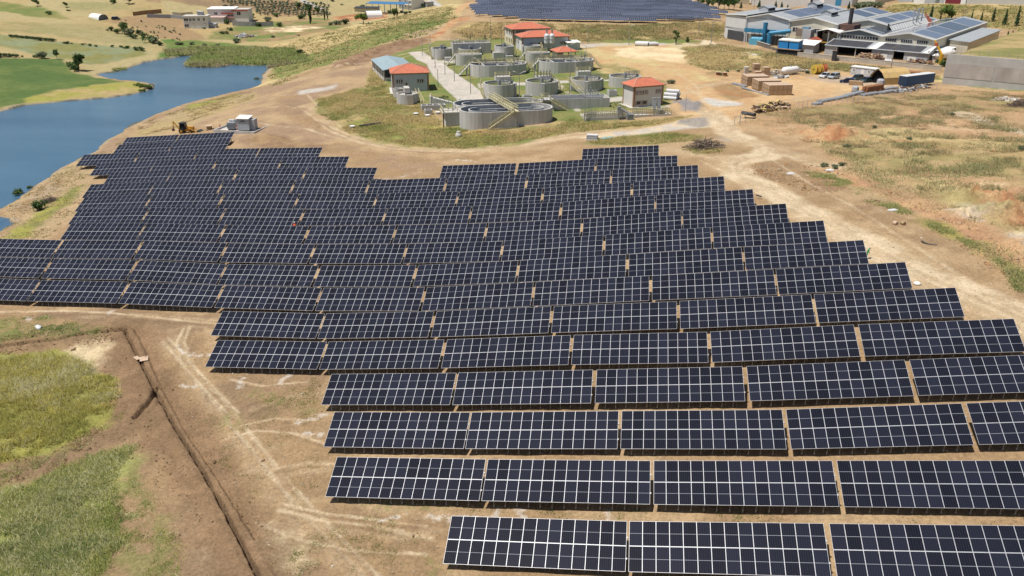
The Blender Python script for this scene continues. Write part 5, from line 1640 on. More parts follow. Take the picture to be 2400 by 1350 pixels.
b = MB(); rails(b, [(-w_/2+1,3.9,5.9),(w_/2-1,3.9,5.9)],1.1,.06,1.0); b.build("handrail", M_YEL, t)
t, w_ = box_on("filter_box", "grey rectangular filter unit raised behind the blue tanks", "machine", 1862,112,1895,118, FA, 4)
MB().box(-3.2,3.0,0,4.0,3.5,8.0).build("casing", M_FGREY, t)
MB().box(-3.25,-.6,-.06,3.9,3.5,8.05).build("brown_side", mat("brown_panel",(.22,.17,.14),.7,0,.15,1), t)
MB().box(-1.2,1.6,.8,3.0,8.0,8.8).build("fan_box", mat("blue_grey",(.16,.27,.35),.6,0,.2,1), t)
b = MB()
for x_ in (-3,2.8):
    for y_ in (.2,3.8):
        b.box(x_-.12,x_+.12,y_-.12,y_+.12,-.5,3.5)
b.build("frame", M_DARK, t)
t, w_ = box_on("shed", "grey shed with sloping white roof beside the blue tanks", "shed", 1868,124,1905,123, FA, 6)
MB().add([(-3.2,0,-.6),(3.2,0,-.6),(3.2,6,-.6),(-3.2,6,-.6),(-3.2,0,3.2),(3.2,0,3.2),(3.2,6,4.2),(-3.2,6,4.2)],[(0,1,5,4),(1,2,6,5),(2,3,7,6),(3,0,4,7)]).build("wall", M_FGREY, t)
MB().slab((-3.8,-.6,3.3),(3.8,-.6,3.3),(3.8,6.4,4.5),(-3.8,6.4,4.5),.14).build("roof", M_WHITE, t)
MB().add([(-2.6,6.5,4.4),(3.2,6.5,4.4),(.3,6.5,5.7),(-2.6,9,4.4),(3.2,9,4.4),(.3,9,5.7)],[(0,1,2),(0,2,5,3),(1,4,5,2)]).build("red_gable", mat("red_cladding",(.36,.09,.045)), t)
t, w_ = box_on("loading_canopy", "dark open loading canopy with white roof between the two factories", "canopy", 1916,118,1950,122, FA, 8)
MB().slab((-4.5,-.5,7.8),(0,-.5,8.8),(0,9.5,8.8),(-4.5,9.5,7.8),.15).slab((0,-.5,8.8),(5.5,-.5,7.6),(5.5,9.5,7.6),(0,9.5,8.8),.15).build("roof", M_WHITE, t)
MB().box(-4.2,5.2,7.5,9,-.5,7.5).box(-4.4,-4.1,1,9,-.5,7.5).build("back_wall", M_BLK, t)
MB().box(-4.4,5.4,-.1,9,3.3,3.6).build("floor", mat("yellow_edge",(.42,.26,.05),.7,0,.2,1), t)
b = MB()
for x_ in (-4.2,.6,5.2):
    b.box(x_-.15,x_+.15,-.1,.2,-.6,7.9)
b.build("post", M_FGREY, t)

# --- second factory with the lean-to
(x, y, z), a, w_ = facing(1932,126,2172,147)
w_ = 38.5
F2O = (x, y, z)
t = thing("factory_hall", "long factory hall with two solar roofed gables and a grey lean-to in front", "factory", (x, y, z - .3), R(-29))
D0 = 8.5
xl, xr = -w_/2 + 1.0, w_/2 - .4
xm = -.6
H = 7.6
gable_bay(t, xl, xm, D0, 90, H, 1.9, M_FBEIGE)
gable_bay(t, xm, xr, D0, 92, H, 1.9, M_FBEIGE)
for x0, x1, n in ((xl+.6, xm-1.2, 14), (xm+1.2, xm+5.6, 5), (xm+7.0, xm+11.4, 5), (xm+12.8, xm+17.0, 5)):
    o = MB().box(x0,x1,D0-.09,D0-.02,5.9,7.1).build("window", M_FGREY, t)
    for k in range(n):
        q = (x1 - x0 - .3) / n
        MB().box(x0+.15+k*q,x0+.15+k*q+q*.74,D0-.12,D0-.095,6.0,7.0).build("pane", M_GLASS, o)
MB().add([(xl+.3,D0-.05,H-.2),(xm-.3,D0-.05,H-.2),((xl+xm)/2,D0-.05,H+1.6)],[(0,1,2),(2,1,0)]).build("gable_panel", mat("pale_blue_panel",(.36,.42,.46),.6,0,.08,.5), t)
for y0, y1 in ((12,25),(26.5,42),(43.5,64),(66,86)):
    for x0, x1, za, zb in ((xl+.8,(xl+xm)/2-.5,H+.2,H+1.75),((xl+xm)/2+.5,xm-.9,H+1.75,H+.2),(xm+.9,(xm+xr)/2-.5,H+.2,H+1.75),((xm+xr)/2+.5,xr-.8,H+1.75,H+.2)):
        pv(t, [(x0,y0,za+.12),(x1,y0,zb+.12),(x1,y1,zb+.12),(x0,y1,za+.12)])
b = MB().slab((xl-1.2,-.5,3.7),(xr+.6,-.5,3.7),(xr+.6,D0,5.4),(xl-1.2,D0,5.4),.2)
b.build("lean_to_roof", M_FROOF, t)
MB().slab((xm-2.0,-.55,3.75),(xm+.8,-.55,3.75),(xm+2.0,D0-.1,5.46),(xm-.5,D0-.1,5.46),.04).slab((xr-1.6,-.55,3.75),(xr+.65,-.55,3.75),(xr+.65,D0-.1,5.46),(xr+.0,D0-.1,5.46),.04).build("white_flashing", M_WHITE, t)
for k in range(8):
    x0 = xl - .8 + k * 1.95
    pv(t, [(x0,.2,3.86),(x0+1.85,.2,3.86),(x0+2.2,D0-1.2,5.22),(x0+.35,D0-1.2,5.22)], name="canopy_solar")
for k in range(8):
    x0 = xm + 1.4 + k * 1.95
    pv(t, [(x0,.2,3.86),(x0+1.8,.2,3.86),(x0+2.1,D0-1.2,5.22),(x0+.3,D0-1.2,5.22)], name="canopy_solar")
MB().box(xl-1,xr+.3,D0-.5,D0-.3,-.6,5.2).build("inner_wall", M_BLK, t)  # black sheet before the gable wall, painting the shade of the open bays
for nm, x0, x1, m in (("front_wall", xl-1.0, xl+3.4, M_FGREY), ("front_wall", xm-.5, xm+7.4, M_FGREY), ("front_wall", xm+11.4, xr+.3, M_FGREY)):
    MB().box(x0,x1,.0,.2,-.6,3.45).build(nm, m, t)
MB().box(xl+2.4,xl+3.2,-.05,-.01,-.6,1.6).build("side_door", M_BLK, t)
MB().box(xm+3.2,xm+5.4,-.05,-.01,-.6,2.2).box(xm+12.8,xm+15.8,-.05,-.01,-.6,2.0).build("white_panel", M_WHITE, t)
for x_ in (xl+3.6, xl+11.0):
    MB().tube((x_,.1,-.6),(x_,.1,3.6),.14,6).build("canopy_post", M_WHITE, t)
MB().box(xr,xr+.25,.1,D0,-.6,4.4).build("side_wall", M_FGREY, t)
# side wing
MB().box(xr+1.5,xr+8.0,24,78,-1,6.2).build("side_wing", M_FBEIGE, t)
MB().slab((xr+1.0,23.5,6.6),(xr+8.6,23.5,6.2),(xr+8.6,78,6.2),(xr+1.0,78,6.6),.2).build("side_wing_roof", M_FROOF, t)
MB().box(xr+8.02,xr+8.08,26,76,4.3,5.7).build("ribbon_window", M_GLASS, t)
MB().box(xr+.3,xr+4.5,8,23,3.9,4.1).build("porch_roof", M_WHITE, t)
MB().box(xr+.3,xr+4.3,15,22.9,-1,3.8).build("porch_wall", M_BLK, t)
MB().box(xr+1.0,xr+3.8,3.5,8,-1,2.6).build("annex", M_FWALL, t)
MB().slab((xr+.7,3,2.75),(xr+4.2,3,2.75),(xr+4.2,8.2,3.0),(xr+.7,8.2,3.0),.12).build("annex_roof", M_WHITE, t)

# crane and gas tank
def f2(lx, ly): return (F2O[0] + lx*math.cos(R(-29)) - ly*math.sin(R(-29)), F2O[1] + lx*math.sin(R(-29)) + ly*math.cos(R(-29)), F2O[2])
t = thing("crane_arm", "yellow crane boom folded beside the second factory", "crane", f2(xr + 4.4, 1.5), R(-29))
MB().tube((0,0,-.5),(.2,0,3.4),.7,8).build("mast", mat("crane_yellow",(.55,.33,.03),.5,0,.2,1), t)
MB().tube((.2,0,3.2),(-3.4,.6,8.0),.5,6,.28).build("boom", MATS["crane_yellow"], t)
MB().cbox(-2.4,.3,6.6,1.0,.9,1.2).build("cab", mat("crane_red",(.45,.10,.03),.5,0,.2,1), t)
(x, y, z) = P(2197,150)
t = thing("gas_tank", "white horizontal gas tank on a yellow frame by the retaining wall corner", "tank", (x+4.5, y+8, z), R(-30+90-12))
b = MB()
prof = [(.02,-6.2),(.7,-6.0),(1.2,-5.5),(1.45,-4.8),(1.45,4.8),(1.2,5.5),(.7,6.0),(.02,6.2)]
b.lathe(prof, 20)
b.v = [(p[2], p[0], p[1] + 2.5) for p in b.v]
b.build("shell", M_WHITE, t, smooth_=True)
b = MB()
for x_ in (-4,0,4):
    b.box(x_-.2,x_+.2,-1.1,1.1,-.5,1.4)
b.box(-5,5,-1.3,1.3,.3,.6)
b.build("frame", MATS["crane_yellow"], t)

# --- walls
M_RET = mat("stained_wall_concrete", (.40,.365,.335), .95, 0, .2, .16, .15, 6, stretch=(1,1,.6), dirt=.6, dirt_col=(.235,.205,.185))
M_RET2 = mat("grey_wall_concrete", (.43,.42,.40), .95, 0, .15, .2, .1, 6, dirt=.4, dirt_col=(.30,.285,.265))
a0 = P(2207,196); a1 = P(2400,206)
ang = R(-26)
t = thing("retaining_wall", "high stained concrete retaining wall at the right edge", "wall", (a0[0], a0[1], a0[2]), ang)
LW = 70
MB().box(0,LW,0,.8,-2,9.2).build("wall_face", M_RET2, t)
for k in range(5):
    x0 = .25 + k * 14.2
    MB().box(x0,x0+13.7,-.08,-.02,2.2,6.6).build("cast_panel", M_RET, t)
b = MB()
for k in range(26):
    b.tube((1+k*2.6,.4,9.2),(1+k*2.6,.4,11.0),.05,5)
for zz in (9.9,10.9):
    b.tube((1,.4,zz),(LW-2,.4,zz),.025,4)
b.build("fence_post", M_GREY, t)
# terrace behind it
def w2(x_, y_): return (a0[0] + x_*math.cos(ang) - y_*math.sin(ang), a0[1] + x_*math.sin(ang) + y_*math.cos(ang))
nx, ny = 60, 60
gx_, gy_ = np.meshgrid(np.linspace(.8, 110, nx), np.linspace(.7, 130, ny))
wx = a0[0] + gx_*math.cos(ang) - gy_*math.sin(ang) + gy_ * .06
wy = a0[1] + gx_*math.sin(ang) + gy_*math.cos(ang)
wz = a0[2] + 9.0 - gy_*.005 + .25*fbm(wx, wy, 8, 3, 7)
edge = np.minimum(gx_ - .8, 3) / 3
wz = wz - (1 - edge) * .8
I = np.arange(nx*ny).reshape(ny, nx)
F = np.stack([I[:-1,:-1],I[:-1,1:],I[1:,1:],I[1:,:-1]],-1).reshape(-1,4)
t_ = smooth(-.4,.5,fbm(wx,wy,9,4,3)).reshape(-1,1)
cc = np.array(olive)*t_ + np.array(dry)*(1-t_)
V = np.stack([wx.ravel(), wy.ravel(), wz.ravel()], -1)
# its flank down to the yard
Vb = V[I[:,0]].copy(); Vb[:,2] -= 10.5; Vb[:,0] -= 1.0
off = len(V)
Fl = np.array([[off+j, I[j,0], I[j+1,0], off+j+1] for j in range(ny-1)])
me = np_mesh("terrace", np.concatenate([V, Vb]), np.concatenate([F, Fl]), 4, MATS["earth"], np.concatenate([cc, np.tile(np.array(dry), (ny,1))]))
tag(link("terrace", me), "grassy terrace held up by the high concrete wall", None, None, "structure")
# perimeter wall of the factory
p, q = P(1868,133), P(2205,166)
ang2 = math.atan2(q[1]-p[1], q[0]-p[0]); L2 = math.hypot(q[0]-p[0], q[1]-p[1])
t = thing("perimeter_wall", "low beige block wall running along the factory yard", "wall", (p[0], p[1], (p[2]+q[2])/2), ang2)
MB().box(0,L2,0,.3,-1,1.55).build("wall_face", mat("beige_blockwork",(.45,.40,.33),.95,0,.15,.4,.15,5,dirt=.4,dirt_col=(.33,.28,.22)), t)
MB().box(0,L2,-.06,.36,1.55,1.7).build("coping", M_CONL, t)
t2_ = thing("waste_skip", "tall dark bin standing against the beige block wall", "bin", P(1954,143), ang2)
MB().box(-.7,.7,-.6,.6,-.2,3.6).build("bin_body", M_DARK, t2_); MB().box(-.8,.8,-.7,.7,3.6,3.75).build("lid", M_RUST, t2_)
p, q = P(1762,103), P(1866,134)
ang2 = math.atan2(q[1]-p[1], q[0]-p[0]); L2 = math.hypot(q[0]-p[0], q[1]-p[1])
t = thing("yard_wall", "dark low yard wall in front of the blue ducts", "wall", (p[0], p[1], (p[2]+q[2])/2), ang2)
MB().box(0,L2*.42,0,.3,-1,1.7).box(L2*.42+.02,L2*.6,.2,.5,-1,1.1).box(L2*.6+.02,L2*.72,0,.3,-1,2.0).build("wall_face", mat("dark_blockwork",(.16,.14,.12),.95,0,.3,.5), t)
MB().box(0,L2*.42,-.1,.4,1.7,1.85).build("coping", M_CONL, t)

# --- white warehouses at the top of the picture
def warehouse(label, u0, v0, u1, v1, h, d, m=M_WHITE, doors=()):
    (x, y, z), a, w = facing(u0, v0, u1, v1)
    t = thing("warehouse", label, "warehouse", (x, y, z), a)
    MB().box(-w/2,w/2,0,d,-3,h).build("wall", m, t)
    MB().slab((-w/2-.4,-.4,h+.3),(w/2+.4,-.4,h+.3),(w/2+.4,d,h+2),(-w/2-.4,d,h+2),.25).build("roof", M_FROOF, t)
    for f, dw, mm in doors:
        MB().box(f*w-w/2,f*w-w/2+dw,-.08,-.02,-2,min(4.5,h*.6)).build("gate", mm, t)
    return t
warehouse("big white warehouse block at the top behind the ducted factory", 1762,12,1898,14, 12, 30)
warehouse("cream flat building left of the big white warehouse at the top", 1700,9,1756,11, 7, 20, M_CREAM)
warehouse("grey warehouse right of the big white one at the top", 1902,13,1996,13, 12, 28, M_FGREY, ((.2,4,M_WHITE),(.6,5,M_DUCT)))
warehouse("grey brown warehouse beside the tree clump at the top", 2000,11,2050,10, 9, 24, M_FBEIGE)
warehouse("low grey shed with dark doors on the hilltop", 2105,5,2138,5, 3, 12, M_FGREY)
warehouse("long white warehouse with grey and dark red gates on the right hilltop", 2140,8,2262,10, 9, 26, M_WHITE, ((.22,8,M_FGREY),(.42,5,M_FGREY),(.62,8,mat("dark_red_gate",(.18,.02,.03),.6,0,.1,1))))
warehouse("long pale warehouse at the far right of the hilltop", 2266,10,2460,12, 9, 26, M_WHITE)
for lab, u0, v0, u1, v1 in (("long low warehouse front beyond the far solar farm, middle one", 1262,1,1380,1),("pale warehouse front beyond the far solar farm, left one", 1112,1,1250,1),("white warehouse with a red stripe beyond the far solar farm", 1392,1,1500,1),("white warehouse beyond the far solar farm, right one", 1512,1,1590,1)):
    (x, y, z), a, w = facing(u0, v0, u1, v1)
    t = thing("warehouse", lab, "warehouse", (x, y + 6, z), a)
    MB().box(-w/2,w/2,0,20,-3,7).build("wall", M_FBEIGE if "left" in lab or "middle" in lab else M_WHITE, t)
    if "red" in lab: MB().box(-w/2+6,w/2-16,-.08,-.02,.2,1.4).build("stripe", mat("red_stripe",(.45,.05,.07),.6,0,.1,1), t)

# ------------------------------------------------------------------ the far solar farm
FARM = PXY([(1088,32),(1104,18),(1122,4),(1250,3),(1450,3),(1605,3),(1640,13),(1700,32),(1700,50),(1650,54),(1500,56.5),(1300,52),(1195,49),(1185,46),(1148,45),(1140,40),(1116,37)])
def far_farm():
    w, d = 13.6, 4.4
    ti = R(14)
    b = MB().slab((-w/2,-d/2*math.cos(ti),1.0),(w/2,-d/2*math.cos(ti),1.0),(w/2,d/2*math.cos(ti),1.0+d*math.sin(ti)),(-w/2,d/2*math.cos(ti),1.0+d*math.sin(ti)),.06)
    for x_ in (-5,0,5):
        b.box(x_-.08,x_+.08,.9,1.1,-.8,1.6,1)
    me = b.mesh("far_solar_table", [M_FARPV, M_GREY])
    uv = me.uv_layers.new(name="UVMap")
    for li, c in zip(me.polygons[0].loop_indices, [(0,0),(1,0),(1,1),(0,1)]):
        uv.data[li].uv = c
    rows = []
    y = FARM[:,1].min() - 3
    k = 0
    while y < FARM[:,1].max():
        x = -175 + (k % 3) * 4.4
        r = []
        while x < 60:
            if sdf_poly(np.array([x-5.5, x+5.5, x]), np.array([y, y, y]), FARM).min() > -.5:
                r.append(x)
            x += w + .35
        if r: rows.append((y, r))
        y += 7.6; k += 1
    NUM = ["first","second","third","fourth","fifth","sixth","seventh","eighth","ninth","tenth","eleventh","twelfth","thirteenth","fourteenth","fifteenth","sixteenth","seventeenth","eighteenth","nineteenth","twentieth"]
    n = 0
    rest = []
    for j, (y, r) in enumerate(rows):
        for i, x in enumerate(r):
            z = gz(x, y)
            s = math.atan2(gz(x + 5, y) - gz(x - 5, y), 10)
            if n < 185:
                o = link("far_solar_table", me, None, (x, y, z + .1))
                o.rotation_euler = (0, -s, 0)
                tag(o, f"distant blue solar table, {NUM[i]} from left in the {NUM[j]} row of the far farm", "solar table", "tables of the far solar farm")
                n += 1
            else:
                rest.append((x, y, z))
    print("far tables", n, "rest", len(rest), "rows", len(rows))
    if rest:
        b = MB()
        for x, y, z in rest:
            b.slab((x-w/2,y-d/2*math.cos(ti),z+1.0),(x+w/2,y-d/2*math.cos(ti),z+1.0),(x+w/2,y+d/2*math.cos(ti),z+1.0+d*math.sin(ti)),(x-w/2,y+d/2*math.cos(ti),z+1.0+d*math.sin(ti)),.06)
        me2 = b.mesh("far_solar_rows", [M_FARPV])
        uv = me2.uv_layers.new(name="UVMap")
        for k in range(len(rest)):
            for li, c in zip(me2.polygons[k*6].loop_indices, [(0,0),(1,0),(1,1),(0,1)]):
                uv.data[li].uv = c
        tag(link("far_solar_rows", me2), "last distant rows of the far solar farm, merging into one blue sheet", "solar tables", None, "stuff")
far_farm()

# ------------------------------------------------------------------ houses on the left
def flat_house(label, u0, v0, u1, v1, h, d, m, wins, ang=None, roofm=M_CONL, name="house"):
    (x, y, z), a, w = facing(u0, v0, u1, v1)
    t = thing(name, label, "house", (x, y, z), a if ang is None else ang)
    MB().box(-w/2,w/2,0,d,-2,h).build("wall", m, t)
    MB().box(-w/2-.35,w/2+.35,-.35,d+.35,h,h+.35).build("roof", roofm, t)
    for fx, fz, ww, wh in wins:
        window(t, fx*w, -.052, fz, ww, wh, panes=2 if ww > 1.2 else 1, frame=M_WHITE)
    return t, w
t, w_ = flat_house("white two storey flat roofed house nearest the lake head", 432,66,489,67, 6.6, 10, M_WHITE, [(-.38,1.6,2.4,1.6),(-.38,4.9,2.4,1.4),(-.2,4.9,1.3,1.5),(-.06,4.9,1.3,1.5),(.14,4.9,1.3,1.5),(.36,4.9,1.3,1.5),(-.1,2.6,.6,.6),(.38,2.6,.6,.6)])
MB().box(w_*.05,w_*.28,4,8,6.9,9.0).build("roof_hut", M_FGREY, t)
MB().slab((w_*.05-.3,3.7,9.3),(w_*.30,3.7,8.9),(w_*.30,8.3,8.9),(w_*.05-.3,8.3,9.3),.2).build("hut_roof", M_CONL, t)
MB().box(w_/2+.02,w_/2+4,2,8,-2,2.2).build("side_annex", M_FGREY, t)
t, w_ = flat_house("wide white house with red balcony trim behind the flat roofed one", 488,50,585,52, 7.0, 10, M_WHITE, [(-.30,4.8,2.0,1.4),(.02,3.6,1.6,1.5),(.10,3.6,1.6,1.5),(.27,4.8,2.2,2.0)], ang=R(12))
MB().slab((-w_/2-.5,-.6,7.5),(w_*.17,-.6,7.5),(w_*.17,10.5,8.2),(-w_/2-.5,10.5,8.2),.25).build("white_roof", M_WHITE, t)
MB().box(-w_*.15,w_*.15,-1.6,-.03,2.3,2.5).box(-w_*.15,w_*.15,-1.65,-1.5,4.6,5.6).box(w_*.1,w_/2,-.5,-.03,6.2,7.0).build("red_trim", mat("red_balcony",(.42,.10,.075),.7,0,.15,1), t)
MB().box(-w_*.42,-w_*.05,-6,-.05,-2,3.0).build("lower_wing", M_WHITE, t)
MB().slab((-w_*.43,-6.3,3.2),(-w_*.03,-6.3,3.2),(-w_*.03,0,3.6),(-w_*.43,0,3.6),.15).build("wing_roof", mat("pink_roof",(.50,.36,.33),.8,0,.15,1), t)
t, w_ = flat_house("white block of flats with balconies far behind the ridge", 935,21,967,23, 9.5, 9, M_WHITE, [(-.38,2.0,1.5,1.3),(-.38,5.0,1.5,1.3),(.02,2.0,1.3,1.2),(.02,5.0,1.3,1.2),(.33,2.0,1.3,1.2),(.33,5.0,1.3,1.2),(-.38,8.0,1.5,1.3),(.02,8.0,1.3,1.2),(.33,8.0,1.3,1.2)], name="apartment_block")
for zz in (3.3,6.4):
    MB().box(-w_/2-.6,w_/2+.1,-1.3,-.03,zz,zz+.25).build("balcony", M_WHITE, t)
t, w_ = flat_house("small grey house with dark porch right of the block of flats", 985,17,1000,17, 3.4, 6, M_FGREY, [(-.2,1.6,1.6,1.4)], name="house")
# garden walls, tent, canopy barn
for lab, pts, h, m in (("brown garden wall on the slope left of the houses", [(312,37),(345,33),(378,30)], 2.2, mat("brown_gardenwall",(.33,.19,.10),.95,0,.2,.5)), ("grey garden wall running to the flat roofed house", [(345,41),(400,42),(432,46)], 2.0, M_FGREY),
                    ("cream garden wall with yellow foot left of the houses", [(405,38),(425,40),(452,38)], 2.6, M_CREAM), ("long grey stone wall below the wide white house", [(545,60),(590,62),(640,62)], 2.6, mat("grey_stone_wall",(.26,.25,.24),.95,0,.25,.5))):
    q = [P(u, v) for u, v in pts]
    c = q[0]
    t = thing("garden_wall", lab, "wall", c, 0)
    b = MB()
    for p_, r_ in zip(q, q[1:]):
        b.slab((p_[0]-c[0],p_[1]-c[1],p_[2]-c[2]+h),(r_[0]-c[0],r_[1]-c[1],r_[2]-c[2]+h),(r_[0]-c[0]+.1,r_[1]-c[1]+.35,r_[2]-c[2]+h),(p_[0]-c[0]+.1,p_[1]-c[1]+.35,p_[2]-c[2]+h),h+1)
    b.build("wall_face", m, t)
def tunnel(name, label, cat, x, y, z, rz, w, l, h, m, n=9, front=None, back=None, side=None):
    t = thing(name, label, cat, (x, y, z), rz)
    pr = [(w/2*math.cos(math.pi*i/n), h*math.sin(math.pi*i/n)**.8) for i in range(n+1)]
    b = MB()
    vs = [(p, 0, q) for p, q in pr] + [(p, l, q) for p, q in pr]
    b.add(vs, [(i, i+1, n+2+i, n+1+i) for i in range(n)])
    b.build("cover", m, t)
    if back: MB().add([(p, l-.05, q) for p, q in pr], [tuple(range(n+1))]).build("end_wall", back, t)
    if front: MB().add([(p, .6, q) for p, q in pr], [tuple(range(n+1)), tuple(range(n, -1, -1))]).build("front_wall", front, t)
    b = MB()
    for y_ in np.linspace(.1, l-.1, 5):
        b.path([(p*.985, y_, q*.985) for p, q in pr], .05, 4)
    b.build("hoop", M_GREY, t)
    return t
x, y, z = P(243,46)
tunnel("tunnel_tent", "white tunnel tent on the ploughed garden by the wheat field", "tent", x, y, z, R(65), 6, 11, 3.0, M_WHITE, front=M_FGREY, back=M_WHITE)
x, y, z = P(858,41)
tunnel("farm_tent", "white tunnel tent with dark open front beyond the ridge", "tent", x, y, z, R(-60), 9, 10, 4.0, M_WHITE, back=M_WHITE)
t = thing("barn_canopy", "open barn with a blue sheet roof on thin posts beyond the ridge", "barn", P(905,34), R(-8))
MB().slab((-15,0,6.6),(13,0,6.6),(13,9,7.4),(-15,9,7.4),.15).build("roof", mat("barn_blue",(.06,.19,.36),.5,.1,.15,1), t)
for k in range(7):
    MB().tube((-14.5+k*4.5,.3,-.5),(-14.5+k*4.5,.3,6.5),.15,5).build("post", M_DUCT, t)
    MB().tube((-14.5+k*4.5,8.7,-.5),(-14.5+k*4.5,8.7,7.2),.15,5).build("post", M_DUCT, t)
MB().box(-13,12,1,8,-.4,.5).build("hay_floor", mat("straw",(.5,.34,.2),.95,0,.2,1), t)
t = thing("farm_shed", "long low dark shed left of the blue roofed barn", "shed", P(858,28), R(5))
MB().box(-8,8,0,6,-1,2.4).build("wall", M_CREAM, t); MB().slab((-8.6,-.8,2.5),(8.6,-.8,2.5),(8.6,6.8,3.1),(-8.6,6.8,3.1),.2).build("roof", M_DARK, t)
# ------------------------------------------------------------------ things in the yard, on the tracks and among the tables
M_CARD = mat("cardboard", (.40,.27,.165), .9, 0, .12, .8, dirt=.3, dirt_col=(.30,.20,.12))
M_CARDT = mat("cardboard_top", (.50,.37,.26), .9, 0, .1, .8)
M_WOOD = mat("pallet_wood", (.36,.25,.14), .9, 0, .2, 2)
M_TYRE = mat("tyre_rubber", (.018,.018,.02), .85, 0, .2, 3)
M_RIM = mat("wheel_rim", (.40,.41,.42), .4, .5, .1, 3)
M_CGLASS = mat("car_glass", (.012,.015,.02), .08, 0, .1, 1)
M_LIGHT = mat("headlight_lens", (.6,.6,.58), .2, 0, .05, 3)
M_STEELB = mat("blue_grey_steel", (.38,.41,.44), .5, .35, .2, 1)
M_RUSTB = mat("rust_beam", (.30,.13,.055), .85, .1, .3, 1.5)
ORDS = ["first","second","third","fourth","fifth","sixth","seventh","eighth","ninth","tenth"]

# --- crates of modules
def crate_proto(w, l, h):
    b = MB().box(0,w-.09,0,l-.09,.16,h-.06).box(-.01,w-.08,-.01,l-.08,h-.06,h-.02,1)
    return b.mesh("crate", [M_CARD, M_CARDT]), MB().box(.02,w-.05,.02,.14,0,.155).box(.02,w-.05,l/2-.07,l/2+.05,0,.155).box(.02,w-.05,l-.17,l-.05,0,.155).mesh("pallet", M_WOOD), \
        MB().wallring([(-.012,l*.48),(w-.018,l*.48),(w-.018,l*.52),(-.012,l*.52)],[(0,l*.485),(w-.03,l*.485),(w-.03,l*.515),(0,l*.515)],.17,h-.05).mesh("strap", M_DARK)
CW, CL, CH = 1.45, 2.7, 1.5
cm, pm, sm = crate_proto(CW, CL, CH)
A19 = R(17)
for blk, u, v, ny in (("front", 1801, 224, 2), ("middle", 1776, 213, 2), ("rear", 1750, 202, 2)):
    x0, y0, z0 = P(u, v)
    for lay in (0, 1):
        for j in range(ny):
            for i in range(5):
                dx, dy = i * CW, j * CL
                x = x0 + dx*math.cos(A19) - dy*math.sin(A19); y = y0 + dx*math.sin(A19) + dy*math.cos(A19)
                t = thing("crate", f"brown module crate, {('lower','upper')[lay]} layer, {ORDS[i]} from left in the {('near','far')[j]} file of the {blk} block", "crate", (x, y, z0 + lay*CH), A19, "crates of solar modules in the yard")
                link("carton", cm, t); link("pallet", pm, t); link("strap", sm, t)
for k, (u, v, dz, lab) in enumerate([(1770,179,0,"brown crate at the bottom left of the small stack by the white tank"),(1790,180,0,"brown crate at the bottom right of the small stack by the white tank"),
      (1766,172,1.6,"brown crate on top at the left of the small stack by the white tank"),(1789,180,1.55,"brown crate on top at the right of the small stack by the white tank"),(1766,172,0,"brown crate at the back left under the small stack by the white tank")]):
    x, y, z = P(u, v)
    t = thing("crate", lab, "crate", (x, y, z + dz), A19, "crates in the small stack")
    o = link("carton", cm, t); o.scale = (1.6, .9, 1.02)
    o = link("pallet", pm, t); o.scale = (1.6, .9, 1)
x, y, z = P(1748,174)
for k in range(6):
    t = thing("white_pallet", f"white pallet, {ORDS[k]} from the bottom of the stack beside the small crates", "pallet", (x, y, z + k*.42), A19, "white pallets in a stack")
    MB().box(-.7,.7,-.6,.6,.24,.4).build("deck", M_WHITE, t)
    MB().box(-.7,.7,-.6,-.4,0,.235).box(-.7,.7,.4,.6,0,.235).build("bearer", M_WOOD, t)
# lengths of steel beside the crates
def bundle(name, label, cat, u0, v0, u1, v1, w, h, m, n=4):
    (x, y, z), a, l = facing(u0, v0, u1, v1)
    t = thing(name, label, cat, (x, y, z), a)
    b = MB()
    for i in range(n):
        for j in range(2):
            yy = i * w / n
            b.box(-l/2 + random.uniform(0,.5), l/2 - random.uniform(0,.5), yy, yy + w/n*.82, .1 + j*h/2, .1 + (j+1)*h/2 - .04)
    b.build("profile", m, t)
    MB().box(-l/3-.1,-l/3+.1,-.1,w+.1,-.1,.095).box(l/3-.1,l/3+.1,-.1,w+.1,-.1,.095).build("timber", M_WOOD, t)
    return t
bundle("steel_bundle", "blue grey steel profiles lying left of the rear crate block", "steel profiles", 1712,198,1746,205,1.4,.5,M_STEELB)
bundle("steel_bundle", "blue grey steel profiles lying along the foot of the middle crates", "steel profiles", 1736,207,1780,219,.8,.3,M_STEELB,2)
bundle("steel_bundle", "thin steel profiles lying before the front crate block", "steel profiles", 1774,218,1800,225,.8,.3,M_STEELB,2)
bundle("beam_stack", "rusty brown beam stack behind the wire fence of the yard", "beams", 2030,220,2072,213,2.0,1.9,M_RUSTB,3)
for k, (u0, v0, u1, v1, lab) in enumerate([(1990,228,2030,218,"grey steel sections beside the rusty beams, near side"),(2074,213,2104,209,"grey steel sections right of the rusty beams"),(1960,236,1992,229,"grey steel sections in the middle of the fence line"),
      (1925,242,1960,236,"grey steel sections left of the others along the fence"),(2025,227,2064,221,"low grey steel sections in front of the rusty beams"),(2066,222,2100,216,"low grey steel sections at the right end of the fence line"),(1911,249,1931,246,"short grey steel stack at the left end of the fence line")]):
    bundle("steel_bundle", lab, "steel profiles", u0, v0, u1, v1, 1.7, .6, M_STEELB, 5)
def pipes(label, u0, v0, u1, v1, r, rows, m=None, name="pipe_stack"):
    (x, y, z), a, l = facing(u0, v0, u1, v1)
    t = thing(name, label, "pipes", (x, y, z), a)
    m = m or M_CONL
    for j, n in enumerate(rows):
        for i in range(n):
            yy = r + i*2.05*r + j*r; zz = r + j*1.75*r
            MB().wallring(circle(r,14),circle(r*.82,14),-l/2,l/2).build("pipe", m, t, None).matrix_local = Matrix.Translation((random.uniform(-.3,.3),yy,zz)) @ Matrix.Rotation(math.pi/2,4,'Y')
    return t
M_WPIPE = mat("white_pipe", (.60,.60,.60), .6, 0, .1, 1)
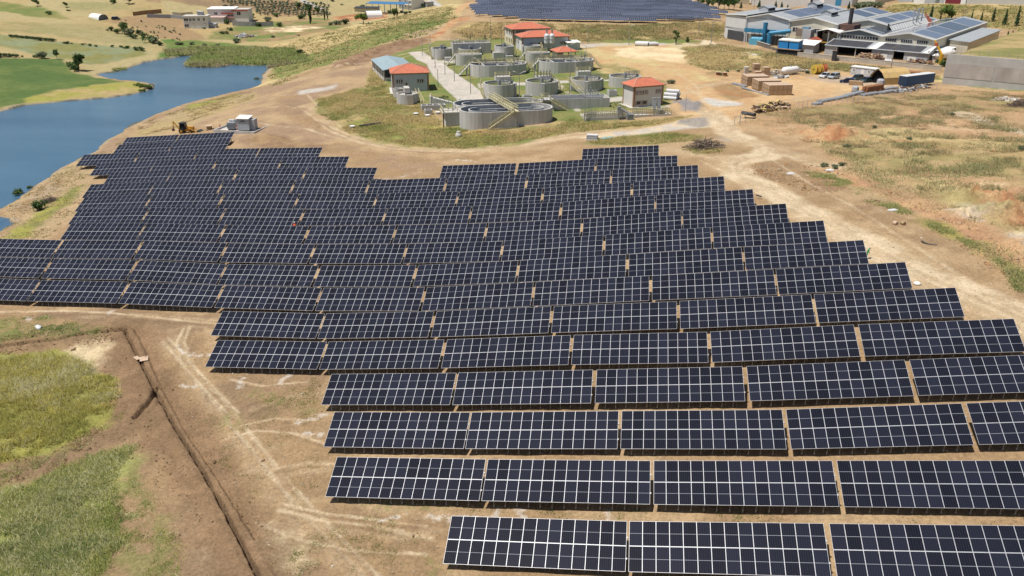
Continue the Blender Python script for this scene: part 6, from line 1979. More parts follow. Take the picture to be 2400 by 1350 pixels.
pipes("pile of pale pipes right of the white building", 1556,235,1586,236,.55,(4,3,1),M_WPIPE)
pipes("long pale pipe lying behind the sandy ground, left one", 1489,108,1519,109,.9,(2,),M_WPIPE)
pipes("shorter pale pipe lying behind the sandy ground, right one", 1521,109,1543,108,.8,(2,),M_WPIPE)
(x,y,z),a,l = facing(1374,330,1400,329)
t = thing("panel_stack", "stack of grey sheets lying in the grass beside the dirt track", "sheets", (x,y,z), a)
for k in range(5): MB().box(-l/2,l/2,0,1.5,.1+k*.26,.3+k*.26).build("sheet", M_FGREY if k % 2 else M_WPIPE, t)
MB().box(-l/2+.3,l/2+.5,-.35,-.1,0,.25).build("bearer", M_WPIPE, t)
(x,y,z),a,l = facing(1410,329,1440,324)
t = thing("tarpaulin", "pale blue green sheet lying flat in the grass right of the grey stack", "tarpaulin", (x,y,z+.05), a)
MB().slab((-l/2,0,.15),(l/2,.2,.2),(l/2-.4,1.3,.3),(-l/2+.5,1.2,.25),.06).build("sheet", mat("teal_sheet",(.22,.36,.34),.7,0,.15,1), t)
# --- tank and drums
(x,y,z),a,l = facing(1838,178,1876,174)
t = thing("storage_tank", "white horizontal storage tank lying in the yard", "tank", (x,y,z), a)
b = MB(); b.lathe([(.05,-l/2),(.8,-l/2+.3),(1.2,-l/2+.9),(1.2,l/2-.9),(.8,l/2-.3),(.05,l/2)],18); b.v = [(p[2],p[0]+1.2,p[1]+1.5) for p in b.v]; b.build("shell", M_WHITE, t, smooth_=True)
for s in (-1,1): MB().box(s*l*.3-.2,s*l*.3+.2,.3,2.1,-.3,.75).build("saddle", M_CONL, t)
MB().tube((0,1.2,2.6),(0,1.2,3.0),.3,10).build("hatch", M_GREY, t)
M_YD = mat("yellow_drum",(.55,.40,.06),.55,0,.15,1); M_RD = mat("red_drum",(.42,.13,.06),.6,0,.15,1)
for k,(u,v) in enumerate([(1909,173),(1919,172),(1929,171)]):
    x,y,z = P(u,v)
    t = thing("cable_drum", ("big yellow drum with yellow face, leftmost of the three drums","yellow and orange drum in the middle of the three drums","red and yellow drum, rightmost of the three drums")[k], "drum", (x,y,z), R(-58))
    b = MB().lathe([(1.55,-.55),(1.55,-.4)],20,0).lathe([(1.2,-.4),(1.2,.4)],18,1).lathe([(1.55,.4),(1.55,.55)],20,0)
    b.v = [(p[0],p[2],p[1]+1.55) for p in b.v]
    b.build("flange", [M_YD if k < 2 else M_RD, M_RD], t)
    b = MB().lathe([(.3,-.6),(.3,.6)],10); b.v = [(p[0],p[2],p[1]+1.55) for p in b.v]; b.build("hub", M_DARK, t)
def reel(label, u, v, r=1.0, flat=True, m=None):
    x,y,z = P(u,v)
    t = thing("cable_reel", label, "cable reel", (x,y,z), R(20))
    MB().lathe([(r,0),(r,.12)],18).build("lower_flange", M_WOOD, t); MB().lathe([(r*.7,.12),(r*.7,1.0)],16).build("winding", m or M_RUSTB, t); MB().lathe([(r,1.0),(r,1.12)],18).build("upper_flange", M_CARDT, t)
reel("wooden cable reel standing left of the transformers", 491,303,1.1, m=M_WOOD)
reel("brown cable reel at the left edge of the yard", 1682,176,.9); reel("brown cable reel standing on another at the yard's left edge", 1699,177,.95)

# --- vehicles
def car(label, u, v, rz, paint, L=4.3, W=1.78, Hh=1.5, kind="car", hood=.27, tail=.1, name="parked_car"):
    x, y, z = P(u, v)
    t = thing(name, label, "car", (x, y, z), rz, "cars parked in the yard")
    m = mat("paint_" + label.split()[0] + "_" + kind, paint, .28, .15, .04, 1)
    hw = W/2
    zb, zs = .32, .86 if Hh < 1.7 else 1.0
    # x forward; body with rounded nose and tail in section
    prof = [(-L/2,zb+.1),(-L/2+.08,zs-.05),(-L/2+tail*L,zs+.03),(L/2-hood*L,zs+.02),(L/2-.25,zs-.16),(L/2-.02,zs-.3),(L/2,zb+.08),(L/2-.1,zb-.05),(-L/2+.1,zb-.05)]
    vs, fs = [], []
    n = len(prof)
    for yy, k in ((-hw,.0),(-hw+.0,1),(hw,1),(hw,0)):
        pass
    rings = [(-hw+.06,.94),(-hw,1),(hw,1),(hw-.06,.94)]
    for yy, k in rings:
        for px_, pz in prof:
            vs.append((px_*(.985 if k < 1 else 1), yy, zb + (pz-zb)*(1.02 if k < 1 else 1)))
    for r_ in range(3):
        for i in range(n):
            fs.append((r_*n+i, r_*n+(i+1)%n, (r_+1)*n+(i+1)%n, (r_+1)*n+i))
    fs.append(tuple(range(n-1,-1,-1))); fs.append(tuple(3*n+i for i in range(n)))
    MB().add(vs, fs).build("body", m, t)
    xa, xb = L/2-hood*L, -L/2+tail*L
    cab_r = [(xa-.05,zs),(xa-.75,Hh-.06),(xb+.35,Hh-.06),(xb+.02,zs)]
    vs = []
    for yy, k in ((-hw+.07,0),(-hw+.24,1)):
        pass
    lo = [(xa,-hw+.08,zs),(xa,hw-.08,zs),(xb,hw-.08,zs),(xb,-hw+.08,zs)]
    up = [(xa-.72,-hw+.22,Hh-.05),(xa-.72,hw-.22,Hh-.05),(xb+.3,hw-.22,Hh-.05),(xb+.3,-hw+.22,Hh-.05)]
    MB().add(lo+up,[(i,(i+1)%4,4+(i+1)%4,4+i) for i in range(4)]).build("window", M_CGLASS, t)
    MB().add([(p[0],p[1],p[2]) for p in up]+[(p[0]*.99,p[1]*.92,p[2]+.06) for p in up],[(0,1,5,4),(1,2,6,5),(2,3,7,6),(3,0,4,7),(4,5,6,7)]).build("roof", m, t)
    b = MB()
    for (p, q) in zip(lo, up): b.tube(p, q, .045, 4)
    xm_ = (xa+xb)/2
    for s in (-1,1): b.tube((xm_,s*(hw-.075),zs),(xm_-.05,s*(hw-.215),Hh-.05),.04,4)
    b.build("pillar", m, t)
    for sx in (L*.31,-L*.29):
        for s in (-1,1):
            o = MB().tube((sx,s*(hw-.2),.32),(sx,s*(hw+.01),.32),.33,14).build("wheel", M_TYRE, t)
            MB().tube((sx,s*(hw+.0),.32),(sx,s*(hw+.02),.32),.2,10).build("rim", M_RIM, o)
    for s in (-1,1):
        MB().cbox(L/2-.06,s*(hw-.32),zs-.27,.16,.36,.14).build("headlight", M_LIGHT, t)
    MB().cbox(L/2+.0,0,zb+.12,.05,W*.6,.16).build("grille", M_DARK, t)
    return t
S_ = 1.12
car("white pickup parked beside the silver van in the yard", 1934,182,R(-128),(.66,.66,.66),5.0*S_,1.85*S_,1.75,"pickup",.26,.30)
car("silver van parked right of the white pickup", 1954,184,R(-128),(.42,.45,.48),4.4*S_,1.8*S_,1.85,"van",.22,.04)
car("navy blue car parked side on in the middle of the yard", 1986,194,R(172),(.012,.022,.085),4.3*S_,1.78*S_,1.5,"hatch",.26,.08)
car("dark green estate car parked behind the navy blue one", 2008,187,R(-132),(.045,.075,.075),4.5*S_,1.8*S_,1.65,"estate",.26,.04)
car("dark teal car parked just left of the tan tent", 2030,192,R(-140),(.05,.085,.09),4.3*S_,1.78*S_,1.55,"car",.27,.1)
car("white car peeping out behind the tan tent", 2052,181,R(-140),(.66,.66,.66),4.3*S_,1.78*S_,1.5,"car",.27,.1)
x, y, z = P(272,47)
car("dark van parked right of the white tunnel tent", 272,46,R(20),(.03,.035,.05),4.8,1.9,1.9,"van",.2,.04)
# --- office, tent, trailer
(x,y,z),a,l = facing(1986,175,2030,181)
A38 = R(-36)
t = thing("site_office", "grey white portable office with small windows in the yard", "site office", (x+1.5,y-1,z), A38)
MB().box(-4.2,4.2,0,2.8,.15,2.75).build("wall", M_WALLB, t)
MB().slab((-4.4,-.2,3.0),(4.4,-.2,3.0),(4.4,3.0,3.0),(-4.4,3.0,3.0),.24).build("roof", M_WHITE, t)
for x_ in (-3.1,2.2): window(t, x_, -.052, 1.7, .9, 1.1, panes=2, frame=M_WHITE)
MB().box(-.6,.5,-.05,-.01,.2,2.3).build("door", M_WHITE, t)
MB().box(-4.1,4.1,.2,2.6,-.4,.14).build("base_frame", M_DARK, t)
M_TARP = mat("tan_tarpaulin",(.52,.35,.14),.8,0,.12,.7,.2,3,dirt=.4,dirt_col=(.40,.33,.25))
t = thing("tarpaulin_tent", "tan tarpaulin tent with a dark open end in the yard", "tent", P(2053,196), R(-38))
pr = [(-3.4,-.2),(-3.3,2.2),(-1.9,3.7),(0,4.6),(1.9,3.7),(3.3,2.2),(3.4,-.2)]
LT = 10.5
vs = [(p,0,q) for p,q in pr] + [(p,LT,q) for p,q in pr]
MB().add(vs,[(i,i+1,8+i,7+i) for i in range(6)]).build("cover", M_TARP, t).rotation_euler = (0,0,R(-24))
MB().add([(p,LT-.1,q) for p,q in pr],[tuple(range(7))]).build("end_wall", M_TARP, t).rotation_euler = (0,0,R(-24))
b = MB()
for yy in (.1,2.6,5.2,7.8,10.3): b.path([(p*.98,yy,q*.98) for p,q in pr],.06,5)
b.build("frame", M_GREY, t).rotation_euler = (0,0,R(-24))
MB().add([(p,.9,q) for p,q in pr],[tuple(range(7)),tuple(range(6,-1,-1))]).build("inner_shade_sheet", M_BLK, t).rotation_euler = (0,0,R(-24))  # black sheet painting the shade inside the open end, not a hanging cloth
t = thing("awning_shed", "small white shed with a white awning and rusty roof behind the blue trailer", "shed", P(2125,188), R(-30))
MB().box(-2.6,2.6,0,3,-.3,2.5).build("wall", M_WALLB, t); MB().slab((-.8,-.3,2.75),(3,-.3,2.75),(3,3.2,2.75),(-.8,3.2,2.75),.2).build("rusty_roof", M_RUSTB, t)
MB().slab((-3.2,-.4,2.9),(-.9,-.4,3.2),(-.9,3.2,3.2),(-3.2,3.2,2.9),.15).slab((-5.2,-1.0,1.2),(-3.2,-.4,3.0),(-2.6,2.6,3.0),(-4.8,2.4,1.2),.08).build("awning", M_WHITE, t)
(x,y,z),a,l = facing(2121,209,2186,200)
t = thing("truck_trailer", "dark blue box trailer standing at the right end of the yard", "trailer", (x,y,z), R(40))
LL = 13.8
MB().box(-LL/2,LL/2,0,2.6,.95,3.75).build("box_body", mat("trailer_blue",(.022,.085,.20),.5,.05,.12,.6,dirt=.3,dirt_col=(.07,.12,.18)), t)
MB().slab((-LL/2-.05,-.05,3.85),(LL/2+.05,-.05,3.85),(LL/2+.05,2.65,3.85),(-LL/2-.05,2.65,3.85),.095).build("roof", M_WPIPE, t)
MB().box(-LL/2-.06,-LL/2-.01,.15,2.45,1.0,3.6).build("rear_door", mat("trailer_dark",(.015,.035,.07),.5,0,.15,1), t)
MB().box(-LL/2,LL/2,.6,2.0,.7,.945).build("chassis", M_DARK, t)
for x_ in (-5.2,-3.9,-2.6):
    for y_ in (.02,2.3):
        o = MB().tube((x_,y_,.45),(x_,y_+.28,.45),.47,14).build("wheel", M_TYRE, t)
        MB().tube((x_,y_-.01,.45),(x_,y_+.29,.45),.24,10).build("rim", M_RIM, o)
for y_ in (.5,2.0): MB().tube((4.6,y_,-.2),(4.6,y_,.9),.1,6).build("landing_leg", M_GREY, t)
# --- piles
def heap(name, label, cat, px, n, size, mats, hgt, long=1.0, wd=2.5, group=None):
    """a heap of loose pieces, one object"""
    ln = PXY(px)
    c = ln.mean(0); z0 = gz(*c)
    t = thing(name, label, cat, (c[0], c[1], z0), 0, group)
    b = MB()
    for k in range(n):
        f = random.random() * (len(ln) - 1); i = min(int(f), len(ln) - 2)
        p = ln[i] + (ln[i+1]-ln[i]) * (f - i) - c
        off = random.gauss(0, .5)
        x_, y_ = p[0] + random.gauss(0, wd/3), p[1] + random.gauss(0, wd/3)
        zz = gz(x_ + c[0], y_ + c[1]) - z0 + hgt * max(0, 1 - math.hypot(x_-p[0], y_-p[1]) / wd) * random.random() ** .6
        s = size * random.uniform(.5, 1.4)
        b.cbox(x_, y_, zz + .1, s * long, s * random.uniform(.25,.8), s * random.uniform(.12,.5), random.randrange(len(mats)), random.uniform(0, 6.3), random.uniform(-.5,.5), random.uniform(-.5,.5))
    b.build("loose_pieces", mats, t)
M_BRUSH = mat("dry_brush",(.17,.125,.10),.95,0,.3,1); M_BRUSH2 = mat("pale_brush",(.30,.24,.18),.95,0,.3,1)
heap("wood_pile", "tangled pile of broken timber and pallets above the dry field", "wood pile", [(1780,262),(1800,256),(1835,252)], 170, 1.0, [M_WOOD, M_CARDT, M_BRUSH, mat("yellow_board",(.5,.38,.14),.9,0,.2,1), M_RUST], 2.0, 1.8, 3.2)
heap("junk_heap", "heap of scrap and white sacks before the blue trailer", "scrap heap", [(2108,208),(2130,212),(2170,206)], 90, .7, [M_GREY, M_WPIPE, M_RUST, M_STEELB, M_CARD], .9, 1.2, 2.6)
heap("junk_heap", "row of scrap lying along the fence right of the trailer's nose", "scrap heap", [(2090,217),(2120,215),(2150,213)], 60, .6, [M_GREY, M_DARK, M_STEELB], .7, 1.4, 1.8)
heap("rubble_heap", "pale rubble heap between the small crates and the white tank", "rubble heap", [(1800,178),(1830,170),(1890,168)], 160, .7, [M_CONL, mat("pale_stone",(.46,.40,.33),.95,0,.2,1), M_BRUSH2], 1.2, 1.0, 3.0)
heap("debris_pile", "dark sheets and a white sack lying before the white tank", "debris", [(1815,184),(1845,183)], 26, 1.2, [M_DARK, M_WPIPE, M_GREY], .6, 1.3, 1.6)
heap("wood_pile", "heap of brown planks and crates in front of the factory lean-to", "wood pile", [(2018,139),(2040,138),(2058,142)], 120, 1.5, [M_WOOD, M_BRUSH2, M_RUST, M_CARD], 2.2, 1.6, 3.0)
heap("sack_heap", "white sacks lying before the factory's white panels", "sacks", [(2070,143),(2088,146)], 60, .9, [M_WHITE, M_WPIPE], .8, 1.0, 1.6)
heap("scrap_heap", "reddish scrap heap at the right end of the factory lean-to", "scrap heap", [(2130,147),(2180,152)], 110, .9, [M_RUST, M_RUSTB, M_WOOD, M_BRUSH], 1.5, 1.4, 2.6)
heap("rubble_heap", "scatter of white rubble in the waste ground at the far right", "rubble heap", [(2350,234),(2378,238)], 260, .9, [M_CONL, mat("pale_stone",(.46,.40,.33),.95,0,.2,1), M_BRUSH2], .8, 1.0, 3.5)
heap("rubble_heap", "grey rubble and brush on the marsh slope below the houses", "rubble heap", [(562,86),(584,87)], 110, 1.6, [M_CONL, M_BRUSH2, M_FGREY], 1.2, 1.2, 4)
def sticks(label, px, n, L_, h, wd, mats):
    ln = PXY(px); c = ln.mean(0); z0 = gz(*c)
    t = thing("brush_pile", label, "brush pile", (c[0], c[1], z0), 0)
    b = MB()
    for k in range(n):
        f = random.random(); p = ln[0] + (ln[-1]-ln[0]) * f - c
        r_ = random.random() ** .7; a = random.uniform(0, 6.3)
        x_, y_ = p[0] + math.cos(a)*r_*wd, p[1] + math.sin(a)*r_*wd
        zz = h * (1 - r_**2) * random.random() + .05
        d = Vector((random.gauss(0,1), random.gauss(0,1), random.gauss(0,.35))).normalized() * L_ * random.uniform(.4,1)
        b.tube((x_-d.x/2,y_-d.y/2,max(zz-d.z/2,-.1)+gz(x_+c[0],y_+c[1])-z0),(x_+d.x/2,y_+d.y/2,zz+d.z/2+gz(x_+c[0],y_+c[1])-z0),.07,4,.025,mi=random.randrange(len(mats)),cap=False)
    b.build("branch", mats, t)
sticks("grey brown pile of cut branches on the island between the tracks", [(1630,348),(1672,345)], 420, 2.4, 2.0, 3.0, [M_BRUSH, M_BRUSH2])
sticks("dark heap of brushwood at the right edge of the waste ground", [(2378,250),(2400,246)], 260, 2.2, 1.8, 2.6, [M_BRUSH])
sticks("dead brushwood heap on the lake bank slope, left of the array", [(105,478),(124,468)], 130, 1.8, .8, 1.6, [M_BRUSH])
t = thing("module_pile", "dark rolled mats on a trestle beside the dirt road", "rolls", P(1752,277), R(-35))
MB().tube((-1.8,0,1.2),(1.8,0,1.2),.45,10).tube((-1.8,.8,1.0),(1.7,.8,1.0),.45,10).build("roll", M_DARK, t)
b = MB()
for x_ in (-1.5,1.5): b.tube((x_,-.6,-.2),(x_,.3,1.4),.06,5).tube((x_,1.5,-.2),(x_,.3,1.4),.06,5)
b.build("trestle", M_GREY, t)
for lab, u, v in (("small steel frame gate standing at the road bend, near one",1727,295),("small steel frame gate standing at the road bend, far one",1740,288)):
    t = thing("pipe_gate", lab, "gate", P(u,v), R(10))
    MB().path([(-.7,0,-.2),(-.7,0,2.4),(.7,0,2.4),(.7,0,-.2)],.06,5).build("frame", M_GREY, t)
for lab,u,v,s in (("grey wrapped bundle on the ground before the tan tent",2063,199,1.5),("grey wrapped sack standing alone in the yard",2004,214,1.3)):
    t = thing("wrapped_bundle", lab, "bundle", P(u,v), R(15))
    b = MB().lathe([(s*.75,0),(s*.85,.3),(s*.8,s),(s*.5,s*1.25)],8); b.build("sack", mat("grey_wrap",(.36,.37,.39),.6,0,.2,1.5,.4,3), t)
    MB().box(-s*.7,s*.7,-s*.7,s*.7,-.2,-.01).build("pallet", M_WOOD, t)
t = thing("brick_pallet", "low flat stack of brown boards before the navy blue car", "boards", P(2005,199), R(-20))
for k in range(4): MB().box(-2.0,2.0,-.8+.05*k,.8,.1+k*.3,.36+k*.3).build("board", M_CARD, t)
# yard fence
pts = [P(u,v) for u,v in [(1870,256),(1911,252),(1960,246),(2010,237),(2060,228),(2110,222),(2160,216),(2205,210)]]
t = thing("wire_fence", "thin wire fence with white posts along the yard's near edge", "fence", pts[0], 0)
b = MB(); w_ = MB()
for p, q in zip(pts, pts[1:]):
    p, q = Vector(p) - Vector(pts[0]), Vector(q) - Vector(pts[0])
    n = 4
    for i in range(n):
        c = p.lerp(q, i / n)
        b.tube(c + Vector((0,0,-.4)), c + Vector((0,0,1.9)), .06, 5).tube(c + Vector((0,0,1.9)), c + Vector((0,-.35,2.35)), .05, 5)
    for zz in (.5,1.1,1.8): w_.tube(p + Vector((0,0,zz)), q + Vector((0,0,zz)), .015, 3)
b.build("fence_post", M_WPIPE, t); w_.build("wire", M_GREY, t)
# --- utility poles
def pole(label, u, v, vt, arms=True, r=.16, m=None):
    x, y, z = P(u, v)
    h = rise(x, y, z, vt)
    t = thing("utility_pole", label, "utility pole", (x, y, z), -YAW + .2, "utility poles")
    MB().tube((0,0,-.4),(0,0,h),r,7,r*.65).build("pole", m or M_GREY, t)
    if arms:
        b = MB()
        for dz in (.35,1.5): b.box(-1.3,1.3,-.08,.08,h-dz,h-dz+.15)
        b.build("cross_arm", M_GREY, t)
        for s in (-1.15,0,1.15): MB().tube((s,0,h-.2),(s,0,h+.2),.08,6).build("insulator", M_BROWN, t)
pole("utility pole on the dry bank left of the white factory", 1638,78,33); pole("utility pole with a transformer box at the curve of the pale road", 1666,107,50)
pole("utility pole standing before the factory lean-to", 2087,166,110, m=M_BRUSH2); pole("thin pole before the blue tanks", 1819,138,94, False, .1)
pole("thin tall pole beside the dirt junction", 1606,262,222, False, .07)
pole("utility pole on the hillside between the cypresses, left one", 2183,46,18, True, .12); pole("utility pole on the hillside between the cypresses, right one", 2259,48,22, True, .12)
pole("utility pole by the big white warehouse", 1766,28,-6, True, .12); pole("pole in front of the pine clump at the top", 1683,26,-8, False, .1); pole("pole by the road behind the far solar farm", 1631,15,-12, False, .1)
pole("white thin pole on the slope by the block of flats", 1012,21,-6, False, .09); pole("pole beside the road at the top left of the ridge", 768,16,-12, False, .09)
# --- transformers
(x,y,z),a,l = facing(520,312,603,312)
PA = R(-2)
px0, py0, pz0 = P(562,308)
t = thing("transformer_pad", "concrete pad with a low kerb at the rear left of the array", "pad", (px0,py0,pz0), PA)
MB().box(-6.2,5.6,-2.2,8.5,-1,.25).build("slab", M_CONL, t)
b = MB(); b.box(-6.5,-6.21,-2.5,8.8,-1,.75); b.box(5.61,5.9,-2.5,8.8,-1,.75); b.box(-6.2,5.6,-2.5,-2.21,-1,.75); b.box(-6.2,5.6,8.51,8.8,-1,.75); b.build("kerb", M_CON, t)
M_KIO = mat("kiosk_grey",(.40,.42,.44),.55,.1,.06,.6)
def on_pad(dx, dy): return (px0+dx*math.cos(PA)-dy*math.sin(PA), py0+dx*math.sin(PA)+dy*math.cos(PA), pz0+.25)
t = thing("switch_kiosk", "tall grey switchgear kiosk with a pale sloping roof on the concrete pad", "kiosk", on_pad(1.6,-.6), PA + R(6))
MB().box(-1.7,1.7,0,2.6,.35,3.4).build("wall", M_KIO, t)
MB().slab((-1.9,-.25,3.55),(1.9,-.25,3.55),(1.9,2.9,3.95),(-1.9,2.9,3.95),.14).build("roof", M_WHITE, t)
MB().box(-.8,.8,-.04,-.01,2.6,2.75).box(-.5,.5,-.04,-.01,2.9,3.0).build("louvre", M_DARK, t)
MB().box(-1.6,1.6,.1,2.5,-.1,.345).build("plinth", M_DARK, t)
MB().box(1.75,2.9,1.0,3.0,0,3.1).build("side_cabinet", M_FGREY, t)
for k,(dx,dy,lab) in enumerate([(-2.6,0.6,"grey finned transformer on the pad, nearer of two"),(-2.1,4.2,"grey finned transformer on the pad, farther of two")]):
    t = thing("transformer", lab, "transformer", on_pad(dx,dy), PA)
    MB().box(-1.0,1.0,-.6,.6,.3,1.9).box(-1.15,1.15,-.75,.75,1.9,2.05).build("tank", mat("transformer_grey",(.34,.37,.40),.5,.2,.1,1), t)
    b = MB()
    for i in range(12):
        for s in (-1,1): b.box(-.95+i*.165,-.89+i*.165,s*.6,s*1.05,.5,1.8)
    b.build("cooling_fin", MATS["transformer_grey"], t)
    for x_ in (-.5,0,.5): MB().lathe([(.12,2.05),(.16,2.2),(.09,2.3),(.15,2.4),(.05,2.7)],8,0,(x_,0)).build("bushing", M_WPIPE, t)
    b = MB().lathe([(.28,-.8),(.28,.8)],12); b.v = [(p[2],p[0]+.5,p[1]+2.5) for p in b.v]; b.build("conservator", MATS["transformer_grey"], t)
    MB().box(-1,1,-.5,-.3,0,.295).box(-1,1,.3,.5,0,.295).build("skid", M_DARK, t)
# --- backhoe
M_JCB = mat("digger_yellow",(.55,.27,.03),.5,0,.15,1)
x,y,z = P(434,312)
t = thing("backhoe_loader", "yellow backhoe loader with a black cab at the water side of the array", "digger", (x,y,z), R(8))
MB().box(-1.2,2.6,-.5,.5,.7,1.2).box(.7,2.7,-.55,.55,1.2,1.95).build("body", M_JCB, t)
MB().add([(-1.2,-.8,1.2),(.7,-.8,1.2),(.7,.8,1.2),(-1.2,.8,1.2),(-1.0,-.7,2.9),(.4,-.7,2.9),(.4,.7,2.9),(-1.0,.7,2.9)],[(0,1,5,4),(1,2,6,5),(2,3,7,6),(3,0,4,7)]).build("cab", M_CGLASS, t)
MB().box(-1.2,.6,-.85,.85,2.9,3.05).build("cab_roof", M_DARK, t)
for sx, r_ in ((-.6,.75),(2.0,.5)):
    for s in (-1,1):
        o = MB().tube((sx,s*.75,r_),(sx,s*1.1,r_),r_,16).build("wheel", M_TYRE, t)
        MB().tube((sx,s*.76,r_),(sx,s*1.12,r_),r_*.5,10).build("rim", M_JCB, o)
MB().tube((1.6,-.9,1.6),(3.9,-.9,.6),.13,6).tube((1.6,.9,1.6),(3.9,.9,.6),.13,6).build("loader_arm", M_JCB, t)
MB().cbox(4.4,0,.5,.9,2.3,.8,ry=.3).build("bucket", M_DARK, t)
MB().tube((-1.4,0,1.0),(-3.0,0,3.3),.2,6,.16).tube((-3.0,0,3.3),(-3.3,0,1.2),.17,6,.12).build("dig_arm", M_JCB, t)
MB().cbox(-3.3,0,.9,.6,.6,.7,ry=-.4).build("dig_bucket", M_RUST, t)

# --- people
def person(label, x, y, z, rz, suit, helmet=None, bend=0.0, arms=((.25,-.25,.95),(-.25,-.25,.95))):
    """one skinned body per person; helmet and vest are its children"""
    o_ = math.sin(bend)
    sh = Vector((0, -.45*o_, 1.0 + .42*math.cos(bend)))
    hd = sh + Vector((0, -.24*o_ - .02, .24*math.cos(bend)))
    J = [((0,0,.96),(.15,.12)),(tuple(Vector((0,0,.96)).lerp(sh,.5)),(.17,.12)),(tuple(sh),(.16,.11)),(tuple(sh.lerp(hd,.35)),(.06,.06)),(tuple(sh.lerp(hd,.75)),(.095,.10)),(tuple(hd + Vector((0,0,.06))),(.09,.10))]
    E_ = [(0,1),(1,2),(2,3),(3,4),(4,5)]
    for s, hand in ((1, arms[0]), (-1, arms[1])):
        a = len(J)
        hv = Vector(hand)
        shs = sh + Vector((s*.2,0,-.02))
        el = shs.lerp(hv, .5) + Vector((s*.05,.06,-.03))
        J += [(tuple(shs),(.07,.07)),(tuple(el),(.05,.05)),(tuple(hv),(.036,.036)),(tuple(hv + (hv-el).normalized()*.12),(.032,.02))]
        E_ += [(2,a),(a,a+1),(a+1,a+2),(a+2,a+3)]
        a = len(J)
        J += [((s*.11,0,.88),(.10,.10)),((s*.12,-.02,.48),(.065,.065)),((s*.12,.02,.09),(.045,.05)),((s*.13,-.14,.04),(.045,.035))]
        E_ += [(0,a),(a,a+1),(a+1,a+2),(a+2,a+3)]
    me = bpy.data.meshes.new("person")
    me.from_pydata([j[0] for j in J], E_, [])
    me.materials.append(mat("suit_"+label.split()[0], suit, .9, 0, .1, 4))
    o = link("person", me, None, (x, y, z), rz)
    md = o.modifiers.new("skin", 'SKIN')
    for i, j in enumerate(J):
        me.skin_vertices[0].data[i].radius = j[1]
    me.skin_vertices[0].data[0].use_root = True
    ss = o.modifiers.new("sub", 'SUBSURF'); ss.levels = 1; ss.render_levels = 1
    tag(o, label, "person")
    b = MB().lathe([(.085,-.12),(.10,-.02),(.098,.03)],10); b.v = [(p[0]+hd.x,p[1]+hd.y-.015,p[2]+hd.z+.04) for p in b.v]
    b.build("face", mat("skin_tone",(.42,.25,.17),.7,0,.08,4), o)
    if helmet:
        b = MB().lathe([(.155,.0),(.13,.03),(.125,.08),(.09,.14),(.02,.17)],12); b.v = [(p[0]+hd.x,p[1]+hd.y-.02,p[2]+hd.z+.08) for p in b.v]
        b.build("helmet", helmet, o, smooth_=True)
    return o
M_HW = mat("white_helmet",(.75,.75,.73),.4,0,.02,2)
def between_rows(u, v):
    x, y, z = P(u, v)
    return x, y, z
# in the aisle behind the table row where he is seen
xa, ya = None, None
yc = ROWS[10][0] - 2.5
r_ = ray(690, 527); tt = yc / r_[1]
person("orange suited worker with white helmet bending between the rows of panels", r_[0]*tt, yc, gz(r_[0]*tt, yc), R(200), (.75,.12,.03), M_HW, .35)
x,y,z = P(516,304); person("red shirted worker standing left of the transformers", x,y,z,R(120),(.55,.07,.05),M_HW,.15)
x,y,z = on_pad(-.7,.3); person("red suited worker beside the tall grey kiosk", x,y,z,R(60),(.58,.07,.04),M_HW,.0)
yc = ROWS[8][0] + .8
x = ROWS[8][1][-1][0]
r_ = ray(2034, 606)
x,y,z = P(2037,608); person("green shirted worker behind the right end of a solar table", x-.35,y+.3,gz(x-.35,y+.3),R(90),(.05,.28,.10),None,.35)
# --- small things lying about
(x,y,z) = P(333,842)
t = thing("board", "pale square board lying across the cable trench", "board", (x+.3,y,z+.12), R(35)); MB().box(-.55,.55,-.7,.7,-.02,.03).build("sheet", M_CARDT, t)
t = thing("board", "smaller pale board beside the square one over the trench", "board", (x-.8,y+.05,z+.1), R(60)); MB().box(-.3,.3,-.6,.6,-.02,.03).build("sheet", M_CARDT, t)
t = thing("white_sack", "white sack lying at the right end of a solar table", "sack", P(2149,667), R(20))
MB().lathe([(.12,0),(.45,.05),(.5,.2),(.3,.36),(.06,.4)],10).build("sack", M_WHITE, t, smooth_=True)
for lab,u,v in (("pale stone slab lying in the grass left of the trench",90,768),("white stone on the bare ground right of the haul road",1945,400),("pale stone by the red earth at the haul road",1853,408),("white stone in the dry field beside the weeds strip",2093,494),("white block lying behind the lake bank road",1076,232)):
    x,y,z = P(u,v)
    t = thing("stone", lab, "stone", (x,y,z), random.uniform(0,3)); 
    b = MB().lathe([(.15,-.1),(.6,.02),(.55,.2),(.25,.32)],7); b.v=[(p[0]*1.5,p[1]*.7+.06*math.sin(p[0]*9),p[2]) for p in b.v]; b.build("rock", M_WPIPE, t)
for lab,u,v,m in (("pale cut log end lying on the slope right of the haul road",2098,527,M_CARDT),("dark tree stump lying beside the pale log",2116,527,M_WOOD)):
    t = thing("log", lab, "log", P(u,v), R(30)); b = MB().lathe([(.3,-.3),(.32,.3)],10); b.v=[(p[0],p[2],p[1]+.27) for p in b.v]; b.build("wood", m, t)
t = thing("pipe_piece", "bent dark hose lying on the soil at the right edge", "hose", P(2170,572), 0); MB().path([(-.4,.9,.12),(-.2,.2,.15),(.3,-.2,.12),(1.4,-.5,.12)],.1,6).build("hose", M_DARK, t)
t = thing("drain_pipe", "dark drain pipe lying on the grass bank left of the works", "pipe", P(868,294), R(28)); MB().tube((-3,0,.1),(3,.2,.45),.28,8).build("pipe", M_DARK, t)
t = thing("rubber_hose", "short black cable end sticking out of a solar table", "cable", P(1778,466), R(-30)); MB().tube((-.5,0,.6),(.5,0,.5),.12,8).build("cable", M_DARK, t)
